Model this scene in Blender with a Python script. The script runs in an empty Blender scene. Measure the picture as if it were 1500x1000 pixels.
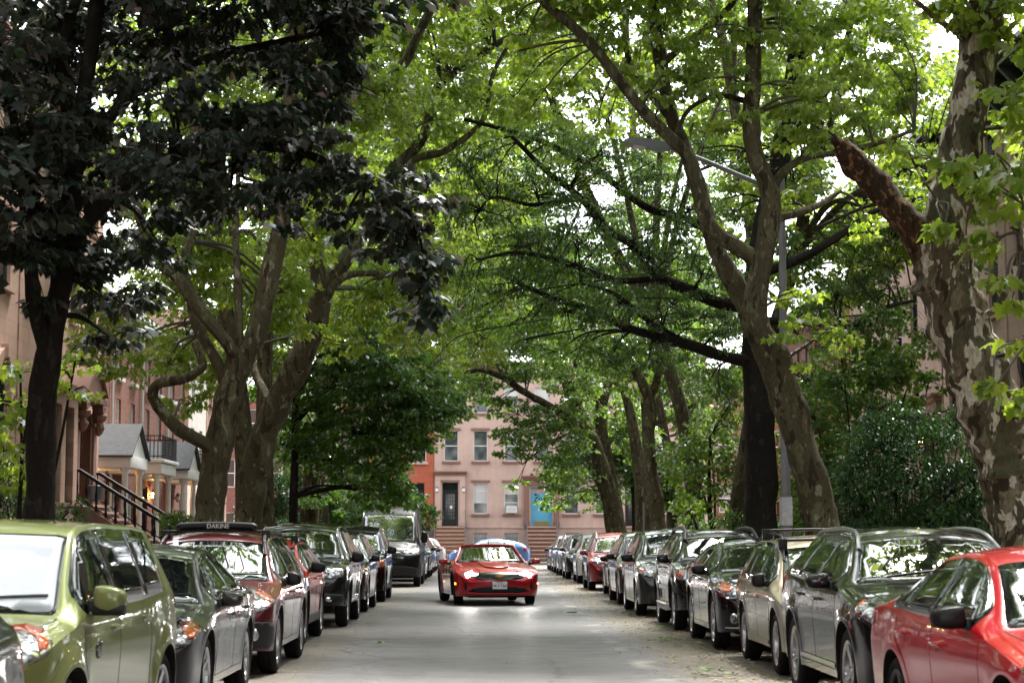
import bpy, bmesh, math, random
import numpy as np
from mathutils import Vector, Matrix, Euler
from mathutils.bvhtree import BVHTree
from mathutils.geometry import delaunay_2d_cdt

R = math.radians
SC = bpy.context.scene
COL = SC.collection
random.seed(11)
RNG = np.random.default_rng(5)

# ------------------------------------------------------------------ objects
def tag(o, label=None, cat=None, group=None, kind=None):
    if label: o['label'] = label
    if cat: o['category'] = cat
    if group: o['group'] = group
    if kind: o['kind'] = kind
    return o

def empty(name, loc=(0, 0, 0), rz=0, label=None, cat=None, group=None):
    o = bpy.data.objects.new(name, None)
    COL.objects.link(o)
    o.location = loc
    o.rotation_euler = (0, 0, rz)
    o.empty_display_size = 0.2
    return tag(o, label, cat, group)

def link(name, me, mat=None, parent=None):
    o = bpy.data.objects.new(name, me)
    COL.objects.link(o)
    if parent is not None: o.parent = parent
    if mat is not None and len(me.materials) == 0: me.materials.append(mat)
    return o

def mesh_np(name, V, faces, mat=None, parent=None, smooth=False, attr=None):
    me = bpy.data.meshes.new(name)
    me.from_pydata([tuple(v) for v in V], [], faces)
    if smooth: me.polygons.foreach_set('use_smooth', [True] * len(me.polygons))
    me.update()
    return link(name, me, mat, parent)

class MB:
    """collects simple solids, then links them as one mesh"""
    def __init__(s): s.v = []; s.f = []; s.m = []; s.cur = 0
    def add(s, vs, fs):
        n = len(s.v); s.v += [tuple(v) for v in vs]
        s.f += [tuple(i + n for i in f) for f in fs]; s.m += [s.cur] * len(fs)
    def box(s, x0, x1, y0, y1, z0, z1):
        if x0 > x1: x0, x1 = x1, x0
        if y0 > y1: y0, y1 = y1, y0
        if z0 > z1: z0, z1 = z1, z0
        vs = [(x0,y0,z0),(x1,y0,z0),(x1,y1,z0),(x0,y1,z0),(x0,y0,z1),(x1,y0,z1),(x1,y1,z1),(x0,y1,z1)]
        s.add(vs, [(0,3,2,1),(4,5,6,7),(0,1,5,4),(1,2,6,5),(2,3,7,6),(3,0,4,7)])
    def bbox(s, x0, x1, y0, y1, z0, z1, b=0.01):
        """box with chamfered edges"""
        bm = bmesh.new()
        bmesh.ops.create_cube(bm, size=1)
        for v in bm.verts:
            v.co = Vector(((x0+x1)/2 + v.co.x*abs(x1-x0), (y0+y1)/2 + v.co.y*abs(y1-y0), (z0+z1)/2 + v.co.z*abs(z1-z0)))
        bmesh.ops.bevel(bm, geom=list(bm.edges), offset=b, segments=2, affect='EDGES', profile=0.6)
        bm.verts.index_update()
        s.add([v.co[:] for v in bm.verts], [tuple(v.index for v in f.verts) for f in bm.faces]); bm.free()
    def bar(s, a, b, w, h=None):
        """rectangular bar from a to b"""
        a = Vector(a); b = Vector(b); h = h or w
        d = (b-a).normalized()
        up = Vector((0,0,1)) if abs(d.z) < 0.95 else Vector((0,1,0))
        sx = d.cross(up).normalized()*w/2; sy = d.cross(sx).normalized()*h/2
        vs = [a-sx-sy, a+sx-sy, a+sx+sy, a-sx+sy, b-sx-sy, b+sx-sy, b+sx+sy, b-sx+sy]
        s.add(vs, [(0,1,2,3),(7,6,5,4),(0,4,5,1),(1,5,6,2),(2,6,7,3),(3,7,4,0)])
    def tube(s, pts, rad, n=8, caps=True):
        V, F = tube_geo(pts, rad, n, caps)
        s.add(V, F)
    def prism(s, poly, y0, y1, axis='y'):
        """extrude an (a,b) outline; axis y: (x,z) outline, axis x: (y,z), axis z: (x,y)"""
        n = len(poly)
        def P(p, t):
            return {'y': (p[0], t, p[1]), 'x': (t, p[0], p[1]), 'z': (p[0], p[1], t)}[axis]
        vs = [P(p, y0) for p in poly] + [P(p, y1) for p in poly]
        fs = [tuple(range(n)), tuple(range(2*n-1, n-1, -1))]
        for i in range(n): fs.append((i, (i+1) % n + 0, (i+1) % n + n, i+n)[::-1])
        s.add(vs, fs)
    def lathe(s, prof, c=(0,0,0), n=16, axis='z'):
        vs = []; fs = []
        for r, h in prof:
            for k in range(n):
                a = 2*math.pi*k/n
                p = (r*math.cos(a), r*math.sin(a), h)
                if axis == 'x': p = (h, r*math.cos(a), r*math.sin(a))
                if axis == 'y': p = (r*math.cos(a), h, r*math.sin(a))
                vs.append((p[0]+c[0], p[1]+c[1], p[2]+c[2]))
        m = len(prof)
        for i in range(m-1):
            for k in range(n):
                fs.append((i*n+k, i*n+(k+1)%n, (i+1)*n+(k+1)%n, (i+1)*n+k))
        if prof[0][0] > 1e-4: fs.append(tuple(range(n))[::-1])
        if prof[-1][0] > 1e-4: fs.append(tuple((m-1)*n+k for k in range(n)))
        s.add(vs, fs)
    def build(s, name, mat, parent=None, smooth=False, mats=None):
        me = bpy.data.meshes.new(name)
        me.from_pydata(s.v, [], s.f)
        if mats:
            for m_ in mats: me.materials.append(m_)
            me.polygons.foreach_set('material_index', s.m)
        bm = bmesh.new(); bm.from_mesh(me)
        bmesh.ops.recalc_face_normals(bm, faces=bm.faces)
        bm.to_mesh(me); bm.free()
        if smooth:
            me.polygons.foreach_set('use_smooth', [True]*len(me.polygons))
            try: me.set_sharp_from_angle(angle=R(38))
            except Exception: pass
        me.update()
        return link(name, me, mat, parent)

def catmull(pts, sub=6):
    P = [np.array(p, float) for p in pts]
    if len(P) < 3: 
        return [P[0] + (P[-1]-P[0])*t for t in np.linspace(0, 1, sub+1)]
    P = [2*P[0]-P[1]] + P + [2*P[-1]-P[-2]]
    out = []
    for i in range(1, len(P)-2):
        for k in range(sub):
            t = k/sub
            out.append(0.5*((2*P[i]) + (-P[i-1]+P[i+1])*t + (2*P[i-1]-5*P[i]+4*P[i+1]-P[i+2])*t*t + (-P[i-1]+3*P[i]-3*P[i+1]+P[i+2])*t**3))
    out.append(P[-2])
    return out

def tube_geo(pts, rad, n=8, caps=True):
    P = [Vector(p) for p in pts]
    m = len(P)
    if not hasattr(rad, '__len__'): rad = [rad]*m
    V = []; F = []
    t0 = (P[1]-P[0]).normalized()
    up = Vector((0,0,1)) if abs(t0.z) < 0.9 else Vector((1,0,0))
    nx = t0.cross(up).normalized()
    for i in range(m):
        t = (P[min(i+1,m-1)]-P[max(i-1,0)])
        if t.length < 1e-9: t = t0.copy()
        t.normalize()
        nx = (nx - t*nx.dot(t))
        if nx.length < 1e-6: nx = t.orthogonal()
        nx.normalize()
        ny = t.cross(nx)
        for k in range(n):
            a = 2*math.pi*k/n
            V.append(P[i] + (nx*math.cos(a) + ny*math.sin(a))*rad[i])
        if i:
            for k in range(n):
                F.append(((i-1)*n+k, (i-1)*n+(k+1)%n, i*n+(k+1)%n, i*n+k))
    if caps:
        F.append(tuple(range(n))[::-1]); F.append(tuple((m-1)*n+k for k in range(n)))
    return V, F

def text_mesh(body, size, mat, parent, loc, offset=0.0):
    c = bpy.data.curves.new('lettering', 'FONT'); c.body = body; c.size = size; c.align_x = 'CENTER'; c.align_y = 'CENTER'
    c.extrude = 0.001; c.offset = offset; c.resolution_u = 3
    t = bpy.data.objects.new('lettering_curve', c); COL.objects.link(t)
    dg = bpy.context.evaluated_depsgraph_get(); dg.update()
    me = bpy.data.meshes.new_from_object(t.evaluated_get(dg)); bpy.data.objects.remove(t); me.materials.clear()
    o = link('lettering', me, mat, parent); o.location = loc; o.rotation_euler = (R(90), 0, 0)
    return o

# ------------------------------------------------------------------ materials
class NT:
    def __init__(s, name):
        s.m = bpy.data.materials.new(name); s.m.use_nodes = True
        s.t = s.m.node_tree; s.t.nodes.clear()
        s.out = s.t.nodes.new('ShaderNodeOutputMaterial')
    def n(s, typ, **kw):
        nd = s.t.nodes.new('ShaderNode'+typ)
        for k, v in kw.items():
            if k.startswith('i_'):
                nd.inputs[k[2:].replace('_', ' ')].default_value = v
            else: setattr(nd, k, v)
        return nd
    def l(s, a, b): s.t.links.new(a, b)
    def bsdf(s, **kw):
        b = s.n('BsdfPrincipled'); s.b = b
        for k, v in kw.items(): b.inputs[k.replace('_', ' ')].default_value = v
        s.l(b.outputs[0], s.out.inputs[0]); return b
    def coord(s, scale=(1,1,1), which='Object', rot=(0,0,0)):
        if which == 'World':
            g = s.n('NewGeometry').outputs['Position']
        else:
            g = s.n('TexCoord').outputs[which]
        mp = s.n('Mapping'); mp.inputs['Scale'].default_value = scale; mp.inputs['Rotation'].default_value = rot
        s.l(g, mp.inputs[0]); return mp.outputs[0]
    def noise(s, co, scale, detail=4, rough=0.6, dist=0):
        nd = s.n('TexNoise'); nd.inputs['Scale'].default_value = scale; nd.inputs['Detail'].default_value = detail
        nd.inputs['Roughness'].default_value = rough; nd.inputs['Distortion'].default_value = dist
        if co: s.l(co, nd.inputs['Vector'])
        return nd.outputs['Fac']
    def ramp(s, fac, stops, interp='LINEAR'):
        r = s.n('ValToRGB'); r.color_ramp.interpolation = interp
        e = r.color_ramp.elements
        while len(e) < len(stops): e.new(0.5)
        for i, (p, c) in enumerate(stops):
            e[i].position = p
            e[i].color = (c, c, c, 1) if not hasattr(c, '__len__') else (*c[:3], 1)
        s.l(fac, r.inputs[0]); return r.outputs[0]
    def mix(s, fac, a, b, mode='MIX'):
        m = s.n('Mix'); m.data_type = 'RGBA'; m.blend_type = mode
        for inp, v in ((m.inputs[0], fac), (m.inputs[6], a), (m.inputs[7], b)):
            if hasattr(v, 'is_linked') or hasattr(v, 'links'): s.l(v, inp)
            elif hasattr(v, '__len__'): inp.default_value = (*v[:3], 1)
            else: inp.default_value = v
        return m.outputs[2]
    def bump(s, h, strength=0.3, dist=0.02, prev=None):
        b = s.n('Bump'); b.inputs['Strength'].default_value = strength; b.inputs['Distance'].default_value = dist
        s.l(h, b.inputs['Height'])
        if prev is not None: s.l(prev, b.inputs['Normal'])
        return b.outputs[0]

_mc = {}
def simple(name, col, rough=0.5, metal=0.0, var=0.0, vscale=3.0, bump=0.0, bscale=40, spec=0.5, coat=0, emit=0, which='Object'):
    if name in _mc: return _mc[name]
    t = NT(name)
    b = t.bsdf(Roughness=rough, Metallic=metal)
    b.inputs['Base Color'].default_value = (*col, 1)
    b.inputs['Specular IOR Level'].default_value = spec
    b.inputs['Coat Weight'].default_value = coat
    b.inputs['Coat Roughness'].default_value = 0.04
    if emit:
        b.inputs['Emission Color'].default_value = (*col, 1); b.inputs['Emission Strength'].default_value = emit
    if var or bump:
        co = t.coord(which=which)
    if var:
        f = t.noise(co, vscale, 5, 0.65)
        c = t.ramp(f, [(0.3, [x*(1-var) for x in col]), (0.7, [min(1, x*(1+var)) for x in col])])
        t.l(c, b.inputs['Base Color'])
    if bump:
        t.l(t.bump(t.noise(co, bscale, 4, 0.6), bump, 0.01), b.inputs['Normal'])
    _mc[name] = t.m
    return t.m

# ------------------------------------------------------------------ camera
FPX = 2800.0
CAMH = 1.5
PITCH = math.atan(288/FPX)
YAW = math.atan(38/FPX)
cam_d = bpy.data.cameras.new('camera')
cam = bpy.data.objects.new('camera', cam_d); COL.objects.link(cam)
cam.location = (0, 0, CAMH)
cam.rotation_euler = (R(90)+PITCH, 0, -YAW)
cam_d.sensor_width = 36; cam_d.lens = FPX/1500*36
cam_d.clip_start = 0.3; cam_d.clip_end = 3000
cam_d.dof.use_dof = True; cam_d.dof.focus_distance = 44; cam_d.dof.aperture_fstop = 4.5
SC.camera = cam
_rot = Euler((R(90)+PITCH, 0, -YAW)).to_matrix()
def U(px, py, Y):
    """world point seen at photo pixel (px,py), at street distance Y"""
    d = _rot @ Vector(((px-750)/FPX, (500-py)/FPX, -1))
    t = Y/d.y
    return Vector((d.x*t, Y, CAMH + d.z*t))
# ------------------------------------------------------------------ world and sun
SUN_EL, SUN_AZ = R(60), R(22)
w = bpy.data.worlds.new('World'); SC.world = w; w.use_nodes = True
nt = w.node_tree; nt.nodes.clear()
sky = nt.nodes.new('ShaderNodeTexSky'); sky.sky_type = 'NISHITA'; sky.sun_disc = False
sky.sun_elevation = SUN_EL; sky.sun_rotation = SUN_AZ
sky.air_density = 1.0; sky.dust_density = 1.0; sky.ozone_density = 1.0
hs = nt.nodes.new('ShaderNodeHueSaturation'); hs.inputs['Saturation'].default_value = 0.16
tc = nt.nodes.new('ShaderNodeTexCoord')
nz = nt.nodes.new('ShaderNodeTexNoise'); nz.inputs['Scale'].default_value = 2.2; nz.inputs['Detail'].default_value = 6
rp = nt.nodes.new('ShaderNodeValToRGB'); rp.color_ramp.elements[0].position = 0.3; rp.color_ramp.elements[0].color = (0.8, 0.8, 0.84, 1)
rp.color_ramp.elements[1].position = 0.65; rp.color_ramp.elements[1].color = (1.1, 1.1, 1.1, 1)
mx = nt.nodes.new('ShaderNodeMix'); mx.data_type = 'RGBA'; mx.blend_type = 'MULTIPLY'; mx.inputs[0].default_value = 1
bg = nt.nodes.new('ShaderNodeBackground'); bg.inputs[1].default_value = SKY_STRENGTH = 0.15
wo = nt.nodes.new('ShaderNodeOutputWorld')
nt.links.new(sky.outputs[0], hs.inputs['Color']); nt.links.new(tc.outputs['Generated'], nz.inputs[0]); nt.links.new(nz.outputs['Fac'], rp.inputs[0])
nt.links.new(hs.outputs[0], mx.inputs[6]); nt.links.new(rp.outputs[0], mx.inputs[7])
nt.links.new(mx.outputs[2], bg.inputs[0]); nt.links.new(bg.outputs[0], wo.inputs[0])
sd = bpy.data.lights.new('sun', 'SUN'); sd.energy = 2.0; sd.angle = R(14); sd.color = (1, 0.96, 0.9)
so = bpy.data.objects.new('sun', sd); COL.objects.link(so)
# sky rotation is measured from +Y clockwise seen from above
_dir = Vector((math.sin(SUN_AZ)*math.cos(SUN_EL), math.cos(SUN_AZ)*math.cos(SUN_EL), math.sin(SUN_EL)))
so.rotation_euler = _dir.to_track_quat('Z', 'Y').to_euler()
so.location = (0, 0, 60)
vs = SC.view_settings
vs.view_transform = 'Standard'; vs.look = 'None'; vs.gamma = 1; vs.exposure = 2.7; vs.use_curve_mapping = False
cy = SC.cycles
cy.max_bounces = 7; cy.diffuse_bounces = 4; cy.glossy_bounces = 4; cy.transmission_bounces = 6; cy.transparent_max_bounces = 12
cy.caustics_reflective = False; cy.caustics_refractive = False
cy.use_denoising = True
cy.sample_clamp_indirect = 6
# ------------------------------------------------------------------ car materials
def paint(name, col, metal=0.35, rough=0.32, coat=1.0, dirt=0.12):
    t = NT(name)
    b = t.bsdf(Roughness=rough, Metallic=metal)
    b.inputs['Specular IOR Level'].default_value = 0.12; b.inputs['Coat IOR'].default_value = 1.45
    b.inputs['Coat Weight'].default_value = coat; b.inputs['Coat Roughness'].default_value = 0.045
    co = t.coord()
    f = t.noise(co, 1.7, 5, 0.7)
    c = t.ramp(f, [(0.35, col), (0.75, [x*(1-dirt)+0.02*dirt for x in col])])
    # road film low on the body: a coating with its own colour, thicker towards the sills
    sp = t.n('SeparateXYZ'); t.l(t.n('TexCoord').outputs['Object'], sp.inputs[0])
    mr = t.n('MapRange'); mr.inputs[1].default_value = 0.2; mr.inputs[2].default_value = 0.6; mr.inputs[3].default_value = 0.10; mr.inputs[4].default_value = 0.0
    t.l(sp.outputs[2], mr.inputs[0])
    mm = t.n('Math', operation='MULTIPLY'); t.l(mr.outputs[0], mm.inputs[0]); t.l(t.noise(co, 9, 4), mm.inputs[1])
    c = t.mix(mm.outputs[0], c, (0.16, 0.15, 0.13))
    t.l(c, b.inputs['Base Color'])
    r = t.ramp(t.noise(co, 6, 6, 0.7), [(0.4, 0.015), (0.75, 0.05)])
    t.l(r, b.inputs['Coat Roughness'])
    t.l(t.bump(t.noise(co, 2.3, 2, 0.5), 0.06, 0.05), b.inputs['Coat Normal'])
    return t.m

M_glass = NT('car glass'); _b = M_glass.bsdf(Roughness=0.03, Metallic=0.0)
_co = M_glass.coord()
_b.inputs['Specular IOR Level'].default_value = 0.9; _b.inputs['IOR'].default_value = 1.62
M_glass.l(M_glass.ramp(M_glass.noise(_co, 1.3, 3), [(0.4, (0.006, 0.009, 0.008)), (0.7, (0.022, 0.03, 0.027))]), _b.inputs['Base Color'])
M_glass.l(M_glass.ramp(M_glass.noise(_co, 5, 5), [(0.45, 0.02), (0.8, 0.09)]), _b.inputs['Roughness'])
M_glass = M_glass.m
M_shield = NT('windshield glass'); _b = M_shield.bsdf(Roughness=0.02)
_b.inputs['Specular IOR Level'].default_value = 1.0; _b.inputs['IOR'].default_value = 2.0
_co = M_shield.coord()
M_shield.l(M_shield.ramp(M_shield.noise(_co, 1.1, 3), [(0.4, (0.004, 0.006, 0.006)), (0.7, (0.02, 0.027, 0.026))]), _b.inputs['Base Color'])
M_shield.l(M_shield.bump(M_shield.noise(_co, 1.5, 1), 0.04, 0.05), _b.inputs['Normal'])
M_shield = M_shield.m
M_sunshade = simple('sunshade behind glass', (0.50, 0.54, 0.60), 0.35, coat=1.0, var=0.12, vscale=2)
M_black = simple('black plastic', (0.007, 0.007, 0.008), 0.4, var=0.3, vscale=6, spec=.3)
M_trim = simple('gloss black trim', (0.008, 0.008, 0.009), 0.15, coat=0.6)
M_clad = simple('grey cladding', (0.014, 0.015, 0.016), 0.5, spec=.35, var=0.25, vscale=5, bump=0.15, bscale=300)
M_rubber = simple('tyre rubber', (0.010, 0.010, 0.010), 0.8, spec=.25, var=0.35, vscale=8, bump=0.2, bscale=60)
M_alloy = simple('alloy wheel', (0.50, 0.50, 0.51), 0.28, metal=0.9, var=0.25, vscale=10)
M_alloyd = simple('dark alloy wheel', (0.06, 0.06, 0.065), 0.35, metal=0.7, var=0.2, vscale=10)
M_chrome = simple('chrome', (0.75, 0.75, 0.76), 0.1, metal=1.0)
M_seam = simple('panel gap', (0.004, 0.004, 0.004), 0.9)
M_amber = simple('amber lens', (0.55, 0.10, 0.01), 0.12, coat=1)
M_tail = simple('red tail lens', (0.35, 0.01, 0.012), 0.1, coat=1)
M_under = simple('underbody', (0.008, 0.008, 0.008), 0.95)
M_lens = NT('headlight lens'); _b = M_lens.bsdf(Roughness=0.14, Metallic=0.55)
_b.inputs['Coat Weight'].default_value = 1; _b.inputs['Coat Roughness'].default_value = 0.02
_co = M_lens.coord()
_v = M_lens.n('TexVoronoi'); _v.inputs['Scale'].default_value = 22; M_lens.l(_co, _v.inputs[0])
M_lens.l(M_lens.ramp(_v.outputs['Distance'], [(0.0, (0.75, 0.76, 0.78)), (0.45, (0.45, 0.46, 0.48)), (0.8, (0.12, 0.12, 0.13))]), _b.inputs['Base Color'])
M_lens.l(M_lens.bump(_v.outputs['Distance'], 0.5, 0.02), _b.inputs['Normal']); M_lens = M_lens.m
M_bulb = simple('projector lens', (0.25, 0.27, 0.3), 0.05, metal=0.8, coat=1)
M_lamp_on = simple('lit headlamp', (1.0, 0.98, 0.93), 0.2, emit=60)
M_lamp_dim = simple('lit running lamp', (1.0, 0.97, 0.9), 0.2, emit=7)
M_platew = simple('number plate', (0.72, 0.72, 0.70), 0.4, var=0.06)
M_plateo = simple('orange number plate', (0.78, 0.28, 0.02), 0.4, var=0.06)
M_navy = simple('plate lettering', (0.02, 0.03, 0.09), 0.5)
M_gold = simple('gold emblem', (0.72, 0.48, 0.10), 0.25, metal=0.8)
M_white = simple('white plastic', (0.75, 0.75, 0.75), 0.4)

# ------------------------------------------------------------------ wheels
_wheel_cache = {}
def tyre_mesh(r, rim_r, w):
    k = ('t', round(r, 3), round(rim_r, 3), round(w, 3))
    if k in _wheel_cache: return _wheel_cache[k]
    m = MB()
    h = w/2
    prof = [(rim_r-0.012, -h*0.80), (rim_r+0.01, -h*0.86), (rim_r+(r-rim_r)*0.45, -h*1.0), (r-0.03, -h*0.93), (r-0.010, -h*0.80), (r-0.001, -h*0.6), (r, -h*0.32),
            (r-0.010, -h*0.30), (r-0.010, -h*0.26), (r, -h*0.24), (r, h*0.24), (r-0.01, h*0.26), (r-0.01, h*0.30), (r, h*0.32), (r-0.001, h*0.6), (r-0.010, h*0.80),
            (r-0.03, h*0.93), (rim_r+(r-rim_r)*0.45, h*1.0), (rim_r+0.01, h*0.86), (rim_r-0.012, h*0.80)]
    vs = []; fs = []; n = 40
    for rr, hh in prof:
        for a in range(n):
            t = 2*math.pi*a/n; vs.append((hh, rr*math.cos(t), rr*math.sin(t)))
    for i in range(len(prof)-1):
        for a in range(n): fs.append((i*n+a, i*n+(a+1) % n, (i+1)*n+(a+1) % n, (i+1)*n+a))
    m.add(vs, fs)
    # dark inner disc
    m.lathe([(0.001, 0.0), (rim_r*0.97, 0.0), (rim_r*0.97, -0.02), (0.001, -0.02)], axis='x', n=24)
    o = m.build('wheel', M_rubber, smooth=True)
    me = o.data; bpy.data.objects.remove(o); _wheel_cache[k] = me
    return me

def rim_mesh(rim_r, w, spokes=5, mat=None, split=False, cap=False):
    k = ('r', round(rim_r, 3), spokes, mat.name, split, cap)
    if k in _wheel_cache: return _wheel_cache[k]
    m = MB(); h = w/2
    m.lathe([(rim_r-0.006, h*0.78), (rim_r+0.006, h*0.88), (rim_r-0.012, h*0.86), (rim_r-0.028, h*0.74), (rim_r-0.04, h*0.2), (rim_r-0.055, 0.012)], axis='x', n=40)
    m.f = m.f[:-1]; m.m = m.m[:-1]
    m.f = [f for f in m.f if len(f) == 4]; m.m = m.m[:len(m.f)]
    m.lathe([(0.001, h*0.66), (0.030, h*0.66), (0.034, h*0.60), (0.062, h*0.56), (0.07, h*0.40), (0.07, 0.02)], axis='x', n=20)
    ns = spokes*(2 if split else 1)
    for i in range(ns):
        a = 2*math.pi*(i//2 if split else i)/spokes + ((0.13 if i % 2 else -0.13) if split else 0)
        wi, wo = (0.022, 0.016) if ns > 7 else (0.038, 0.030)
        if cap: wi, wo = 0.03, 0.045
        pts = []
        for rr, hh, ww in ((0.05, h*0.56, wi), (rim_r*0.5, h*0.62, (wi+wo)/2), (rim_r-0.018, h*0.78, wo)):
            for sx in (-1, 1):
                for dz in (0, -0.028):
                    pts.append((hh+dz, rr*math.cos(a)-sx*ww*math.sin(a), rr*math.sin(a)+sx*ww*math.cos(a)))
        f = []
        for j in range(2):
            o = j*4
            f += [(o, o+4, o+6, o+2), (o+1, o+3, o+7, o+5), (o, o+1, o+5, o+4), (o+2, o+6, o+7, o+3)]
        m.add(pts, f)
    o = m.build('rim', mat, smooth=True)
    me = o.data; bpy.data.objects.remove(o); _wheel_cache[k] = me
    return me

# ------------------------------------------------------------------ body
def ip(tab, s):
    xs = [a for a, b in tab]; ys = [b for a, b in tab]
    return float(np.interp(s, xs, ys))

class Car:
    D = dict(L=4.7, W=1.82, H=1.45, wb=2.75, fo=0.93, wr=0.33, rocker=0.23, roofw=0.575, cowlw=0.73, nose_r=0.42, tail_r=0.3,
             bowf=0.17, bowr=0.09, lean=0.06, crown=0.055, charz=0.72, flare=0.012, hoodcrown=0.05, facia_lean=0.0, clad=0, spokes=5, split=False,
             wheelmat=None, detail=2)
    def __init__(s, **kw):
        s.p = dict(Car.D); s.p.update(kw)
        if kw.get('newH'):
            zc, H0, H1 = s.p['zcowl'], s.p['H'], kw['newH']
            s.p['top'] = [(a, z if z <= zc else zc+(z-zc)*(H1-zc)/(H0-zc)) for a, z in s.p['top']]; s.p['H'] = H1
        for k, v in s.p.items(): setattr(s, k, v)
        s.sf = s.fo; s.sr = s.fo + s.wb
        s._smooth_tabs()
    def _smooth_tabs(s):
        # top line and belt line, smoothed
        g = np.linspace(0, s.L, 400)
        def sm(tab, sig):
            v = np.interp(g, [a for a, b in tab], [b for a, b in tab])
            n = int(sig/(s.L/399)*3)+1
            kx = np.arange(-n, n+1)*(s.L/399); k = np.exp(-(kx/sig)**2/2); k /= k.sum()
            vp = np.concatenate([2*v[0]-v[1:n+1][::-1], v, 2*v[-1]-v[-n-1:-1][::-1]])
            return np.convolve(vp, k, 'valid')
        s.g = g; s.gt = sm(s.top, 0.055); s.gb = sm(s.belt, 0.12)
    def ztop(s, a): return float(np.interp(a, s.g, s.gt))
    def zbelt(s, a): return min(float(np.interp(a, s.g, s.gb)), s.ztop(a) - 0.09)
    def hw(s, a):
        w = s.W/2
        w *= 1 - 0.035*max(0, 1-a/1.0)**1.5 - 0.045*max(0, (a-(s.L-1.1))/1.1)**1.5
        for d, r in ((a, s.nose_r), (s.L-a, s.tail_r)):
            if d < r:
                t = 1-d/r; w -= r*0.62*(1-math.sqrt(max(0, 1-t*t)))
        return w
    def zbot(s, a):
        z = s.rocker
        if a < 0.35: z += 0.02*(1-a/0.35)
        if a > s.L-0.5: z += 0.10*(a-s.L+0.5)/0.5
        Ra = s.wr+0.055
        for c in (s.sf, s.sr):
            d = abs(a-c)
            if d <= Ra+1e-6: z = max(z, s.wr + math.sqrt(max(0, Ra*Ra-d*d)))
        return z
    def fx(s, z):
        # side section as a fraction of the half width
        zb = s.belt_mid
        if z < s.charz:
            t = (s.charz-z)/(s.charz-s.rocker)
            v = 1 - 0.045*t**2.2 - 0.012*math.sin(min(1, t)*math.pi)
        else:
            t = (z-s.charz)/max(0.05, zb-s.charz)
            v = 1 - 0.022*t**1.3
        return v
    def side_x(s, a, z):
        x = s.hw(a)*s.fx(z)
        Ra = s.wr+0.055
        for c in (s.sf, s.sr):
            d = math.hypot(a-c, z-s.wr)-Ra
            if -0.02 < d < 0.3: x += s.flare*math.exp(-(max(0, d)/0.09)**2)
        return x
    def E(s, a):
        """edge where the side turns into hood / windshield / roof / deck"""
        zt = s.ztop(a); zb = s.zbelt(a)
        zc = ip([(0, s.zcowl), (s.s_top, s.zcowl), (s.s_roofend, s.zdeck), (s.L, s.zdeck)], a)
        t = max(0, min(1, (zt-zc)/(s.H-zc)))
        w = s.hw(a)
        xe_h = w*0.86
        xe = xe_h*(1-t**0.85) + min(s.roofw, w*0.9)*t**0.85
        cr = s.hoodcrown*(1-t) + s.crown*t
        return xe, zt-cr-0.008, t
    NU, NT_ = 13, 10
    def section(s, a):
        w = s.hw(a); z0 = s.zbot(a); zb = s.zbelt(a)
        zb = max(zb, z0+0.02)
        pts = []
        for i in range(s.NU):
            z = z0 + (zb-z0)*i/(s.NU-1)
            pts.append((s.side_x(a, z), z))
        xb, _ = pts[-1]
        xe, ze, t = s.E(a)
        ze = max(ze, zb+0.03); zt = max(s.ztop(a), ze+0.01)
        C = [np.array((xb, zb)), np.array((xb-0.012, zb+min(0.03, (ze-zb)*0.3)))]
        Ev = np.array((xe, ze)); P = C[-1]
        d = np.linalg.norm(P-Ev)
        C.append(P + (Ev-P)*0.5 + np.array((0.012*t, 0)))
        C.append(Ev + (P-Ev)*min(0.09, 0.35*d)/d)
        C.append(Ev + np.array((0.006, 0.006)))
        tp = lambda f: np.array((xe*f, ze+(zt-ze)*(1-f*f)))
        C += [tp(0.90), tp(0.7), tp(0.45), tp(0.2), np.array((0.0, zt))]
        # quadratic b-spline through midpoints
        out = []
        n = len(C)
        for i in range(1, n-1):
            p0 = (C[i-1]+C[i])/2 if i > 1 else C[0]
            p2 = (C[i]+C[i+1])/2 if i < n-2 else C[-1]
            for k in range(4):
                u = (k+ (0 if i > 1 else 0))/4
                out.append((1-u)**2*p0 + 2*u*(1-u)*C[i] + u*u*p2)
        out.append(C[-1])
        pts += [tuple(q) for q in out[1:]]
        return pts
    def deform(s, x, a, z):
        y = a
        W = s.W/2
        f = max(0, 1-a/0.75); r = max(0, 1-(s.L-a)/0.6)
        y += f*f*(s.bowf*(x/W)**2 + s.facia_lean*(z-0.5)) + f*s.lean*((z-0.52)/0.4)**2
        y -= r*r*(s.bowr*(x/W)**2) + r*0.05*((z-0.6)/0.4)**2
        return (x, y-s.L/2, z)
    def stations(s):
        Ra = s.wr+0.055
        S = set()
        for t in np.linspace(0, 1, 10): S.add(round(s.nose_r*(1-math.cos(t*math.pi/2)), 4))
        for t in np.linspace(0, 1, 8): S.add(round(s.L-s.tail_r*(1-math.cos(t*math.pi/2)), 4))
        S |= set(np.round(np.arange(s.nose_r, s.L-s.tail_r, 0.07), 4).tolist())
        S = [a for a in S if all(abs(abs(a-c)-Ra) > 0.025 for c in (s.sf, s.sr))]
        for c in (s.sf, s.sr):
            for t in np.linspace(0, math.pi, 15): S.append(c-Ra*math.cos(t))
            S += [c-Ra-0.004, c+Ra+0.004]
        return sorted(set([min(max(0, a), s.L) for a in S]))
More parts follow.
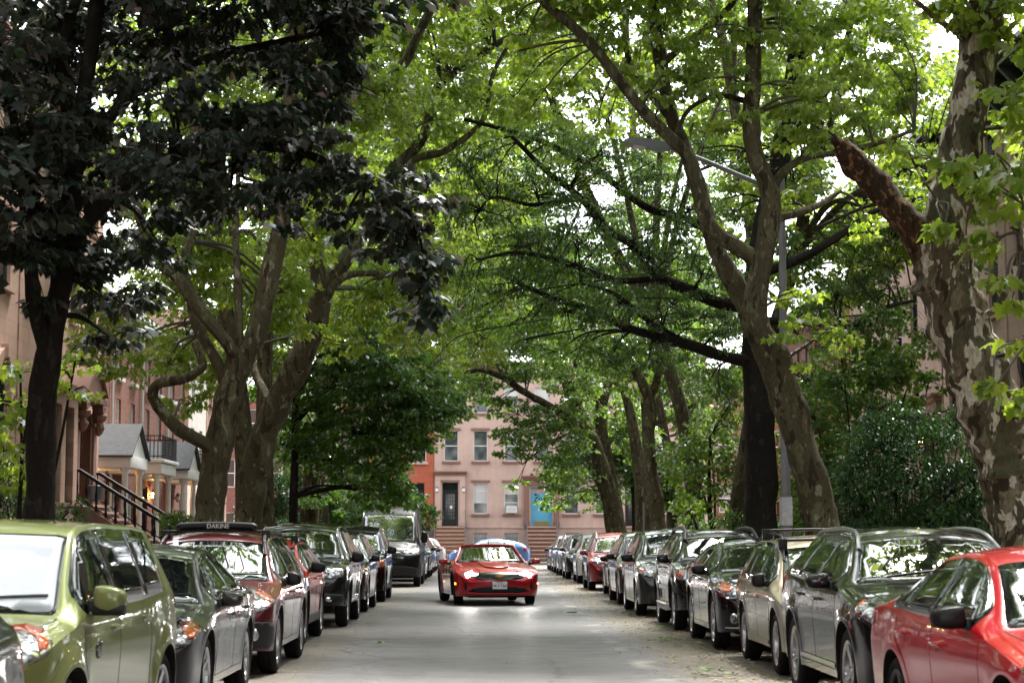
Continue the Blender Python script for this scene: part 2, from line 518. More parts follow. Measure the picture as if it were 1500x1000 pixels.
    def body(s, mat, root):
        s.belt_mid = float(np.interp(s.L*0.45, s.g, s.gb))
        S = s.stations(); s.S = S
        rows = [s.section(a) for a in S]
        n = len(rows[0])
        V = []; F = []
        for a, row in zip(S, rows):
            for x, z in row: V.append(s.deform(x, a, z))          # right half, 0..n-1
            for x, z in row[:-1][::-1]: V.append(s.deform(-x, a, z))
        m = 2*n-1
        for i in range(len(S)-1):
            for j in range(m-1):
                F.append((i*m+j, (i+1)*m+j, (i+1)*m+j+1, i*m+j+1))
        # caps
        for i, fl in ((0, 0), (len(S)-1, 1)):
            K = 14; row = rows[i]; a = S[i]; idx = []
            for j in range(n-1):
                x, z = row[j]; r_ = [i*m+j]
                for k in range(1, K):
                    V.append(s.deform(x*(1-2*k/K), a, z)); r_.append(len(V)-1)
                r_.append(i*m+(m-1-j)); idx.append(r_)
            for j in range(n-2):
                for k in range(K):
                    q = (idx[j][k], idx[j+1][k], idx[j+1][k+1], idx[j][k+1])
                    F.append(q if fl == 0 else q[::-1])
            for k in range(K):
                q = (idx[n-2][k], i*m+n-1, idx[n-2][k+1])
                F.append(q if fl == 0 else q[::-1])
        nb = len(F)
        # inward returns of the lower edge (wheel wells, sills)
        for side in (0, m-1):
            for i in range(len(S)-1):
                p, q = V[i*m+side], V[(i+1)*m+side]
                sg = 1 if p[0] > 0 else -1
                ins = lambda v: (sg*max(0.12, abs(v[0])-0.30), v[1], v[2]+0.0)
                k = len(V); V.append(ins(p)); V.append(ins(q))
                F.append((i*m+side, (i+1)*m+side, k+1, k))
        me = bpy.data.meshes.new('body'); me.from_pydata(V, [], F)
        me.materials.append(mat); me.materials.append(M_under)
        mi = np.zeros(len(F), int); mi[nb:] = 1
        me.polygons.foreach_set('material_index', mi)
        bm = bmesh.new(); bm.from_mesh(me)
        bmesh.ops.recalc_face_normals(bm, faces=[f for f in bm.faces if f.material_index == 0]); bm.to_mesh(me)
        s.bvh = BVHTree.FromBMesh(bm); bm.free()
        me.polygons.foreach_set('use_smooth', [True]*len(F))
        try: me.set_sharp_from_angle(angle=R(40))
        except Exception: pass
        me.update()
        s.root = root
        s.b = link('body', me, None, root)
        return s.b
    # -------------------------------------------------- patches
    DIRS = {'side': (-1, 0, 0), 'front': (0, 1, 0), 'rear': (0, -1, 0), 'top': (0, 0, -1), 'corner': (-0.62, 0.785, 0), 'rcorner': (-0.62, -0.785, 0)}
    def basis(s, d):
        d = Vector(s.DIRS[d]).normalized()
        if abs(d.z) > 0.9: e, f = Vector((1, 0, 0)), Vector((0, 1, 0))
        else:
            f = Vector((0, 0, 1)); e = f.cross(d).normalized()
        return d, e, f
    def hit(s, p, d):
        h = s.bvh.ray_cast(p - d*4, d)
        if h[0] is None:
            h = s.bvh.find_nearest(p)
        nrm = h[1]
        if nrm.dot(d) > 0: nrm = -nrm
        return h[0], nrm
    def patch(s, name, pts, d='side', off=0.004, mat=None, chaikin=2, parent=None, grid=0.07, mirror=False, thick=0.012):
        """surface patch lying on the body: pts are (x, s, z) guesses seen along direction d"""
        dv, e, f = s.basis(d)
        P = [Vector((x, a-s.L/2, z)) for x, a, z in pts]
        base = P[0]
        q = [np.array(((p-base).dot(e), (p-base).dot(f))) for p in P]
        for _ in range(chaikin):
            r = []
            for i in range(len(q)):
                a, b = q[i], q[(i+1) % len(q)]
                r += [a*0.78+b*0.22, a*0.22+b*0.78]
            q = r
        # resample edges
        o = []
        for i in range(len(q)):
            a, b = q[i], q[(i+1) % len(q)]
            k = max(1, int(np.linalg.norm(b-a)/grid))
            for t in range(k): o.append(a+(b-a)*t/k)
        nb = len(o)
        mn = np.min(o, axis=0); mxx = np.max(o, axis=0)
        inner = []
        ar = np.array(o)
        def inside(pt):
            c = False; j = nb-1
            for i in range(nb):
                if (ar[i][1] > pt[1]) != (ar[j][1] > pt[1]) and pt[0] < (ar[j][0]-ar[i][0])*(pt[1]-ar[i][1])/(ar[j][1]-ar[i][1])+ar[i][0]: c = not c
                j = i
            return c
        x = mn[0]+grid/2
        while x < mxx[0]:
            y = mn[1]+grid/2
            while y < mxx[1]:
                pt = np.array((x, y))
                if inside(pt) and np.min(np.linalg.norm(ar-pt, axis=1)) > grid*0.45: inner.append(pt)
                y += grid
            x += grid
        allp = o+inner
        vs, es, fs, *_ = delaunay_2d_cdt([Vector(p) for p in allp], [], [list(range(nb))], 1, 1e-6)
        if not fs: return None
        V = []; N = []
        for v in vs:
            p = base + e*v[0] + f*v[1]
            h, n_ = s.hit(p, dv)
            V.append(h+n_*off); N.append(n_)
        F = [tuple(t) for t in fs]
        # rim
        cnt = {}
        for t in F:
            for i in range(len(t)):
                k = (t[i], t[(i+1) % len(t)]); cnt[k] = 1
        ed = [k for k in cnt if (k[1], k[0]) not in cnt]
        mp = {}
        for a, b in ed:
            for i in (a, b):
                if i not in mp: mp[i] = len(V); V.append(V[i]-N[i]*thick); N.append(N[i])
            F.append((b, a, mp[a], mp[b]))
        out = []
        for sg in ((1, -1) if mirror else (1,)):
            me = bpy.data.meshes.new(name)
            me.from_pydata([(v[0]*sg, v[1], v[2]) for v in V], [], F if sg > 0 else [t[::-1] for t in F])
            nin = len(fs)
            # face the outside
            avg = sum(((Vector(me.polygons[i].normal)).dot(Vector((N[F[i][0]][0]*sg, N[F[i][0]][1], N[F[i][0]][2]))) for i in range(nin)))
            if avg < 0: me.flip_normals()
            sm = [True]*nin + [False]*(len(F)-nin)
            me.polygons.foreach_set('use_smooth', sm); me.update()
            out.append(link(name, me, mat, parent or s.root))
        return out
    def strip(s, name, path, width=0.006, d='side', off=0.002, mat=None, mirror=True, parent=None, thick=0.006, step=0.05, proj=True):
        """thin band following a path over the body"""
        dv, e, f = s.basis(d)
        P = []
        for i in range(len(path)-1):
            a, b = Vector(path[i]), Vector(path[i+1]); k = max(1, int((b-a).length/step))
            P += [a+(b-a)*t/k for t in range(k)]
        P.append(Vector(path[-1]))
        P = [Vector((p.x, p.y-s.L/2, p.z)) for p in P]
        V = []; F = []
        H = [s.hit(p, dv) for p in P]
        for i, (h, n_) in enumerate(H):
            t = (H[min(i+1, len(H)-1)][0]-H[max(i-1, 0)][0])
            if t.length < 1e-6: t = e.copy()
            sd = t.cross(n_).normalized()*width/2
            V += [h+n_*off-sd, h+n_*off+sd, h-n_*thick+sd, h-n_*thick-sd]
            if i:
                k = 4*i
                F += [(k-4, k, k+1, k-3), (k-3, k+1, k+2, k-2), (k-4, k-1, k+3, k)]
        out = []
        for sg in ((1, -1) if mirror else (1,)):
            me = bpy.data.meshes.new(name)
            me.from_pydata([(v[0]*sg, v[1], v[2]) for v in V], [], F)
            bm = bmesh.new(); bm.from_mesh(me); bmesh.ops.recalc_face_normals(bm, faces=bm.faces); bm.to_mesh(me); bm.free()
            me.update(); out.append(link(name, me, mat, parent or s.root))
        return out
    def ring(s, name, c, rad, d='front', mat=None, mirror=True, off=0.004, parent=None, squash=1.0, depth=0.03, grid=0.05):
        pts = [(c[0]+ (rad*math.cos(t) if d != 'side' else 0), c[1] + (rad*math.cos(t) if d == 'side' else 0), c[2]+rad*squash*math.sin(t)) for t in np.linspace(0, 2*math.pi, 14, endpoint=False)]
        return s.patch(name, pts, d, off, mat, 1, parent, grid=grid, mirror=mirror, thick=depth)
    # -------------------------------------------------- standard fittings
    def glazing(s, side, wind, rear=None, sunshade=False, trim=0.02, glass=None, trimmat=None):
        """side: list of (s0, s1) window spans; wind: (s0, s1) of the windshield on the centreline"""
        glass = glass or M_glass
        a0 = min(q[0] for q in side)-trim; a1 = max(q[1] for q in side)+trim
        def outline(u0, u1, lo, hi, rake=0.0):
            S = np.linspace(u0, u1, 14)
            bot = []; topp = []
            for a in S:
                zb = s.zbelt(a)+lo; ze = s.E(a)[1]-hi
                bot.append((0.8, a, zb)); topp.append((0.8, a, max(ze, zb+0.012)))
            if rake:   # slanted rear edge
                n = len(S)
                topp = [(x, a - rake*max(0, (a-(u1-0.35))/0.35)*min(1, (z-bot[-1][2])/0.3), z) for x, a, z in topp]
            return bot+topp[::-1]
        s.patch('window_trim', outline(a0, a1, 0.018, 0.028, s.p.get('rake', 0)), 'side', 0.0025, trimmat or M_trim, 1, mirror=True, grid=0.08)
        for i, (u0, u1) in enumerate(side):
            s.patch('side_window', outline(u0, u1, 0.04, 0.05, s.p.get('rake', 0) if i == len(side)-1 else 0), 'side', 0.006, glass, 2, mirror=True, grid=0.08)
        # windshield
        w0, w1 = wind
        S = np.linspace(w0, w1, 8)
        pr = [(s.E(a)[0]-0.045, a) for a in S]
        for nm, grow, off, mt in (('windshield_trim', 0.022, 0.002, M_trim), ('windshield', 0.0, 0.006, M_sunshade if sunshade else M_shield)):
            pts = []
            for i, (x, a) in enumerate(pr):
                aa = a + (-grow if i == 0 else grow if i == len(pr)-1 else 0)
                pts.append((x+grow, aa, 1))
            # the lower edge bows forward
            low = [(-pr[0][0]*t, w0 - (0.07)*(1-t*t) - grow, 1) for t in (0.9, 0.6, 0.2, -0.2, -0.6, -0.9)][::-1]
            low = [(x, a, z) for x, a, z in low]
            mir = [(-x, a, z) for x, a, z in pts[::-1]]
            up = [(x, w1 - 0.0 - 0.03*(1-(x/pr[-1][0])**2) + grow, 1) for x in (pr[-1][0]*0.6, 0, -pr[-1][0]*0.6)]
            outl = pts + up + mir + [( -l[0], l[1], l[2]) for l in low]
            s.patch(nm, outl, 'top', off, mt, 1, grid=0.09)
        if rear:
            r0, r1 = rear
            S = np.linspace(r0, r1, 6)
            pr = [(s.E(a)[0]-0.06, a) for a in S]
            pts = [(x, a, 1) for x, a in pr] + [(-x, a, 1) for x, a in pr[::-1]]
            s.patch('rear_window', pts, 'top', 0.005, glass, 2, grid=0.09)
    def wipers(s, w0):
        for x0, x1 in ((0.12, 0.66), (-0.50, 0.04)):
            s.strip('wiper', [(x0, w0+0.03, 1), (x1, w0+0.10, 1)], 0.016, 'top', 0.016, M_black, mirror=False, thick=0.008, step=0.1)
    def wheels(s, mat=None, spokes=None, steer=0, split=None, cap=False):
        mat = mat or s.wheelmat or M_alloy
        rim_r = s.wr*0.70; w = 0.215
        for c in (s.sf, s.sr):
            for sg in (1, -1):
                o = link('wheel', tyre_mesh(s.wr, rim_r, w), M_rubber, s.root)
                o.location = (sg*(s.W/2 - w/2 - 0.018), c-s.L/2, s.wr)
                o.rotation_euler = (random.uniform(0, 6), 0, 0 if sg > 0 else math.pi)
                o.rotation_mode = 'XYZ'
                if c == s.sf and steer: o.rotation_euler.z += steer
                link('rim', rim_mesh(rim_r, w, spokes or s.spokes, mat, s.split if split is None else split, cap), None, o)
    def underbody(s):
        m = MB(); L = s.L/2
        iw = s.W/2-0.30
        m.box(-iw, iw, -L+0.35, L-0.35, s.rocker-0.03, 0.62)
        Ra = s.wr+0.07
        m.box(-s.W/2+0.09, s.W/2-0.09, -L+s.sf+Ra, -L+s.sr-Ra, s.rocker-0.015, s.rocker+0.25)
        m.box(-s.W/2+0.30, s.W/2-0.30, -L+0.22, -L+0.4, s.rocker+0.01, 0.5)
        m.box(-s.W/2+0.25, s.W/2-0.25, L-0.4, L-0.22, s.rocker+0.06, 0.5)
        m.build('underbody', M_under, s.root)
    def mirrors(s, a, z, mat=None, size=(0.115, 0.09, 0.075), out=0.055, cap=None):
        size = (size[0]*.78, size[1]*.85, size[2]*.86)
        x = s.side_x(a, min(z, s.zbelt(a)))
        for sg in (1, -1):
            bm = bmesh.new(); bmesh.ops.create_cube(bm, size=2)
            bmesh.ops.subdivide_edges(bm, edges=list(bm.edges), cuts=3, use_grid_fill=True)
            for v in bm.verts:
                c = v.co; n = c.normalized()
                q = (c*0.45 + n*1.05*0.62)
                if q.y > 0.4: q.y = 0.4 + (q.y-0.4)*0.25
                tap = 1 - 0.22*q.x*(1 if q.z > 0 else 0.4)
                v.co = Vector((q.x*size[0], q.y*size[1], q.z*size[2]*tap))
            for f in bm.faces: f.smooth = True
            me = bpy.data.meshes.new('mirror'); bm.to_mesh(me); bm.free()
            mo = link('mirror', me, mat or M_black, s.root)
            mo.location = (sg*(x+out+size[0]*0.6), a-s.L/2, z+0.03)
            mo.scale = (sg, 1, 1)
            if sg < 0: me.flip_normals() if False else None
            st = MB(); st.tube([(-(out+size[0]*0.6)-0.01, -0.015, -0.045), (-size[0]*0.5, 0.0, -0.035)], [0.032, 0.026], 8)
            st.bbox(-(out+size[0]*0.6)-0.015, -(out+size[0]*0.6)+0.02, -0.08, 0.05, -0.075, 0.0, 0.012)
            if cap:
                st.bbox(-size[0]*1.05, size[0]*1.06, -size[1]*0.95, size[1]*0.4, -size[2]*1.18, -size[2]*0.30, 0.02)
            st.build('mirror_bracket', M_black, mo, smooth=True)
            g = MB(); g.bbox(-size[0]*0.75, size[0]*0.75, size[1]*0.50, size[1]*0.56, -size[2]*0.62, size[2]*0.62, 0.004)
            g.build('mirror_glass', M_chrome, mo)
    def handles(s, spots, mat):
        for a, z in spots:
            for sg in (1, -1):
                x = s.side_x(a, z)
                m = MB(); m.bbox(0.018, 0.040, -0.10, 0.10, -0.014, 0.014, 0.009)
                m.bbox(-0.005, 0.022, -0.095, -0.06, -0.012, 0.012, 0.004); m.bbox(-0.005, 0.022, 0.055, 0.09, -0.012, 0.012, 0.004)
                o = m.build('door_handle', mat, s.root, smooth=True)
                o.location = (sg*x, a-s.L/2, z); o.rotation_euler = (0, 0, 0 if sg > 0 else math.pi)
            s.ring('handle_recess', (0.9, a, z-0.004), 0.06, 'side', M_seam if False else mat, off=0.001, squash=0.45, depth=0.004)
    def seams(s, doors, hood=None, zlo=None):
        zlo = zlo or s.rocker+0.07
        for a in doors:
            Ra = s.wr+0.08
            zb = s.zbelt(a)+0.015
            path = []
            for z in np.linspace(zb, zlo, 12):
                aa = a
                if abs(a-s.sr) < Ra+0.06:      # follow the rear arch
                    dz = z-s.wr
                    if abs(dz) < Ra+0.05: aa = min(a, s.sr - math.sqrt(max(0, (Ra+0.05)**2-dz*dz)))
                path.append((0.9, aa, z))
            s.strip('door_seam', path, 0.008, 'side', 0.0012, M_seam)
        s.strip('sill_seam', [(0.9, s.sf+s.wr+0.13, zlo), (0.9, s.sr-s.wr-0.13, zlo)], 0.007, 'side', 0.0012, M_seam)
        if hood:
            a0, a1, x0, x1 = hood
            s.strip('hood_seam', [(x1, a1, 1), ((x0+x1)/2+0.03, (a0+a1)/2, 1), (x0+0.02, a0+0.12, 1), (x0-0.08, a0, 1)], 0.008, 'top', 0.0012, M_seam)
            s.strip('hood_seam', [(x0-0.08, a0, 1), (0, a0-0.05, 1), (-(x0-0.08), a0, 1)], 0.008, 'top', 0.0012, M_seam, mirror=False)
    def archtrim(s, mat=None, width=0.06):
        Ra = s.wr+0.055+width/2
        for c in (s.sf, s.sr):
            path = [(0.9, c-Ra*math.cos(t), s.wr+Ra*math.sin(t)) for t in np.linspace(-0.15, math.pi+0.15, 22)]
            s.strip('wheel_arch_trim', path, width, 'side', 0.008, mat or M_clad, thick=0.01, step=0.2)
    def sillclad(s, mat=None, z1=0.40):
        a0, a1 = s.sf+s.wr+0.07, s.sr-s.wr-0.07
        s.patch('sill_cladding', [(0.9, a0, s.rocker+0.004), (0.9, a1, s.rocker+0.004), (0.9, a1, z1), (0.9, a0, z1)], 'side', 0.008, mat or M_clad, 0, mirror=True)
    def rails(s, a0, a1, mat=None, h=0.06, r=0.016, cross=False, feet=True):
        mat = mat or M_black
        for sg in (1, -1):
            pts = []
            S = np.linspace(a0, a1, 12)
            for i, a in enumerate(S):
                x = s.E(a)[0]-0.03
                hp, n_ = s.hit(Vector((x, a-s.L/2, 1)), Vector((0, 0, -1)))
                u = min(1, min(i, len(S)-1-i)/1.5)
                pts.append((sg*hp.x, hp.y, hp.z+h*u))
            m = MB(); m.tube(catmull(pts, 3), r, 8)
            if feet:
                for k in (1, 5, 10):
                    p = pts[k]; m.bbox(p[0]-r, p[0]+r, p[1]-0.05, p[1]+0.05, p[2]-h-0.005, p[2], 0.004)
            m.build('roof_rail', mat, s.root, smooth=True)
        if cross:
            for a in cross:
                x = s.E(a)[0]+0.0
                hp, n_ = s.hit(Vector((x-0.03, a-s.L/2, 1)), Vector((0, 0, -1)))
                m = MB(); m.tube([(-x, hp.y, hp.z+h+0.04), (0, hp.y, hp.z+h+0.055), (x, hp.y, hp.z+h+0.04)], 0.017, 8)
                m.bbox(x-0.07, x+0.03, hp.y-0.05, hp.y+0.05, hp.z-0.0, hp.z+h+0.06, 0.012)
                m.bbox(-x-0.03, -x+0.07, hp.y-0.05, hp.y+0.05, hp.z-0.0, hp.z+h+0.06, 0.012)
                m.build('roof_bar', mat, s.root, smooth=True)
    def plate(s, z, w=0.31, h=0.155, mat=None, text=None, front=True, extra=None):
        d = 'front' if front else 'rear'
        hp, n_ = s.hit(Vector((0, -s.L/2 if front else s.L/2, z)), Vector(s.DIRS[d]))
        sg = -1 if front else 1
        y = hp.y + sg*0.022
        m = MB(); m.bbox(-w/2, w/2, min(y, y-sg*0.03), max(y, y-sg*0.03), z-h/2, z+h/2, 0.004)
        p = m.build('number_plate', mat or M_platew, s.root)
        if text and front:
            for tx, sz, dz in [(text, 0.085, -0.012)] + (extra or []):
                text_mesh(tx, sz, M_navy, p, (0, y-0.002, z+dz), 0.0015)
        return p
    def place(s, x, yfront_axle, rz=0):
        s.root.location = (x, yfront_axle - s.fo + s.L/2, ROADZ)
        s.root.rotation_euler = (0, 0, rz)

ROADZ = 0.004
# ------------------------------------------------------------------ fleet
PRE = {
 'sedan': dict(L=4.82, W=1.83, H=1.45, wb=2.78, fo=0.95, wr=0.335, zcowl=0.95, zdeck=1.03, s_top=2.2, s_roofend=3.3, roofw=0.56,
    top=[(0,.56),(.05,.66),(.22,.76),(1.05,.91),(1.38,.955),(1.75,1.17),(2.12,1.375),(2.45,1.435),(2.85,1.45),(3.25,1.425),(3.7,1.27),(4.12,1.09),(4.55,1.05),(4.76,1.0),(4.82,.80)],
    belt=[(0,.60),(.3,.70),(1.3,.87),(3.0,.93),(4.2,.97),(4.82,.92)], windows=[(1.72,2.62),(2.68,3.42),(3.46,3.82)], wind=(1.42,2.10), rearw=(3.40,4.02),
    doors=[1.50,2.65,3.62], mirror=(1.68,.93), handle=[(2.45,.80),(3.42,.83)], hood=(.22,1.36,.52,.74),
    lamp=[(.46,.05,.66),(.84,.20,.70),(.90,.62,.80),(.88,.62,.73),(.80,.20,.60),(.50,.03,.585)], amber=[(.85,.30,.735),(.90,.60,.785),(.88,.60,.735),(.83,.30,.66)],
    bulb=(.70,.1,.645), grille=[(-.46,0,.66),(.46,0,.66),(.40,0,.56),(-.40,0,.56)], lower=[(-.55,0,.44),(.55,0,.44),(.62,0,.31),(-.62,0,.31)], fog=(.74,.1,.36), tail=[(.62,4.8,.95),(.88,4.3,.98),(.9,4.3,.85),(.62,4.8,.80)]),
 'suv': dict(L=4.66, W=1.86, H=1.68, wb=2.69, fo=0.92, wr=0.36, rocker=0.27, zcowl=1.08, zdeck=1.1, s_top=2.1, s_roofend=4.2, roofw=0.60, charz=.82, tail_r=.26, nose_r=.42,
    top=[(0,.66),(.05,.80),(.2,.92),(.9,1.04),(1.22,1.09),(1.55,1.34),(1.88,1.58),(2.2,1.65),(2.8,1.68),(3.7,1.66),(4.1,1.62),(4.3,1.52),(4.5,1.15),(4.62,1.02),(4.66,.85)],
    belt=[(0,.72),(.3,.86),(1.2,1.0),(3.0,1.04),(4.4,1.10),(4.66,1.05)], windows=[(1.5,2.38),(2.45,3.30),(3.36,4.0)], wind=(1.27,1.84), rearw=(4.28,4.5),
    doors=[1.32,2.42,3.42], mirror=(1.50,1.05), handle=[(2.2,.91),(3.15,.93)], hood=(.2,1.2,.56,.76),
    lamp=[(.50,.05,.84),(.82,.18,.88),(.92,.56,.95),(.90,.56,.88),(.80,.18,.76),(.54,.03,.74)], amber=[(.86,.34,.90),(.92,.55,.935),(.90,.55,.885),(.84,.34,.83)],
    bulb=(.72,.1,.81), grille=[(-.48,0,.84),(.48,0,.84),(.42,0,.64),(-.42,0,.64)], lower=[(-.6,0,.52),(.6,0,.52),(.66,0,.36),(-.66,0,.36)], fog=(.74,.1,.50), tail=[(.7,4.6,1.1),(.9,4.2,1.15),(.9,4.2,.9),(.7,4.6,.85)]),
}
def make(label, pre, mat, x, yf, name='parked_car', cat='car', group=None, over={}, sunshade=False, rails=None, clad=None, mirmat=None, plate='w', fogs=True,
         chrome=False, detail=2, rz=0, wheelmat=None, spokes=None, split=None, amber=True, darklamp=False, wipers=True, handles=True, hook=None, text=None, lowblack=True, glass=None, mcap=False):
    p = dict(PRE[pre]); p.update(over)
    c = Car(**p)
    root = empty(name, (0, 0, 0), 0, label, cat, group)
    c.body(mat, root)
    c.underbody()
    c.glazing(p['windows'], p['wind'], p.get('rearw'), sunshade, trimmat=(M_chrome if chrome == 'win' else None), glass=glass)
    c.wheels(wheelmat, spokes, split=split)
    c.mirrors(p['mirror'][0], p['mirror'][1], mirmat or M_black, p.get('mirsize', (0.115, 0.09, 0.075)), cap=mcap)
    if handles: c.handles(p['handle'], M_chrome if chrome else mat)
    c.seams(p['doors'], p['hood'])
    if wipers: c.wipers(p['wind'][0])
    # lamps
    c.patch('headlight_rim', [(q[0]+(0.012 if i in (1,2,3) else -0.012), q[1], q[2]+(0.014 if i < 3 else -0.014)) for i, q in enumerate(p['lamp'])], 'corner', 0.002, M_trim, 1, mirror=True, grid=0.05)
    hl = c.patch('headlight', p['lamp'], 'corner', 0.006, M_lens if not darklamp else M_trim, 1, mirror=True, grid=0.045)
    if amber:
        c.patch('turn_lamp', p['amber'], 'corner', 0.009, M_amber, 1, mirror=True, grid=0.05)
    bx, bs, bz = p['bulb']
    c.ring('lamp_reflector', (bx, bs, bz), 0.055, 'corner', M_chrome, off=0.009)
    c.ring('lamp_bulb', (bx, bs, bz), 0.036, 'corner', M_bulb, off=0.014)
    c.patch('grille', p['grille'], 'front', 0.004, M_black, 1, grid=0.05)
    if detail > 1:
        z0, z1 = p['grille'][-1][2], p['grille'][0][2]; gx = p['grille'][0][0]; gx2 = p['grille'][-1][0]
        nb = max(2, int((z1-z0)/0.045))
        for k in range(1, nb):
            z = z0+(z1-z0)*k/nb; xx = abs(gx2+(gx-gx2)*k/nb)-0.03
            c.strip('grille_bar', [(-xx, 0, z), (xx, 0, z)], 0.012, 'front', 0.010, M_chrome if chrome or k == nb//2 else M_trim, mirror=False, step=0.1)
    if chrome == 'win' or chrome is True:
        z1 = p['grille'][0][2]; gx = abs(p['grille'][0][0])
        c.strip('grille_surround', [(-gx, 0, z1), (gx, 0, z1)], 0.025, 'front', 0.010, M_chrome, mirror=False, step=0.1)
    c.patch('lower_intake', p['lower'], 'front', 0.004, M_black, 1, grid=0.05)
    c.strip('bumper_seam', [(abs(p['grille'][-1][0])+0.03, 0, p['grille'][-1][2]), (p['lamp'][-1][0]+.05, 0.02, p['lamp'][-1][2]-.02)], 0.006, 'front', 0.001, M_seam)
    # wheel-arch side of the bumper
    zs = p['lamp'][3][2]-0.03
    c.strip('bumper_seam', [(.88, .60, zs), (.9, c.sf-c.wr-0.08+0.03, zs-.12)], 0.006, 'side', 0.001, M_seam)
    if lowblack:
        c.patch('bumper_lip', [(-.72, 0, p['lower'][-1][2]-.02), (.72, 0, p['lower'][-1][2]-.02), (.72, 0, c.rocker+0.03), (-.72, 0, c.rocker+0.03)], 'front', 0.006, M_clad, 0, grid=0.1)
    if fogs:
        fx_, fs_, fz_ = p['fog']
        c.ring('fog_lamp_housing', (fx_, fs_, fz_), 0.095, 'corner', M_clad if fogs is True else fogs, off=0.004, squash=0.85)
        c.ring('fog_lamp', (fx_, fs_, fz_), 0.052, 'corner', M_chrome, off=0.012)
        c.ring('fog_lamp_glass', (fx_, fs_, fz_), 0.040, 'corner', M_lens, off=0.016)
    c.patch('tail_light', p['tail'], 'rcorner', 0.005, M_tail, 1, mirror=True, grid=0.07)
    if clad:
        c.archtrim(clad); c.sillclad(clad, c.rocker+0.14)
    if rails: c.rails(**rails)
    if plate:
        pm = {'w': M_platew, 'o': M_plateo}[plate]
        c.plate(p.get('plz', (p['grille'][-1][2]+p['lower'][0][2])/2-0.02), mat=pm, text=text)
        c.plate(0.75 if pre == 'sedan' else 0.9, mat=pm, front=False)
    # emblem
    ez = (p['grille'][0][2]+p['grille'][-1][2])/2
    if detail > 1 and p.get('emblem', True):
        c.ring('emblem', (0, 0, ez), 0.05, 'front', M_chrome, mirror=False, off=0.016, squash=0.7)
    if hook: hook(c, p)
    c.place(x, yf, rz)
    if rz: c.root.location.x -= math.sin(rz)*0
    return c

G_L = 'cars parked along the left kerb'
G_R = 'cars parked along the right kerb'
P_green = paint('olive green paint', (0.21, 0.245, 0.08), 0.3, 0.35)
P_gunmetal = paint('dark grey metallic paint', (0.050, 0.050, 0.052), 0.6, 0.3)
P_darkgreen = paint('dark green grey paint', (0.035, 0.045, 0.038), 0.5, 0.3)
P_burg = paint('burgundy paint', (0.115, 0.010, 0.014), 0.4, 0.3)
P_red = paint('bright red paint', (0.50, 0.008, 0.010), 0.0, 0.35, dirt=.05)
P_red2 = paint('red paint', (0.58, 0.006, 0.02), 0.0, 0.32, dirt=.05)
P_camaro = paint('crimson paint', (0.36, 0.005, 0.012), 0.15, 0.3, dirt=.05)
P_blk = paint('black paint', (0.004, 0.0045, 0.004), 0.2, 0.25, dirt=0)
P_blkg = paint('black green paint', (0.008, 0.011, 0.009), 0.4, 0.3, dirt=0)
P_van = paint('black van paint', (0.004, 0.0045, 0.0045), 0.0, 0.45, coat=.12, dirt=0)
P_beige = paint('champagne beige paint', (0.34, 0.29, 0.20), 0.45, 0.35)
P_char = paint('charcoal paint', (0.015, 0.016, 0.016), 0.5, 0.3)
P_sienna = paint('dark grey green paint', (0.028, 0.032, 0.030), 0.55, 0.3)
P_silver = paint('silver paint', (0.36, 0.37, 0.38), 0.7, 0.3)
P_white = paint('white paint', (0.55, 0.55, 0.53), 0.0, 0.4)
P_wine = paint('deep red paint', (0.22, 0.008, 0.012), 0.35, 0.3)
P_blue = paint('light blue metallic paint', (0.10, 0.22, 0.50), 0.4, 0.3)
P_navy = paint('navy paint', (0.02, 0.03, 0.06), 0.4, 0.3)

def sc(tab, f): return [(a*f, b) for a, b in tab]

# ---- left row ---------------------------------------------------------
def h_near(c, p):
    pass
make('dark grey hatchback at the left edge, only its tail light and rear wing in view', 'suv', P_char, -3.06, 5.95, cat='car', group=G_L,
     over=dict(L=4.35, W=1.86, H=1.60, wb=2.62, fo=.86, tail_r=.36, zcowl=1.0, zdeck=1.0, s_top=2.0, s_roofend=3.7,
               top=[(0,.64),(.05,.78),(.2,.88),(.9,.98),(1.15,1.03),(1.5,1.28),(1.85,1.52),(2.2,1.58),(2.8,1.60),(3.5,1.53),(3.85,1.40),(4.1,1.20),(4.28,1.02),(4.35,.8)],
               belt=[(0,.70),(.3,.82),(1.2,.96),(3.0,1.0),(4.1,1.06),(4.35,.98)], windows=[(1.45,2.2),(2.27,3.05),(3.1,3.6)], wind=(1.2,1.82), rearw=(3.75,4.1), doors=[1.3,2.24,3.2],
               tail=[(.72,4.32,1.12),(.86,4.0,1.16),(.93,4.02,.80),(.80,4.28,.78)]),
     clad=M_clad, mirmat=P_char)

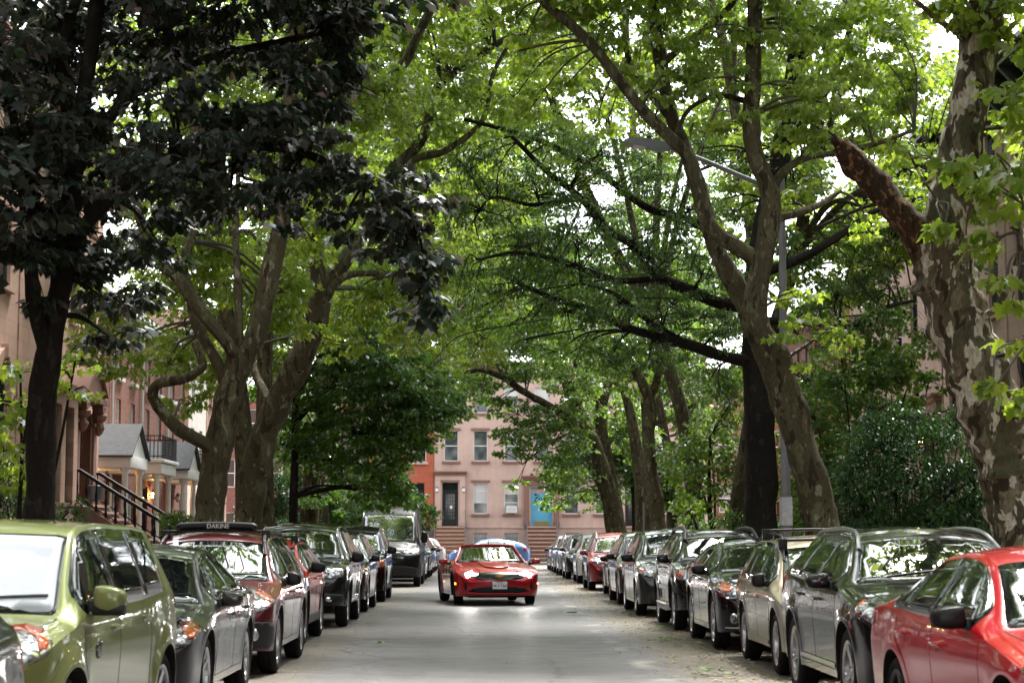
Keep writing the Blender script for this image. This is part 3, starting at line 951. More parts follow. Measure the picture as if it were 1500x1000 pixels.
def h_soul(c, p):
    # side scoop behind the front arch and black sill moulding
    c.patch('fender_vent', [(.9, 1.36, .84), (.9, 1.52, .86), (.9, 1.50, .74), (.9, 1.38, .74)], 'side', 0.004, M_trim, 1, mirror=True, grid=.04)
    c.patch('door_moulding', [(.9, 1.75, .40), (.9, 2.62, .43), (.9, 2.62, .34), (.9, 1.75, .31)], 'side', 0.02, M_clad, 1, mirror=True, thick=.03)
    c.patch('fascia_insert', [(.45, .02, .56), (.84, .25, .60), (.84, .3, .40), (.5, .02, .38)], 'corner', 0.005, M_black, 1, mirror=True)
    # raised crease from the arch to the shoulder
    c.strip('side_crease', [(.9, 1.25, .80), (.9, 1.6, .90), (.9, 2.6, .955), (.9, 3.5, .98)], 0.010, 'side', 0.0015, P_green)
make('olive green boxy hatchback with a pale sunshade filling its windshield', 'suv', P_green, -3.32, 11.75, rz=R(-3.2), cat='hatchback', group=G_L, sunshade=True, mirmat=P_green, mcap=True, hook=h_soul, spokes=5,
     over=dict(L=4.12, W=1.80, H=1.63, wb=2.57, fo=.82, wr=.335, rocker=.24, roofw=.665, cowlw=.8, zcowl=1.04, zdeck=1.05, s_top=1.72, s_roofend=3.75, flare=.035, charz=.80, crown=.03, hoodcrown=.045,
               top=[(0,.66),(.05,.80),(.18,.92),(.7,1.01),(.98,1.05),(1.25,1.31),(1.52,1.55),(1.72,1.61),(2.3,1.63),(3.2,1.62),(3.7,1.59),(3.88,1.50),(4.0,1.15),(4.09,1.0),(4.12,.8)],
               belt=[(0,.72),(.3,.86),(1.0,1.0),(2.6,1.045),(3.6,1.10),(4.12,1.08)], windows=[(1.2,1.98),(2.04,2.82),(2.87,3.42)], wind=(1.01,1.52), rearw=(3.85,4.0),
               doors=[1.12,2.01,2.9], mirror=(1.32,1.08), mirsize=(.125,.10,.095), handle=[(1.85,.92),(2.72,.95)], hood=(.18,.95,.58,.76),
               lamp=[(.50,.06,.92),(.80,.16,.95),(.90,.52,.98),(.88,.45,.85),(.74,.12,.74),(.52,.04,.74)], amber=[(.74,.20,.965),(.90,.52,.985),(.885,.40,.86),(.84,.30,.84),(.87,.40,.945)],
               bulb=(.68,.08,.84), fog=(.76,.1,.42), tail=[(.75,4.08,1.35),(.86,3.9,1.38),(.9,3.9,.95),(.8,4.08,.92)]))

make('dark grey metallic sedan parked behind the olive green hatchback', 'sedan', P_gunmetal, -3.27, 16.55, cat='sedan', group=G_L, chrome=False, mirmat=P_gunmetal, fogs=False, spokes=10, split=False, rails=None,
     over=dict(wb=2.74, L=4.72, lamp=[(.44,.05,.68),(.82,.18,.73),(.90,.66,.84),(.885,.66,.76),(.80,.18,.60),(.50,.03,.58)], amber=[(.83,.30,.745),(.90,.62,.82),(.885,.62,.755),(.82,.30,.655)]))

def h_outback(c, p):
    # black fog surround and a roof pad with lettering
    c.patch('bumper_corner', [(.44, .03, .58), (.80, .2, .60), (.90, .50, .56), (.9, .5, .30), (.5, .03, .30)], 'corner', 0.008, M_clad, 1, mirror=True, grid=.05)
    c.ring('fog_lamp_rim', (.74, .1, .46), 0.075, 'corner', M_trim, off=0.016)
    c.ring('fog_lamp_bezel', (.74, .1, .46), 0.062, 'corner', M_chrome, off=0.022)
    c.ring('fog_lamp_cover', (.74, .1, .46), 0.050, 'corner', M_lens, off=0.026)
    m = MB(); y = 2.25-c.L/2; z = c.H+0.035
    pts = [(-.42, y, z), (.42, y, z)]
    m.tube(catmull([(-.44, y, z-.012), (-.40, y, z), (0, y, z+.012), (.40, y, z), (.44, y, z-.012)], 4), 0.048, 12)
    pad = m.build('roof_pad', M_black, c.root, smooth=True)
    text_mesh('DAKINE', .075, M_white, pad, (0.02, y-.052, z+.004), .001)
make('burgundy wagon with a black padded roof bar', 'suv', P_burg, -3.22, 21.75, cat='station wagon', group=G_L, hook=h_outback, mirmat=M_black, fogs=False, clad=None, spokes=5, split=True,
     rails=dict(a0=1.75, a1=4.2, h=.03, r=.022, mat=M_clad, cross=[2.25]),
     over=dict(L=4.80, H=1.60, wb=2.74, fo=.97, W=1.83, wr=.35,
       top=[(0,.62),(.05,.76),(.2,.86),(.95,.98),(1.25,1.03),(1.62,1.27),(1.98,1.50),(2.3,1.57),(2.9,1.60),(3.9,1.58),(4.25,1.53),(4.45,1.43),(4.65,1.12),(4.77,1.0),(4.80,.8)],
       belt=[(0,.68),(.3,.82),(1.2,.94),(3.0,.98),(4.5,1.04),(4.8,1.0)], zcowl=1.02, zdeck=1.05, s_top=2.2, s_roofend=4.3, windows=[(1.55,2.45),(2.51,3.38),(3.44,4.15)], wind=(1.30,1.95), rearw=(4.42,4.65),
       lamp=[(.46,.05,.84),(.80,.18,.90),(.90,.62,.96),(.885,.55,.82),(.80,.18,.70),(.52,.03,.66)], amber=[(.87,.36,.89),(.91,.60,.935),(.895,.54,.85),(.86,.34,.80)], bulb=(.72,.1,.77),
       grille=[(-.42,0,.80),(.42,0,.80),(.38,0,.62),(-.38,0,.62)], doors=[1.36,2.48,3.5], mirror=(1.56,1.0), mirsize=(.10,.085,.085), handle=[(2.26,.87),(3.22,.89)]))

make('bright red compact SUV between the burgundy wagon and the large black SUV', 'suv', P_red, -3.42, 27.3, cat='SUV', group=G_L, mirmat=M_black, clad=M_clad, spokes=5, rails=dict(a0=1.8, a1=4.0, h=.05, mat=M_black, cross=[2.1]),
     over=dict(newH=1.51, L=4.44, wb=2.62, H=1.68, W=1.80, mirsize=(.13,.09,.085), belt=[(0,.72),(.3,.86),(1.2,.98),(3.0,1.0),(4.2,1.06),(4.44,1.0)], windows=[(1.48,2.32),(2.38,3.15),(3.2,3.8)],
      top=[(0,.68),(.05,.82),(.2,.93),(.9,1.03),(1.2,1.08),(1.5,1.32),(1.82,1.57),(2.15,1.65),(2.8,1.68),(3.6,1.66),(3.9,1.62),(4.1,1.52),(4.28,1.15),(4.4,1.02),(4.44,.85)], rearw=(4.08,4.26), wind=(1.24,1.78),
      s_roofend=4.0, tail=[(.7,4.4,1.1),(.88,4.1,1.2),(.9,4.1,.9),(.7,4.4,.85)]))

def h_toy(c, p):
    c.patch('bumper_bar', [(-.88,.3,.60), (.88,.3,.60), (.88,.3,.40), (-.88,.3,.40)], 'front', 0.03, M_clad, 1, grid=.08, thick=.05)
    for sg in (1,):
        c.ring('fog_lamp', (.66, .03, .48), 0.045, 'front', M_chrome, off=0.036)
make('large black SUV with big rectangular headlights and a heavy dark front bumper', 'suv', P_blkg, -3.30, 33.1, cat='SUV', group=G_L, mirmat=M_black, clad=P_blkg, spokes=6, hook=h_toy, fogs=False, amber=False,
     over=dict(L=4.82, W=1.93, H=1.79, wb=2.79, fo=.88, wr=.385, rocker=.36, roofw=.64, flare=.03,
      top=[(0,.80),(.05,.95),(.16,1.05),(.9,1.14),(1.22,1.17),(1.5,1.42),(1.78,1.67),(2.1,1.75),(2.8,1.79),(3.9,1.77),(4.4,1.73),(4.6,1.62),(4.73,1.2),(4.79,1.1),(4.82,.9)],
      belt=[(0,.86),(.3,1.0),(1.2,1.09),(3.0,1.12),(4.6,1.14),(4.82,1.1)], zcowl=1.16, zdeck=1.15, s_top=2.0, s_roofend=4.5, windows=[(1.48,2.3),(2.37,3.2),(3.26,4.3)], wind=(1.25,1.75), rearw=(4.6,4.74),
      lamp=[(.50,.04,1.02),(.78,.12,1.03),(.90,.34,1.00),(.90,.34,.88),(.78,.10,.82),(.52,.03,.84)], bulb=(.70,.1,.93), amber=[(.9,.3,1),(.9,.34,1),(.9,.34,.9),(.89,.3,.9)],
      grille=[(-.44,0,1.0),(.44,0,1.0),(.40,0,.70),(-.40,0,.70)], lower=[(-.5,0,.54),(.5,0,.54),(.55,0,.44),(-.55,0,.44)], mirror=(1.48,1.14), mirsize=(.13,.09,.10), doors=[1.36,2.33,3.3], handle=[(2.15,1.0),(3.1,1.0)],
      tail=[(.75,4.8,1.2),(.92,4.6,1.2),(.92,4.6,.95),(.75,4.8,.95)], plz=.5))
make('black crossover half hidden behind the large black SUV', 'suv', P_blk, -3.30, 39.6, cat='crossover', group=G_L, mirmat=M_black, spokes=5, over=dict(H=1.62, W=1.82))
make('black boxy SUV with a wide amber corner lamp, just ahead of the black van', 'suv', P_blk, -3.30, 46.0, cat='SUV', group=G_L, mirmat=M_black, spokes=5, clad=M_clad,
     over=dict(H=1.82, W=1.86, L=4.5, fo=.8, wb=2.65, tail_r=.2, top=[(0,.80),(.05,.98),(.16,1.08),(.9,1.14),(1.22,1.17),(1.45,1.44),(1.68,1.70),(1.95,1.78),(2.8,1.82),(3.9,1.80),(4.2,1.76),(4.35,1.65),(4.43,1.2),(4.47,1.1),(4.5,.9)],
      belt=[(0,.86),(.3,1.0),(1.2,1.09),(3.0,1.12),(4.3,1.14),(4.5,1.1)], zcowl=1.16, zdeck=1.15, s_top=1.9, s_roofend=4.2, windows=[(1.42,2.3),(2.37,3.2),(3.26,4.0)], wind=(1.24,1.66), rearw=None, roofw=.68, mirror=(1.44,1.18), mirsize=(.13,.08,.10),
      lamp=[(.55,.04,1.0),(.80,.12,1.01),(.90,.34,.98),(.90,.34,.84),(.78,.10,.80),(.56,.03,.82)], amber=[(.83,.16,1.0),(.91,.36,.98),(.91,.36,.85),(.83,.16,.82)], bulb=(.68,.1,.90), tail=[(.75,4.48,1.2),(.9,4.3,1.2),(.9,4.3,.95),(.75,4.48,.95)]))

def h_van(c, p):
    c.patch('bumper_bar', [(-.93,.3,.66), (.93,.3,.66), (.93,.3,.30), (-.93,.3,.30)], 'front', 0.02, M_clad, 1, grid=.08, thick=.04)
    c.ring('badge', (0, 0, .99), .10, 'front', M_chrome, mirror=False, off=.02, squash=.38)
    # orange plate sits left of centre on the bumper
    m = MB(); hp, _ = c.hit(Vector((-.32, -c.L/2, .58)), Vector((0, 1, 0)))
    m.bbox(-.47, -.16, hp.y-.045, hp.y-.02, .50, .655, .005); pl = m.build('number_plate', M_plateo, c.root)
    text_mesh('FXN 27', .10, M_navy, pl, (-.315, hp.y-.047, .575), .002)
make('tall black cargo van with an orange number plate', 'suv', P_van, -3.05, 60.2, name='cargo_van', cat='van', group=G_L, mirmat=M_black, hook=h_van, fogs=False, plate=None, spokes=6, wheelmat=M_alloyd, amber=False, rails=None,
     over=dict(L=5.6, W=2.06, H=2.52, wb=3.3, fo=1.0, wr=.36, rocker=.30, roofw=.80, nose_r=.5, bowf=.28, zcowl=1.32, zdeck=1.4, s_top=2.05, s_roofend=5.4, charz=1.0, crown=.05, hoodcrown=.10, emblem=False,
      top=[(0,.95),(.05,1.12),(.25,1.24),(.6,1.33),(.85,1.40),(1.2,1.85),(1.55,2.25),(1.85,2.44),(2.3,2.50),(3.5,2.52),(5.2,2.52),(5.45,2.48),(5.55,2.3),(5.6,1.9)],
      belt=[(0,.98),(.3,1.10),(.9,1.24),(1.8,1.28),(5.6,1.28)], windows=[(1.05,1.95)], wind=(.90,1.58), rearw=None, doors=[1.0,2.05,3.2], mirror=(1.15,1.50), mirsize=(.12,.08,.20), handle=[(1.9,1.05)], hood=(.2,.85,.6,.84),
      lamp=[(.62,.08,1.10),(.86,.24,1.16),(.97,.62,1.22),(.96,.55,1.02),(.84,.22,.96),(.64,.06,.96)], bulb=(.80,.18,1.06), amber=[(.9,.3,1),(.9,.34,1),(.9,.34,.9),(.89,.3,.9)],
      grille=[(-.60,0,1.08),(.60,0,1.08),(.50,0,.72),(-.50,0,.72)], lower=[(-.5,0,.50),(.5,0,.50),(.55,0,.38),(-.55,0,.38)], tail=[(.9,5.58,1.5),(.98,5.4,1.5),(.98,5.4,1.0),(.9,5.58,1.0)]))
far_left = [('silver sedan first behind the black cargo van', 'sedan', P_silver, -3.05, 68.0), ('black SUV second behind the black cargo van', 'suv', P_blk, -3.05, 74.3),
            ('silver crossover third behind the black cargo van', 'suv', P_silver, -3.15, 80.4), ('dark sedan last but one in the left kerb row', 'sedan', P_char, -3.15, 86.4), ('grey sedan last in the left kerb row', 'sedan', P_silver, -3.2, 92.2)]
for lb, pr, mt, x, y in far_left:
    make(lb, pr, mt, x, y, cat='sedan' if pr == 'sedan' else 'SUV', group=G_L, detail=1, fogs=False, wipers=False, mirmat=mt)

# ---- right row --------------------------------------------------------
def h_jetta(c, p): pass
make('bright red sedan with black mirrors cut off by the right edge of the photo', 'sedan', P_red2, 3.90, 11.45, rz=R(2.2), cat='sedan', group=G_R, mirmat=M_black, wheelmat=M_alloyd, over=dict(L=4.63, W=1.78, wb=2.65, fo=.93, mirsize=(.135,.095,.078), wr=.32,
     top=[(0,.56),(.05,.66),(.22,.76),(1.05,.92),(1.38,.975),(1.72,1.19),(2.05,1.385),(2.35,1.44),(2.75,1.455),(3.15,1.425),(3.6,1.27),(3.98,1.10),(4.4,1.06),(4.58,1.0),(4.63,.80)],
     belt=[(0,.60),(.3,.72),(1.3,.90),(3.0,.955),(4.0,.99),(4.63,.94)], windows=[(1.66,2.52),(2.60,3.28),(3.33,3.70)], wind=(1.42,2.04), rearw=(3.28,3.88), doors=[1.46,2.56,3.5], handle=[(2.34,.80),(3.28,.83)], mirror=(1.74,.965),
     tail=[(.62,4.6,.95),(.88,4.2,.98),(.9,4.2,.85),(.62,4.6,.80)]))

def h_high(c, p):
    c.strip('sill_chrome', [(.9, c.sf+c.wr+.10, .40), (.9, c.sr-c.wr-.10, .40)], .035, 'side', .012, M_chrome, thick=.02)
    c.ring('fog_lamp_chrome', (.76, .1, .52), .105, 'corner', M_chrome, off=.010)
    c.ring('fog_lamp_inner', (.76, .1, .52), .085, 'corner', M_black, off=.014)
    c.ring('fog_lamp_cover', (.76, .1, .52), .05, 'corner', M_lens, off=.02)
    c.patch('bumper_reflector', [(.60,.1,.72),(.84,.28,.76),(.84,.3,.66),(.62,.1,.64)], 'corner', .004, P_silver, 1, mirror=False)
make('glossy black midsize SUV with silver roof rails, between the beige wagon and the red sedan', 'suv', P_blk, 3.98, 16.25, cat='SUV', group=G_R, mirmat=P_blk, hook=h_high, fogs=False, chrome='', spokes=5, split=True,
     rails=dict(a0=1.9, a1=4.4, h=.035, r=.02, mat=M_alloy, feet=False),
     over=dict(newH=1.61, L=4.86, W=1.92, H=1.73, wb=2.79, fo=.95, wr=.375, rocker=.29, flare=.022, mirsize=(.13,.09,.075),
       top=[(0,.70),(.05,.86),(.2,.98),(.95,1.09),(1.3,1.14),(1.68,1.39),(2.05,1.62),(2.4,1.70),(3.0,1.73),(3.9,1.71),(4.3,1.67),(4.5,1.57),(4.7,1.2),(4.82,1.05),(4.86,.85)],
       belt=[(0,.76),(.3,.90),(1.3,1.05),(3.0,1.08),(4.6,1.14),(4.86,1.08)], zcowl=1.13, zdeck=1.15, s_top=2.25, s_roofend=4.35, windows=[(1.62,2.5),(2.56,3.42),(3.48,4.15)], wind=(1.35,2.0), rearw=(4.48,4.68), doors=[1.42,2.53,3.55], mirror=(1.66,1.09),
       handle=[(2.33,.95),(3.28,.97)], hood=(.2,1.28,.58,.80), tail=[(.7,4.83,1.1),(.92,4.4,1.15),(.92,4.4,.95),(.7,4.83,.9)],
       lamp=[(.48,.05,.92),(.82,.18,.95),(.93,.60,1.00),(.92,.52,.90),(.82,.18,.78),(.54,.03,.76)], amber=[(.915,.50,.985),(.935,.60,.995),(.925,.50,.90),(.905,.42,.87)]))

def h_beige(c, p):
    c.strip('door_moulding', [(.9, c.sf+c.wr+.10, .58), (.9, c.sr-c.wr-.10, .60)], .03, 'side', .008, P_beige, thick=.02)
    c.strip('sill_step', [(.9, c.sf+c.wr+.10, .33), (.9, c.sr-c.wr-.10, .33)], .05, 'side', .012, M_chrome if False else P_beige, thick=.03)
make('champagne beige wagon with a dark roof rack', 'suv', P_beige, 4.07, 21.4, cat='station wagon', group=G_R, mirmat=M_black, hook=h_beige, spokes=5, fogs=True, handles=True,
     rails=dict(a0=1.7, a1=4.1, h=.07, r=.014, mat=M_black, cross=[1.9, 3.4]),
     over=dict(newH=1.55, L=4.60, W=1.76, H=1.60, wb=2.64, fo=.95, wr=.34, rocker=.27,
       top=[(0,.62),(.05,.74),(.2,.84),(.95,.96),(1.25,1.0),(1.6,1.25),(1.95,1.49),(2.25,1.56),(2.8,1.59),(3.7,1.58),(4.1,1.53),(4.3,1.43),(4.48,1.12),(4.57,1.0),(4.60,.8)],
       belt=[(0,.68),(.3,.80),(1.2,.92),(3.0,.95),(4.4,1.0),(4.6,.96)], zcowl=1.0, zdeck=1.02, s_top=2.1, s_roofend=4.1, windows=[(1.5,2.35),(2.41,3.22),(3.28,4.0)], wind=(1.30,1.9), rearw=(4.28,4.48), doors=[1.34,2.38,3.35], mirror=(1.53,.99), mirsize=(.09,.08,.085),
       handle=[(2.17,.83),(3.05,.85)], hood=(.2,1.2,.54,.74), lamp=[(.46,.05,.78),(.80,.18,.82),(.87,.50,.86),(.86,.48,.76),(.78,.18,.66),(.50,.03,.64)], bulb=(.66,.1,.73), tail=[(.7,4.57,1.1),(.86,4.2,1.1),(.86,4.2,.85),(.7,4.57,.85)]))

def h_venza(c, p):
    c.ring('fog_lamp_chrome', (.76, .1, .44), .072, 'corner', M_chrome, off=.012)
    c.ring('fog_lamp_cover', (.76, .1, .44), .055, 'corner', M_lens, off=.017)
    c.strip('bumper_chrome', [(.62,.02,.62),(.60,.02,.40),(.66,.03,.32),(.80,.3,.32)], .018, 'corner', .01, M_chrome)
    c.strip('lamp_chrome', [(.56,.03,.70),(.80,.18,.71),(.89,.5,.80)], .03, 'corner', .01, M_chrome)
make('black crossover with amber-cornered headlights and chrome-edged fog lamps', 'suv', P_blk, 4.02, 26.3, cat='crossover', group=G_R, mirmat=M_black, hook=h_venza, fogs=False, spokes=5, split=True,
     over=dict(newH=1.50, L=4.80, W=1.90, H=1.61, wb=2.775, fo=.96, wr=.375, rocker=.25,
       top=[(0,.66),(.05,.80),(.2,.90),(.95,1.0),(1.28,1.05),(1.65,1.29),(2.05,1.52),(2.4,1.59),(2.9,1.61),(3.7,1.57),(4.1,1.50),(4.4,1.36),(4.65,1.12),(4.77,1.02),(4.80,.8)],
       belt=[(0,.72),(.3,.86),(1.3,.98),(3.0,1.03),(4.5,1.10),(4.8,1.04)], zcowl=1.05, zdeck=1.05, s_top=2.3, s_roofend=4.0, windows=[(1.6,2.48),(2.54,3.36),(3.42,3.95)], wind=(1.33,2.02), rearw=(4.15,4.62), doors=[1.42,2.51,3.5], mirror=(1.62,1.03),
       lamp=[(.46,.05,.84),(.80,.18,.87),(.91,.60,.93),(.90,.56,.83),(.80,.18,.73),(.52,.03,.72)], amber=[(.80,.18,.855),(.91,.58,.92),(.90,.54,.84),(.80,.18,.765)], bulb=(.64,.08,.79), tail=[(.7,4.77,1.05),(.92,4.3,1.1),(.92,4.3,.95),(.7,4.77,.9)],
       handle=[(2.3,.92),(3.2,.95)]))

def h_4r(c, p):
    # running board with chrome step
    for sg in (1, -1):
        m = MB(); a0, a1 = c.sf+c.wr+.12-c.L/2, c.sr-c.wr-.12-c.L/2
        m.bbox(sg*.86, sg*.99, a0, a1, .38, .42, .012)
        for k in range(6):
            yy = a0+(a1-a0)*(k+.5)/6; m.box(sg*.88, sg*.985, yy-.03, yy+.03, .30, .38)
        m.build('running_board', M_alloy, c.root, smooth=True)
    c.strip('door_moulding', [(.9, c.sf+c.wr+.12, .66), (.9, c.sr-c.wr-.12, .66)], .06, 'side', .01, M_alloy, thick=.02)
make('black off-road SUV with running boards and thick black roof rails', 'suv', P_blk, 4.0, 31.7, cat='SUV', group=G_R, mirmat=P_blk, hook=h_4r, clad=P_blkg, spokes=6, fogs=True,
     rails=dict(a0=1.85, a1=4.4, h=.07, r=.035, mat=M_clad, feet=False),
     over=dict(newH=1.66, L=4.80, W=1.88, H=1.76, wb=2.79, fo=.92, wr=.385, rocker=.34, flare=.03,
       top=[(0,.80),(.05,.95),(.18,1.05),(.9,1.12),(1.26,1.16),(1.6,1.41),(1.93,1.64),(2.25,1.72),(2.9,1.76),(3.9,1.74),(4.35,1.70),(4.55,1.58),(4.70,1.2),(4.77,1.1),(4.80,.9)],
       belt=[(0,.86),(.3,.98),(1.2,1.08),(3.0,1.11),(4.6,1.14),(4.80,1.1)], zcowl=1.15, zdeck=1.15, s_top=2.1, s_roofend=4.4, windows=[(1.52,2.38),(2.45,3.28),(3.34,4.25)], wind=(1.30,1.88), rearw=(4.54,4.7), mirror=(1.54,1.13), mirsize=(.12,.09,.09),
       lamp=[(.52,.04,1.02),(.80,.14,1.04),(.91,.44,1.05),(.91,.44,.86),(.80,.12,.82),(.54,.03,.84)], amber=[(.85,.24,.99),(.92,.44,1.0),(.92,.44,.88),(.85,.24,.86)], bulb=(.70,.1,.94), grille=[(-.46,0,1.0),(.46,0,1.0),(.42,0,.76),(-.42,0,.76)],
       tail=[(.75,4.78,1.2),(.9,4.6,1.2),(.9,4.6,.95),(.75,4.78,.95)], handle=[(2.2,1.0),(3.15,1.0)]))

make('dark grey minivan with a long flat roof, between the off-road SUV and the grey crossover', 'suv', P_sienna, 3.88, 37.6, name='parked_minivan', cat='minivan', group=G_R, mirmat=M_black, spokes=5, split=True, fogs=False,
     over=dict(newH=1.70, L=5.08, W=1.96, H=1.78, wb=3.03, fo=.95, wr=.345, rocker=.24, roofw=.66,
       top=[(0,.66),(.05,.80),(.2,.92),(.8,1.06),(1.1,1.13),(1.55,1.43),(2.0,1.68),(2.35,1.75),(3.0,1.78),(4.2,1.78),(4.6,1.74),(4.8,1.62),(4.95,1.2),(5.04,1.05),(5.08,.85)],
       belt=[(0,.72),(.3,.86),(1.1,1.03),(3.0,1.07),(5.08,1.10)], zcowl=1.12, zdeck=1.12, s_top=2.2, s_roofend=4.6, windows=[(1.5,2.5),(2.57,3.6),(3.68,4.55)], wind=(1.18,1.95), rearw=None, doors=[1.3,2.53,3.62], mirror=(1.55,1.08), mirsize=(.14,.09,.085),
       handle=[(2.35,.95),(2.75,.95)], hood=(.2,1.08,.56,.80), lamp=[(.46,.05,.90),(.82,.18,.96),(.93,.62,1.04),(.92,.56,.88),(.82,.18,.76),(.52,.03,.74)], tail=[(.8,5.05,1.3),(.93,4.8,1.3),(.93,4.8,.95),(.8,5.05,.95)]))
make('silver grey crossover behind the dark minivan', 'suv', P_sienna, 3.9, 43.9, cat='crossover', group=G_R, mirmat=M_black, spokes=10, over=dict(H=1.70, L=4.75))
make('black sedan almost hidden in front of the deep red SUV', 'sedan', P_blk, 4.1, 49.8, cat='sedan', group=G_R, mirmat=M_black, over=dict(H=1.45))
make('deep red SUV with a silver roof rail, in front of the white SUV', 'suv', P_wine, 3.86, 55.6, cat='SUV', group=G_R, mirmat=P_wine, clad=M_black, spokes=5, fogs=False, rails=dict(a0=1.85, a1=4.1, h=.06, r=.018, mat=M_alloy),
     over=dict(H=1.70, lower=[(-.6,0,.60),(.6,0,.60),(.66,0,.38),(-.66,0,.38)], lamp=[(.46,.05,.86),(.80,.18,.92),(.91,.58,.99),(.90,.55,.92),(.80,.18,.80),(.52,.03,.78)]))
make('white SUV with a black corner intake, in the right kerb row', 'suv', P_white, 3.95, 64.3, cat='SUV', group=G_R, mirmat=P_white, spokes=5, fogs=M_black, plate='w', over=dict(H=1.70))
far_right = [('grey SUV with a dark front, first behind the white SUV', 'suv', P_char, 3.85, 71.2), ('silver SUV with roof rails, second behind the white SUV', 'suv', P_silver, 3.85, 77.6),
             ('silver crossover third behind the white SUV', 'suv', P_silver, 3.85, 83.8), ('dark blue sedan last in the right kerb row', 'sedan', P_navy, 3.85, 90.0)]
for lb, pr, mt, x, y in far_right:
    make(lb, pr, mt, x, y, cat='sedan' if pr == 'sedan' else 'SUV', group=G_R, detail=1, fogs=False, wipers=False, mirmat=mt, rails=dict(a0=1.8, a1=4.1, h=.05, mat=M_alloy) if 'rails' in lb else None)
# ------------------------------------------------------------------ the moving convertible
def convertible():
    L = 4.78
    c = Car(L=L, W=1.90, H=1.36, wb=2.81, fo=.95, wr=.355, rocker=.20, roofw=.60, zcowl=.99, zdeck=.99, s_top=1.6, s_roofend=4.0, nose_r=.50, bowf=.22, tail_r=.35, charz=.70, flare=.028, hoodcrown=.05, lean=.09,
            top=[(0,.58),(.05,.66),(.18,.76),(.5,.85),(1.1,.94),(1.55,.99),(1.75,.97),(2.0,.95),(3.2,.96),(3.5,1.02),(4.0,1.02),(4.5,.99),(4.72,.93),(4.78,.76)],
            belt=[(0,.60),(.3,.72),(.9,.83),(1.6,.87),(2.4,.85),(3.3,.90),(4.2,.92),(4.78,.86)])
    root = empty('moving_convertible', (0, 0, 0), 0, 'red open-top convertible driving down the middle of the street with its headlights on', 'convertible')
    c.body(P_camaro, root); c.underbody()
    c.wheels(M_alloyd, 5, steer=0.0, split=True)
    c.mirrors(1.72, .93, P_camaro, (.12,.09,.07), out=.11)
    c.handles([(2.7,.80)], P_camaro)
    c.seams([1.62, 3.05], (.16, 1.45, .55, .76))
    # windshield on its own frame
    bw, tw = .80, .62
    z0, z1 = .955, 1.335
    def wp(u, v, off=0):
        w = bw+(tw-bw)*v; x = u*w
        s_ = 1.50 + v*.66 + (u*u)*(.20*(1-v)+.10*v)
        return Vector((x, s_-L/2 - off*.5, z0+(z1-z0)*v - .02*u*u*v + off*.86))
    def sheet(name, u0, u1, v0, v1, mat, off, parent, n=14):
        V = []; F = []
        for o in (off, off-.012):
            for j in range(9):
                for i in range(n+1):
                    V.append(wp(u0+(u1-u0)*i/n, v0+(v1-v0)*j/8, o))
        m = 9*(n+1)
        for k in (0, m):
            for j in range(8):
                for i in range(n):
                    q = k+j*(n+1)+i; f = (q, q+1, q+n+2, q+n+1); F.append(f if k == 0 else f[::-1])
        for i in range(n):
            F.append((i, i+m, i+1+m, i+1)); q = 8*(n+1)+i; F.append((q, q+1, q+1+m, q+m))
        for j in range(8):
            a, b = j*(n+1), (j+1)*(n+1); F.append((a, b, b+m, a+m)); a += n; b += n; F.append((a, a+m, b+m, b))
        return mesh_np(name, V, F, mat, parent, smooth=True)
    sheet('windshield', -.97, .97, 0.0, .96, M_shield, .0, root)
    m = MB()
    path = [wp(-1.0, t) for t in np.linspace(-.08, .93, 8)] + [wp(-.93, .985)] + [wp(u, 1.0) for u in np.linspace(-.85, .85, 9)] + [wp(.93, .985)] + [wp(1.0, t) for t in np.linspace(.93, -.08, 8)]
    m.tube(catmull([tuple(p) for p in path], 2), .027, 8)
    m.build('windshield_frame', P_camaro, root, smooth=True)
    m = MB(); m.bbox(-.12, .12, 2.12-L/2, 2.14-L/2, 1.22, 1.29, .01); m.build('rear_view_mirror', M_black, root)
    # cockpit: a dark opening, seats
    c.patch('cockpit', [(.66,1.95,1),(.68,2.6,1),(.60,3.3,1),(-.60,3.3,1),(-.68,2.6,1),(-.66,1.95,1)], 'top', .006, M_black, 2)
    for sx in (-.36, .36):
        for ys in (2.75,):
            m = MB(); m.bbox(sx-.24, sx+.24, ys-L/2, ys+.12-L/2, .9, 1.17, .05); m.bbox(sx-.12, sx+.12, ys+.02-L/2, ys+.11-L/2, 1.17, 1.30, .03)
            m.build('seat', M_black, root, smooth=True)
    c.wipers(1.46)
    # hood bulge
    c.patch('hood_bulge', [(.30,.55,1),(.38,1.35,1),(.20,1.42,1),(-.20,1.42,1),(-.38,1.35,1),(-.30,.55,1),(-.12,.42,1),(.12,.42,1)], 'top', .022, P_camaro, 2, thick=.035, grid=.06)
    c.strip('hood_crease', [(.42,.30,1),(.52,.9,1),(.62,1.4,1)], .03, 'top', .012, P_camaro, thick=.02)
    # face
    g = c.patch('grille', [(-.64,.1,.735),(-.3,0,.745),(.3,0,.745),(.64,.1,.735),(.56,.1,.60),(.25,0,.565),(-.25,0,.565),(-.56,.1,.60)], 'front', .004, M_trim, 1, grid=.045)[0]
    for k in range(3):
        c.strip('grille_bar', [(-.52,0,.62+.03*k),(.52,0,.62+.03*k)], .008, 'front', .009, M_black, mirror=False, parent=g)
    c.patch('lower_intake', [(-.50,0,.43),(.50,0,.43),(.76,0,.285),(-.76,0,.285)], 'front', .004, M_black, 1, grid=.045)
    c.patch('bumper_lip', [(-.8,0,.285),(.8,0,.285),(.78,0,.262),(-.78,0,.262)], 'front', .03, P_camaro, 0, grid=.06, thick=.04)
    c.patch('air_curtain', [(.76,.1,.52),(.83,.14,.53),(.83,.14,.33),(.77,.1,.36)], 'corner', .004, M_black, 1, mirror=True, grid=.04)
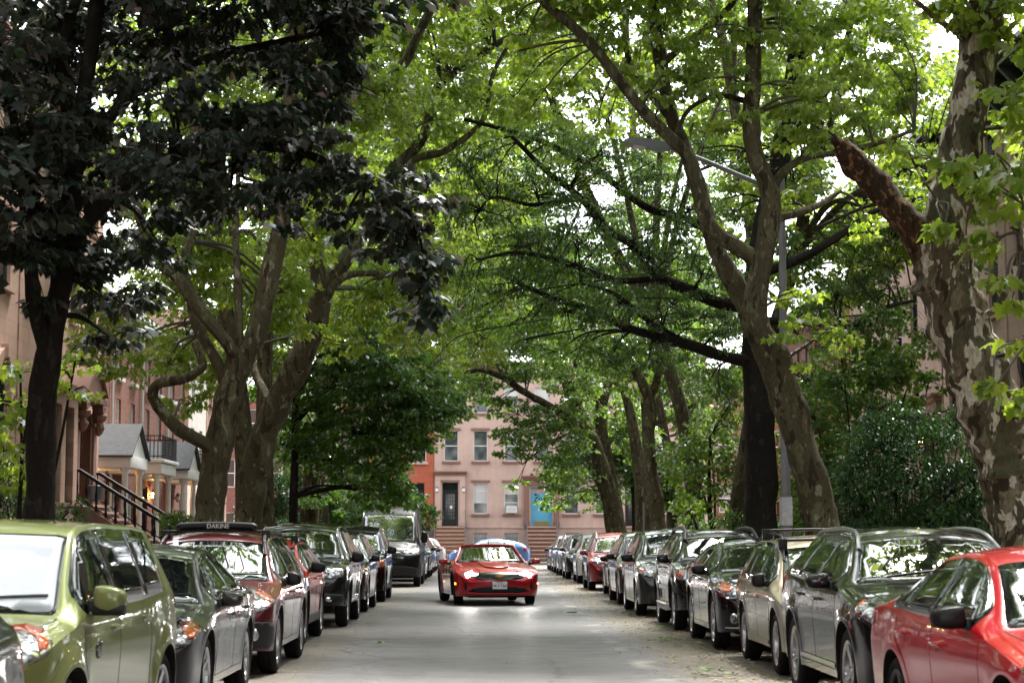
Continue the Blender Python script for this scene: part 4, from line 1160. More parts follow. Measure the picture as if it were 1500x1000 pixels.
    c.patch('side_marker', [(.93,.50,.50),(.95,.58,.50),(.95,.58,.46),(.93,.5,.46)], 'corner', .006, simple('lit amber marker', (1,.30,.02), .3, emit=2.5), 1, mirror=True, grid=.04)
    c.patch('headlight_housing', [(.56,.03,.70),(.84,.22,.745),(.87,.26,.67),(.80,.18,.625),(.60,.03,.65)], 'corner', .004, M_lens, 1, mirror=True, grid=.04)
    c.patch('running_lamp', [(.58,.03,.70),(.82,.2,.735),(.82,.2,.665),(.60,.03,.665)], 'corner', .009, M_lamp_dim, 1, mirror=True, grid=.04)
    c.ring('headlight', (.76,.13,.690), .068, 'corner', M_lamp_on, off=.012, depth=.02)
    # emblem: a slanted cross on the grille
    hp, _ = c.hit(Vector((0, -L/2, .655)), Vector((0, 1, 0))); y = hp.y
    m = MB()
    m.prism([(-.105,.640),(.088,.640),(.105,.672),(-.088,.672)], y-.024, y-.005)
    m.prism([(-.040,.622),(.032,.622),(.042,.690),(-.030,.690)], y-.030, y-.005)
    m.build('emblem', M_gold, root)
    # plate
    c.plate(.45, .33, .165, M_platew, 'HKY·7369', extra=[('NEW YORK', .026, .062)])
    c.patch('tail_light', [(.5,4.7,.88),(.88,4.4,.88),(.88,4.4,.78),(.5,4.7,.78)], 'rcorner', .005, M_tail, 1, mirror=True)
    c.plate(.60, front=False)
    # pose: slightly turned, its tail towards the left of the picture
    rz = R(7.5)
    root.rotation_euler = (0, 0, rz)
    root.location = (.0, 44.0+1.45, ROADZ)
    for w in [o for o in bpy.data.objects if o.parent == root and o.name.startswith('wheel')]:
        if w.location.y < 0: w.rotation_euler.z -= R(5)
    return c
convertible()

# ---- cars on the cross street ------------------------------------------
def cross(label, pre, mat, x, y, rz, cat, over={}, **kw):
    c = make(label, pre, mat, 0, 0, cat=cat, over=over, detail=1, fogs=False, wipers=False, group='cars on the cross street', **kw)
    c.root.location = (x, y, ROADZ); c.root.rotation_euler = (0, 0, rz)
cross('light blue hatchback crossing behind the red convertible', 'suv', P_blue, .17, 103.6, R(-90), 'hatchback',
    over=dict(L=4.46, W=1.75, H=1.49, wb=2.70, fo=.88, wr=.32, rocker=.22, zcowl=.98, zdeck=1.1, s_top=1.9, s_roofend=3.6, roofw=.55,
       top=[(0,.62),(.05,.72),(.2,.80),(.7,.93),(.95,1.0),(1.4,1.24),(1.85,1.43),(2.3,1.49),(2.7,1.49),(3.3,1.42),(3.9,1.28),(4.2,1.18),(4.36,1.05),(4.46,.8)],
       belt=[(0,.66),(.3,.76),(1.0,.90),(3.0,.96),(4.2,1.02),(4.46,.98)], windows=[(1.25,2.15),(2.21,3.0),(3.06,3.6)], wind=(1.0,1.8), rearw=(3.5,4.1), doors=[1.2,2.18,3.1], mirror=(1.35,.98), handle=[(2.0,.85),(2.85,.88)],
       tail=[(.66,4.4,1.02),(.86,4.05,1.04),(.86,4.05,.82),(.66,4.4,.80)]), glass=simple('pale tinted window', (.42,.45,.44), .12, coat=1, var=.2))
cross('white hatchback with red tail light at the far left corner of the crossing', 'suv', P_white, -4.25, 101.2, R(-90), 'hatchback', over=dict(H=1.55, L=4.3, fo=.85, wb=2.6,
       top=[(0,.66),(.05,.78),(.2,.86),(.9,.98),(1.2,1.03),(1.5,1.25),(1.82,1.45),(2.15,1.53),(2.8,1.55),(3.4,1.53),(3.7,1.48),(3.95,1.36),(4.15,1.1),(4.26,1.0),(4.3,.85)], belt=[(0,.7),(.3,.82),(1.2,.96),(4.3,1.02)], windows=[(1.5,2.3),(2.38,3.1),(3.2,3.6)], rearw=(3.9,4.12), wind=(1.24,1.78),
       doors=[1.32,2.34,3.2], s_roofend=3.7, zcowl=1.02, zdeck=1.03, tail=[(.7,4.25,1.15),(.9,3.9,1.2),(.9,3.9,.9),(.7,4.25,.85)]))
# ------------------------------------------------------------------ ground, road, pavements
KL, KR = -4.45, 5.25          # kerb faces
FL, FR = -13.0, 13.6          # house fronts left and right
YX0, YX1 = 97.0, 108.2        # cross street
def m_asphalt():
    t = NT('asphalt'); b = t.bsdf(Roughness=0.62)
    co = t.coord(which='World')
    sx = t.n('SeparateXYZ'); t.l(t.n('NewGeometry').outputs['Position'], sx.inputs[0])
    fine = t.noise(co, 55, 5, 0.75); mid = t.noise(co, 1.6, 6, 0.7); big = t.noise(co, 0.23, 4, 0.6)
    c = t.ramp(fine, [(0.30, (0.045, 0.042, 0.043)), (0.5, (0.095, 0.089, 0.092)), (0.72, (0.23, 0.215, 0.22))])
    c = t.mix(t.ramp(mid, [(0.35, 0.0), (0.75, 0.5)]), c, (0.17, 0.16, 0.16))
    c = t.mix(t.ramp(big, [(0.4, 0.0), (0.65, 0.4)]), c, (0.10, 0.093, 0.092))
    # gutter strips: older, browner, dirtier surface beside the parked cars
    def band(edge, sign):
        a = t.n('Math', operation='ADD'); t.l(sx.outputs[0], a.inputs[0])
        w_ = t.n('Math', operation='MULTIPLY'); w_.inputs[1].default_value = 1.1; t.l(t.noise(co, 0.9, 6, 0.7), w_.inputs[0]); t.l(w_.outputs[0], a.inputs[1])
        mr = t.n('MapRange'); mr.inputs[1].default_value = edge; mr.inputs[2].default_value = edge + sign*0.35
        t.l(a.outputs[0], mr.inputs[0]); return mr.outputs[0]
    dirt = t.ramp(t.noise(co, 22, 5, 0.8), [(0.3, (0.06, 0.048, 0.034)), (0.5, (0.13, 0.108, 0.08)), (0.7, (0.24, 0.205, 0.15))])
    mR = t.n('Math', operation='MULTIPLY'); mR.inputs[1].default_value = 0.9; t.l(band(2.55, 1), mR.inputs[0])
    c = t.mix(mR.outputs[0], c, dirt)
    mL = t.n('Math', operation='MULTIPLY'); mL.inputs[1].default_value = 0.75; t.l(band(-1.25, -1), mL.inputs[0])
    c = t.mix(mL.outputs[0], c, dirt)
    # pale worn seam along the joint of the two surfaces
    a = t.n('Math', operation='ADD'); t.l(sx.outputs[0], a.inputs[0]); w_ = t.n('Math', operation='MULTIPLY'); w_.inputs[1].default_value = 1.1
    t.l(t.noise(co, 0.9, 6, 0.7), w_.inputs[0]); t.l(w_.outputs[0], a.inputs[1])
    pr = t.n('MapRange', interpolation_type='SMOOTHSTEP'); 
    sb = t.n('Math', operation='SUBTRACT'); sb.inputs[1].default_value = 2.42; t.l(a.outputs[0], sb.inputs[0])
    ab = t.n('Math', operation='ABSOLUTE'); t.l(sb.outputs[0], ab.inputs[0])
    pr.inputs[1].default_value = 0.22; pr.inputs[2].default_value = 0.0; t.l(ab.outputs[0], pr.inputs[0])
    pm = t.n('Math', operation='MULTIPLY'); t.l(pr.outputs[0], pm.inputs[0]); t.l(t.ramp(t.noise(co, 0.5, 3), [(0.5, 0.0), (0.62, 0.75)]), pm.inputs[1])
    c = t.mix(pm.outputs[0], c, (0.42, 0.38, 0.33))
    # tar crack lines
    v = t.n('TexVoronoi', feature='DISTANCE_TO_EDGE'); v.inputs['Scale'].default_value = 0.32
    dn = t.n('TexNoise'); dn.inputs['Scale'].default_value = 1.2; dn.inputs['Detail'].default_value = 6; t.l(co, dn.inputs['Vector'])
    mxx = t.mix(0.45, co, dn.outputs['Color'], 'ADD'); t.l(mxx, v.inputs['Vector'])
    ck = t.ramp(v.outputs['Distance'], [(0.0, 0.8), (0.012, 0.0)])
    c = t.mix(ck, c, (0.03, 0.028, 0.027))
    # oil drips and tyre-darkened lanes
    dm = t.n('TexNoise'); dm.inputs['Scale'].default_value = 3.2; dm.inputs['Detail'].default_value = 3; t.l(t.coord((1, .35, 1), which='World'), dm.inputs['Vector'])
    c = t.mix(t.ramp(dm.outputs['Fac'], [(0.60, 0.0), (0.68, 0.35)]), c, (0.05, 0.047, 0.047))
    lane = t.n('TexNoise'); lane.inputs['Scale'].default_value = 1.0; lane.inputs['Detail'].default_value = 4; t.l(t.coord((1.1, .05, 1), which='World'), lane.inputs['Vector'])
    c = t.mix(t.ramp(lane.outputs['Fac'], [(0.45, 0.0), (0.65, 0.35)]), c, (0.145, 0.136, 0.141))
    t.l(c, b.inputs['Base Color'])
    t.l(t.ramp(mid, [(0.3, 0.36), (0.7, 0.58)]), b.inputs['Roughness'])
    nb = t.bump(fine, 0.55, 0.012); t.l(t.bump(mid, 0.25, 0.03, nb), b.inputs['Normal'])
    return t.m
M_asphalt = m_asphalt()
def m_concrete():
    t = NT('pavement slabs'); b = t.bsdf(Roughness=0.85); co = t.coord(which='World')
    br = t.n('TexBrick'); br.offset = 0; br.inputs['Scale'].default_value = 1.0; br.inputs['Mortar Size'].default_value = 0.012; br.inputs['Brick Width'].default_value = 1.5; br.inputs['Row Height'].default_value = 1.5
    br.inputs['Color1'].default_value = (.30,.285,.26,1); br.inputs['Color2'].default_value = (.24,.23,.21,1); br.inputs['Mortar'].default_value = (.07,.065,.055,1); t.l(co, br.inputs[0])
    t.l(t.mix(t.ramp(t.noise(co, 2.5, 6, .7), [(0.4, 0.0), (0.75, 0.6)]), br.outputs[0], (.12, .11, .09)), b.inputs['Base Color'])
    t.l(t.bump(t.noise(co, 40, 4), .3, .01), b.inputs['Normal']); return t.m
M_conc = m_concrete()
M_kerb = simple('kerb stone', (.26,.25,.24), .8, var=.3, vscale=4, bump=.4, bscale=30, which='World')
M_earth = simple('soil and ivy ground', (.05,.06,.03), .95, var=.5, vscale=3, bump=.6, bscale=12, which='World')
def sheet(name, x0, x1, y0, y1, z, mat, kind='structure', lab=None):
    o = mesh_np(name, [(x0,y0,z),(x1,y0,z),(x1,y1,z),(x0,y1,z)], [(0,1,2,3)], mat); return tag(o, kind=kind)
def slab(name, boxes, mat):
    m = MB()
    for b in boxes: m.box(*b)
    return tag(m.build(name, mat), kind='structure')
sheet('ground', -1200, 1200, -600, 2500, -0.02, simple('far ground', (.09,.10,.06), .95, var=.4, vscale=.05, which='World'))
m = MB()
m.add([(KL-.02,-60,0),(KR+.02,-60,0),(KR+.02,YX0+3,0),(KL-.02,YX0+3,0)], [(0,1,2,3)])
tag(m.build('road', M_asphalt), kind='structure')
tag(mesh_np('cross_street', [(-90,YX0,.004),(90,YX0,.004),(90,YX1+.02,.004),(-90,YX1+.02,.004)], [(0,1,2,3)], M_asphalt), kind='structure')
for nm, x0, x1 in (('kerb', KL-.16, KL), ('kerb', KR, KR+.16)):
    m = MB(); m.bbox(x0, x1, -60, YX0, -.01, .15, .02); tag(m.build(nm, M_kerb), kind='structure')
m = MB(); m.bbox(-90, 90, YX1, YX1+.16, -.01, .15, .02); tag(m.build('kerb', M_kerb), kind='structure')
slab('pavement', [(KL-.16-4.2, KL-.16, -60, YX0, -.01, .146)], M_conc)
slab('pavement', [(KR+.16, KR+.16+4.0, -60, YX0, -.01, .146)], M_conc)
slab('pavement', [(-90, 90, YX1+.16, YX1+4.2, -.01, .146)], M_conc)
slab('front_gardens', [(FL, KL-.16-4.2, -60, YX0-1, -.01, .16), (KR+4.16, FR, -60, YX0-1, -.01, .16)], M_earth)

# litter of fallen leaves and seed fluff along the gutters: uncountable
def litter(name, n, xf, y0, y1, size, mat, lab):
    V = []; F = []
    for i in range(n):
        y = y0 + (y1-y0)*random.random()**1.4; x = xf()
        s = size*random.uniform(.4, 1.3); a = random.uniform(0, 6.28); k = random.choice((3, 4, 5, 6)); b = len(V)
        tl = (random.uniform(-.3, .3), random.uniform(-.3, .3))
        for j in range(k):
            t = a+6.283*j/k; r = s*random.uniform(.5, 1)
            dx, dy = r*math.cos(t), r*math.sin(t)*.7
            V.append((x+dx, y+dy, .012+abs(dx*tl[0]+dy*tl[1])*1.2+random.random()*.006))
        F.append(tuple(range(b, b+k)))
    o = mesh_np(name, V, F, mat); return tag(o, lab, 'leaf litter', kind='stuff')
litter('fallen_leaves', 10000, lambda: random.choice((random.triangular(1.5, 4.6, 3.1), random.triangular(1.9, 3.4, 2.9))), 12, 96, .036, simple('dry leaf litter', (.26,.20,.10), .8, var=.6, vscale=1.5, which='World'), 'dry brown leaf bits strewn along the gutters')
litter('seed_litter', 2400, lambda: random.triangular(-4.2, -1.0, -2.3), 12, 96, .024, simple('pale seed litter', (.30,.26,.17), .8, var=.4, vscale=1.5, which='World'), 'pale seed fluff and crumbs along the left gutter')
for i, (mx_, my_) in enumerate([(1.75, 39.2)]):
    m = MB(); m.lathe([(.10, .0), (.10, .012), (.0001, .013)], (mx_, my_, .004), 14); tag(m.build('utility_cap', simple('cast iron cap', (.03,.03,.03), .6)), 'small round dark iron cap set in the asphalt near the red convertible', 'utility cap')
litter('road_grit', 1500, lambda: random.uniform(-2, 2.5), 13, 70, .012, simple('pale grit', (.45,.43,.40), .8, which='World'), 'pale specks of grit scattered over the asphalt')
def twig(name, x, y, n, size, lab):
    V = []; F = []
    for i in range(n):
        px, py = x+random.gauss(0, size), y+random.gauss(0, size*1.2); s = random.uniform(.03, .06); a = random.uniform(0, 6.28); b = len(V); z = .012+random.random()*.05
        for j in range(5):
            t = a+6.283*j/5; r = s*(1 if j else .5); V.append((px+r*math.cos(t), py+r*math.sin(t), z+random.uniform(0, .03)))
        F.append(tuple(range(b, b+5)))
    o = mesh_np(name, V, F, simple('fresh leaf', (.10,.18,.03), .6, var=.4, vscale=6, which='World')); tag(o, lab, 'leaves', 'fallen leaf sprigs')
for i, (px, py) in enumerate([(922, 899), (958, 921), (975, 938), (1040, 985), (558, 943)]):
    Y = 4200/(py-788); X = (px-712)*Y/2800
    twig('leaf_sprig', X, Y, 14 if i < 4 else 4, .10, ['fresh green leaf sprig lying by the dark grey minivan', 'limp leaf sprig on the dirt beside the off-road SUV', 'small leaf sprig nearer than the off-road SUV', 'leaf sprig beside the beige wagon', 'single bright green leaf lying on the open asphalt'][i])
# ------------------------------------------------------------------ houses
def m_stone(name, col, var=.14, streak=.35, course=None):
    t = NT(name); b = t.bsdf(Roughness=.85); co = t.coord()
    c = t.ramp(t.noise(co, .8, 6, .65), [(0.3, [x*(1-var) for x in col]), (0.7, [x*(1+var) for x in col])])
    st = t.ramp(t.noise(t.coord((2.2, 2.2, .18)), 1.5, 5, .7), [(0.5, 0.0), (0.8, streak)])
    c = t.mix(st, c, [x*.45 for x in col])
    if course:
        br = t.n('TexBrick'); br.offset = .5; br.inputs['Scale'].default_value = 1; br.inputs['Mortar Size'].default_value = .008; br.inputs['Brick Width'].default_value = course[0]; br.inputs['Row Height'].default_value = course[1]
        br.inputs['Color1'].default_value = (1,1,1,1); br.inputs['Color2'].default_value = (.93,.93,.93,1); br.inputs['Mortar'].default_value = (.72,.70,.70,1)
        mp = t.coord(rot=(R(90), 0, 0)); t.l(mp, br.inputs[0]); c = t.mix(1.0, c, br.outputs[0], 'MULTIPLY')
    t.l(c, b.inputs['Base Color']); t.l(t.bump(t.noise(co, 30, 5), .25, .01), b.inputs['Normal']); return t.m
def m_brick(name, c1, c2, mortar, bump=.6):
    t = NT(name); b = t.bsdf(Roughness=.85); co = t.coord(rot=(R(90), 0, 0))
    br = t.n('TexBrick'); br.offset = .5; br.inputs['Scale'].default_value = 1; br.inputs['Mortar Size'].default_value = .009; br.inputs['Brick Width'].default_value = .22; br.inputs['Row Height'].default_value = .075
    br.inputs['Bias'].default_value = -.1
    br.inputs['Color1'].default_value = (*c1, 1); br.inputs['Color2'].default_value = (*c2, 1); br.inputs['Mortar'].default_value = (*mortar, 1); t.l(co, br.inputs[0])
    c = t.mix(t.ramp(t.noise(t.coord(), 5, 4, .7), [(0.4, 0), (0.7, .45)]), br.outputs[0], [x*.5 for x in c1])
    t.l(c, b.inputs['Base Color']); t.l(t.bump(br.outputs['Fac'], -bump, .01), b.inputs['Normal']); return t.m
M_pink = m_stone('pink brownstone render', (.46, .33, .28))
M_pinkd = m_stone('weathered brownstone trim', (.20, .105, .082), streak=.5)
M_salmon = m_stone('salmon stone', (.42, .28, .235), course=(.9, .38))
M_brown = m_stone("red brown stone", (.19, .095, .07))
M_brownl = m_stone('light brown stone', (.48, .30, .23), course=(1.0, .4))
M_nosing = simple('toplit step edge', (.42, .30, .23), .7, var=.15)  # paler than the stoop: light on the tread tops put into the colour
M_orange = m_brick('orange painted brick', (.42, .10, .05), (.35, .08, .04), (.34, .10, .06), .3)
M_brick = m_brick('mottled red brick', (.30, .075, .04), (.10, .032, .022), (.22, .17, .14))
M_brickd = m_brick('dark red brick', (.22, .06, .045), (.16, .045, .035), (.26, .17, .14))
M_cream = m_stone('white painted stucco', (.62, .58, .54))
M_wtrim = simple('white painted wood', (.62, .62, .60), .45, var=.06)
M_slate = simple('grey shingle roof', (.05, .053, .058), .8, var=.3, vscale=5, bump=.5, bscale=14)
M_iron = simple('black iron', (.008, .008, .009), .6, spec=.25)
M_grail = simple('grey metal rail', (.17, .18, .19), .4, metal=.5)
M_doorblk = simple('black door', (.013, .018, .018), .3, coat=.3)
M_doorblu = simple('sky blue door', (.10, .35, .52), .35, var=.06)
M_brass = simple('brass', (.40, .33, .12), .3, metal=.7)
M_blind = simple('window blind', (.50, .51, .50), .6, var=.15, vscale=1.2)
M_darkin = simple('dark interior', (.015, .016, .017), .5)
M_cornb = simple('black cornice paint', (.02, .022, .022), .4)
M_lantern = simple('lit lantern glass', (1.0, .55, .18), .3, emit=22)
M_wpane = NT('window pane'); _b = M_wpane.bsdf(Roughness=.05); _b.inputs['Specular IOR Level'].default_value = .9
_co = M_wpane.coord(); M_wpane.l(M_wpane.ramp(M_wpane.noise(_co, .6, 2), [(0.4, (.05,.06,.065)), (0.6, (.24,.26,.26))]), _b.inputs['Base Color']); M_wpane = M_wpane.m
M_wdark = NT('dark window pane'); _b = M_wdark.bsdf(Roughness=.04); _b.inputs['Base Color'].default_value = (.012,.016,.018,1); _b.inputs['Specular IOR Level'].default_value = .7; M_wdark = M_wdark.m

class House:
    """front faces local -y; x runs 0..w along the front, z up from the pavement"""
    def __init__(s, label, w, h, mat, loc, rz, depth=9, name='row_house', cat='house', group=None):
        s.root = empty(name, loc, rz, label, cat, group)
        s.w, s.h, s.mat, s.d = w, h, mat, depth; s.op = []; s.n = 0
    def hole(s, x, z, w, h): s.op.append((x, z, w, h))
    def walls(s, reveal=.16):
        w, h = s.w, s.h
        xs = sorted({0, w} | {o[0] for o in s.op} | {o[0]+o[2] for o in s.op}); zs = sorted({0, h} | {o[1] for o in s.op} | {o[1]+o[3] for o in s.op})
        m = MB()
        for i in range(len(xs)-1):
            for j in range(len(zs)-1):
                cx, cz = (xs[i]+xs[i+1])/2, (zs[j]+zs[j+1])/2
                if any(o[0] < cx < o[0]+o[2] and o[1] < cz < o[1]+o[3] for o in s.op): continue
                m.add([(xs[i],0,zs[j]),(xs[i+1],0,zs[j]),(xs[i+1],0,zs[j+1]),(xs[i],0,zs[j+1])], [(0,1,2,3)])
        for x, z, a, b in s.op:
            r = reveal
            m.add([(x,0,z),(x+a,0,z),(x+a,r,z),(x,r,z)], [(0,1,2,3)]); m.add([(x,0,z+b),(x+a,0,z+b),(x+a,r,z+b),(x,r,z+b)], [(0,3,2,1)])
            m.add([(x,0,z),(x,0,z+b),(x,r,z+b),(x,r,z)], [(0,3,2,1)]); m.add([(x+a,0,z),(x+a,0,z+b),(x+a,r,z+b),(x+a,r,z)], [(0,1,2,3)])
            m.add([(x,r+.02,z),(x+a,r+.02,z),(x+a,r+.02,z+b),(x,r+.02,z+b)], [(0,1,2,3)])
        d = s.d
        m.add([(0,0,0),(0,d,0),(0,d,h),(0,0,h)], [(0,1,2,3)]); m.add([(w,0,0),(w,d,0),(w,d,h),(w,0,h)], [(3,2,1,0)]); m.add([(0,d,0),(w,d,0),(w,d,h),(0,d,h)], [(3,2,1,0)])
        me = bpy.data.meshes.new('wall'); me.from_pydata(m.v, [], m.f); me.update()
        link('wall', me, s.mat, s.root)
        m = MB(); m.box(0.02, w-.02, .05, d-.02, h-.3, h-.05); m.build('roof', M_slate, s.root)
    def window(s, x, z, w, h, frame=None, pane=None, sill=None, lintel=None, kind='sash', reveal=.16, curtain=False):
        """(x, z) lower left corner of the opening"""
        s.hole(x, z, w, h); frame = frame or M_wtrim; s.n += 1
        m = MB(); f = .055; y0, y1 = reveal-.075, reveal-.005
        m.box(x, x+f, y0, y1, z, z+h); m.box(x+w-f, x+w, y0, y1, z, z+h); m.box(x+f, x+w-f, y0, y1, z+h-f, z+h); m.box(x+f, x+w-f, y0, y1, z, z+f)
        ys = y0+.018
        if kind in ('sash', 'transom'):
            zm = z+h*.5 if kind == 'sash' else z+h*.72
            m.box(x+f, x+w-f, ys, y1-.004, zm-.028, zm+.028)
            if kind == 'transom': m.box(x+f, x+w-f, ys, y1-.004, z+h*.36-.022, z+h*.36+.022)
        if kind == 'six':
            for k in (1, 2): m.box(x+w*k/3-.012, x+w*k/3+.012, ys+.01, y1-.004, z+f, z+h-f)
            for k in (1, 2, 3): m.box(x+f, x+w-f, ys+.012, y1-.006, z+h*k/4-.012, z+h*k/4+.012)
        fo = m.build('window', frame, s.root)
        p = MB(); yp = y1-.02
        p.box(x+f-.005, x+w-f+.005, yp, yp+.006, z+f-.005, z+h-f+.005); p.build('pane', pane or M_wpane, fo)
        if curtain:
            p = MB(); zc = z+h*random.uniform(.35, .7)
            p.box(x+f, x+w-f, yp-.004, yp-.001, zc, z+h-f); p.build('blind', M_blind, fo)
        if kind == 'bars':
            g = MB()
            for k in range(1, 7): g.box(x+w*k/7-.008, x+w*k/7+.008, .02, .036, z, z+h)
            for k in range(1, 4): g.box(x, x+w, .022, .034, z+h*k/4-.008, z+h*k/4+.008)
            g.build('window_bars', M_iron, fo)
        if sill:
            g = MB(); g.bbox(x-.12, x+w+.12, -.12, .02, z-.14, z-.002, .012); g.build('sill', sill, s.root)
        if lintel:
            g = MB(); g.bbox(x-.14, x+w+.14, -.07, .02, z+h+.002, z+h+.14, .012); g.build('lintel', lintel, s.root)
        return fo
    def door(s, x, z, w, h, mat, surround=None, hood=True, glazed=False, blue=False, reveal=.30):
        s.hole(x, z, w, h)
        m = MB(); yb = .12
        m.box(x, x+.07, yb-.05, yb+.03, z, z+h); m.box(x+w-.07, x+w, yb-.05, yb+.03, z, z+h); m.box(x+.07, x+w-.07, yb-.05, yb+.03, z+h-.07, z+h)
        if not blue: m.box(x+.07, x+w-.07, yb-.03, yb+.03, z+h*.80, z+h*.80+.07)
        fr = m.build('door_frame', M_doorblu if blue else mat, s.root)
        m = MB(); zt = z+h*.80 if not blue else z+h*.84
        if glazed:
            m.box(x+.08, x+.20, yb-.01, yb+.03, z+.02, zt-.01); m.box(x+w-.20, x+w-.08, yb-.01, yb+.03, z+.02, zt-.01); m.box(x+.20, x+w-.20, yb-.01, yb+.03, z+.02, z+.40); m.box(x+.20, x+w-.20, yb-.01, yb+.03, zt-.16, zt-.01)
        else:
            m.bbox(x+.07, x+w-.07, yb-.01, yb+.03, z+.02, zt-.01, .006)
            for (px0, px1, pz0, pz1) in ((.2, .46, .12, .42), (.54, .8, .12, .42), (.2, .46, .5, .9), (.54, .8, .5, .9)):
                if not blue: m.bbox(x+w*px0, x+w*px1, yb-.03, yb+.0, z+(zt-z)*pz0, z+(zt-z)*pz1, .012)
        d = m.build('door', mat, s.root)
        if glazed:
            p = MB(); p.box(x+.20, x+w-.20, yb+.012, yb+.02, z+.4, zt-.16); p.build('door_glass', M_wpane, d)
            g = MB()
            for k in range(1, 4): g.box(x+w*(.2+.6*k/4)-.01, x+w*(.2+.6*k/4)+.01, yb-.03, yb-.012, z+.4, zt-.16)
            for k in range(0, 8): zz = z+.4+(zt-.56-z)*k/7; g.box(x+.2, x+w-.2, yb-.028, yb-.014, zz-.01, zz+.01)
            g.build('door_grille', M_iron, d)
            p = MB(); p.box(x+w*.48, x+w*.64, yb-.035, yb-.03, z+h*.40, z+h*.47); p.build('notice', M_white, d)
        if blue:
            p = MB(); p.bbox(x+.20, x+w-.20, yb-.02, yb, z+.05, z+.30, .004); p.build('kick_plate', M_brass, d)
            p = MB(); p.bbox(x+w*.40, x+w*.58, yb-.022, yb, z+1.0, z+1.06, .004); p.build('letter_slot', simple('dull metal', (.08,.13,.16), .4), d)
            p = MB(); p.bbox(x+w*.20, x+w*.24, yb-.04, yb, z+1.35, z+1.6, .008); p.build('handle', M_iron, d)
            # fan shaped lights cut in the door head
            g = MB(); cx, cz = x+w*.5, z+h*.80
            for k in range(7):
                a = R(180+30*k); r0, r1 = .10, .42
                ps = [(cx+r0*math.cos(a), cz+r0*math.sin(a)), (cx+r1*math.cos(a-.13), cz+r1*math.sin(a-.13)), (cx+r1*math.cos(a+.13), cz+r1*math.sin(a+.13))]
                g.prism(ps, yb-.016, yb-.008)
            g.build('door_light', M_wdark, d)
        if not blue:
            p = MB(); p.box(x+.08, x+w-.08, yb+.0, yb+.01, z+h*.80+.07, z+h-.07); p.build('transom', M_wdark, fr)
        if surround:
            g = MB()
            for sx in (-1, 1):
                a = x-.42 if sx < 0 else x+w+.10
                g.bbox(a, a+.32, -.16, .02, z, z+h+.12, .015); g.bbox(a-.03, a+.35, -.2, .02, z, z+.3, .015)
            g.bbox(x-.42, x+w+.42, -.16, .02, z+h+.12, z+h+.42, .015)
            g.build('door_surround', surround, s.root)
            if hood:
                g = MB(); g.bbox(x-.55, x+w+.55, -.34, .02, z+h+.56, z+h+.66, .02); g.bbox(x-.5, x+w+.5, -.25, .02, z+h+.42, z+h+.56, .02)
                g.build('door_hood', M_pinkd, s.root)
    def stoop(s, x, w, z, run, mat, rail=None, balusters=True, cheek=True, rmat=None, nst=None):
        n = nst or int(z/.18); m = MB(); nz_ = MB(); land = .5
        for k in range(n):
            zz = z*(k+1)/n; y1 = -land-(n-1-k)*(run/n)
            m.box(x+.12, x+w-.12, y1-run/n, -.01 if k == n-1 else y1, .0 if k == 0 else z*k/n-.02, zz)
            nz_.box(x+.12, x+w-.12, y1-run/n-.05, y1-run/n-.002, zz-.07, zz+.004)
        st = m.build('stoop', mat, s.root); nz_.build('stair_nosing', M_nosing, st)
        if cheek:
            g = MB()
            for a in (x, x+w-.14): g.prism([(-.0, .0), (-.0, z+.06), (-land, z+.06), (-land-run, .30), (-land-run-.1, .30), (-land-run-.1, .0)], a, a+.14, 'x')
            g.build('stoop_side', mat, s.root)
        if rail:
            for a in (x+.07, x+w-.07):
                g = MB(); top = .95
                p = [(a, -.1, z+top), (a, -land, z+top), (a, -land-run, .35+top-.1)]
                g.tube(p, .055 if balusters else .022, 8); g.tube([(q[0], q[1], q[2]-.78) for q in p], .02, 6)
                if balusters:
                    for k in range(14):
                        y = -.15-(land+run-.2)*k/13; zz = z if y > -land else z+(y+land)/run*(z-.3)
                        g.lathe([(.02, 0), (.055, .10), (.025, .22), (.05, .45), (.025, .60), (.02, .86)], (a, y, zz+.06), 6)
                g.lathe([(.05, 0), (.05, 1.25), (.08, 1.28), (.06, 1.4), (.001, 1.44)] if balusters else [(.025, 0), (.025, 1.45), (.001, 1.46)], (a, -land-run, .0), 10)
                g.build('stoop_rail', rmat or M_iron, s.root, smooth=True)
    def cornice(s, mat, z=None, proj=.55, brackets=True, h=.7):
        z = z or s.h; g = MB()
        g.bbox(-.02, s.w+.02, -proj, .3, z-.14, z+.02, .02); g.bbox(0.0, s.w, -proj+.12, .1, z-.28, z-.142, .02); g.box(.01, s.w-.01, -.10, .1, z-h, z-.282)
        c = g.build('cornice', mat, s.root)
        if brackets:
            n = max(3, int(s.w/1.1))
            b = MB()
            for k in range(n+1):
                x = .15+(s.w-.3)*k/n
                b.prism([(-.10, z-h-.25), (-.16, z-h-.25), (-.22, z-h+.1), (-proj+.16, z-.34), (-proj+.14, z-.284), (-.10, z-.284)], x-.08, x+.08, 'x')
            b.build('brackets', mat, c)
    def lantern(s, x, z, lit=True):
        g = MB(); g.bbox(x-.03, x+.03, -.10, .0, z-.04, z+.04, .01); g.lathe([(.03, 0), (.075, .04), (.085, .24), (.11, .26), (.03, .36), (.001, .38)], (x, -.17, z-.16), 8)
        l = g.build('wall_lantern', M_grail if not lit else M_iron, s.root)
        g = MB(); g.lathe([(.03, 0), (.088, .02), (.092, .2), (.05, .22)], (x, -.17, z-.125), 8); g.build('lantern_glass', M_lantern if lit else M_white, l)

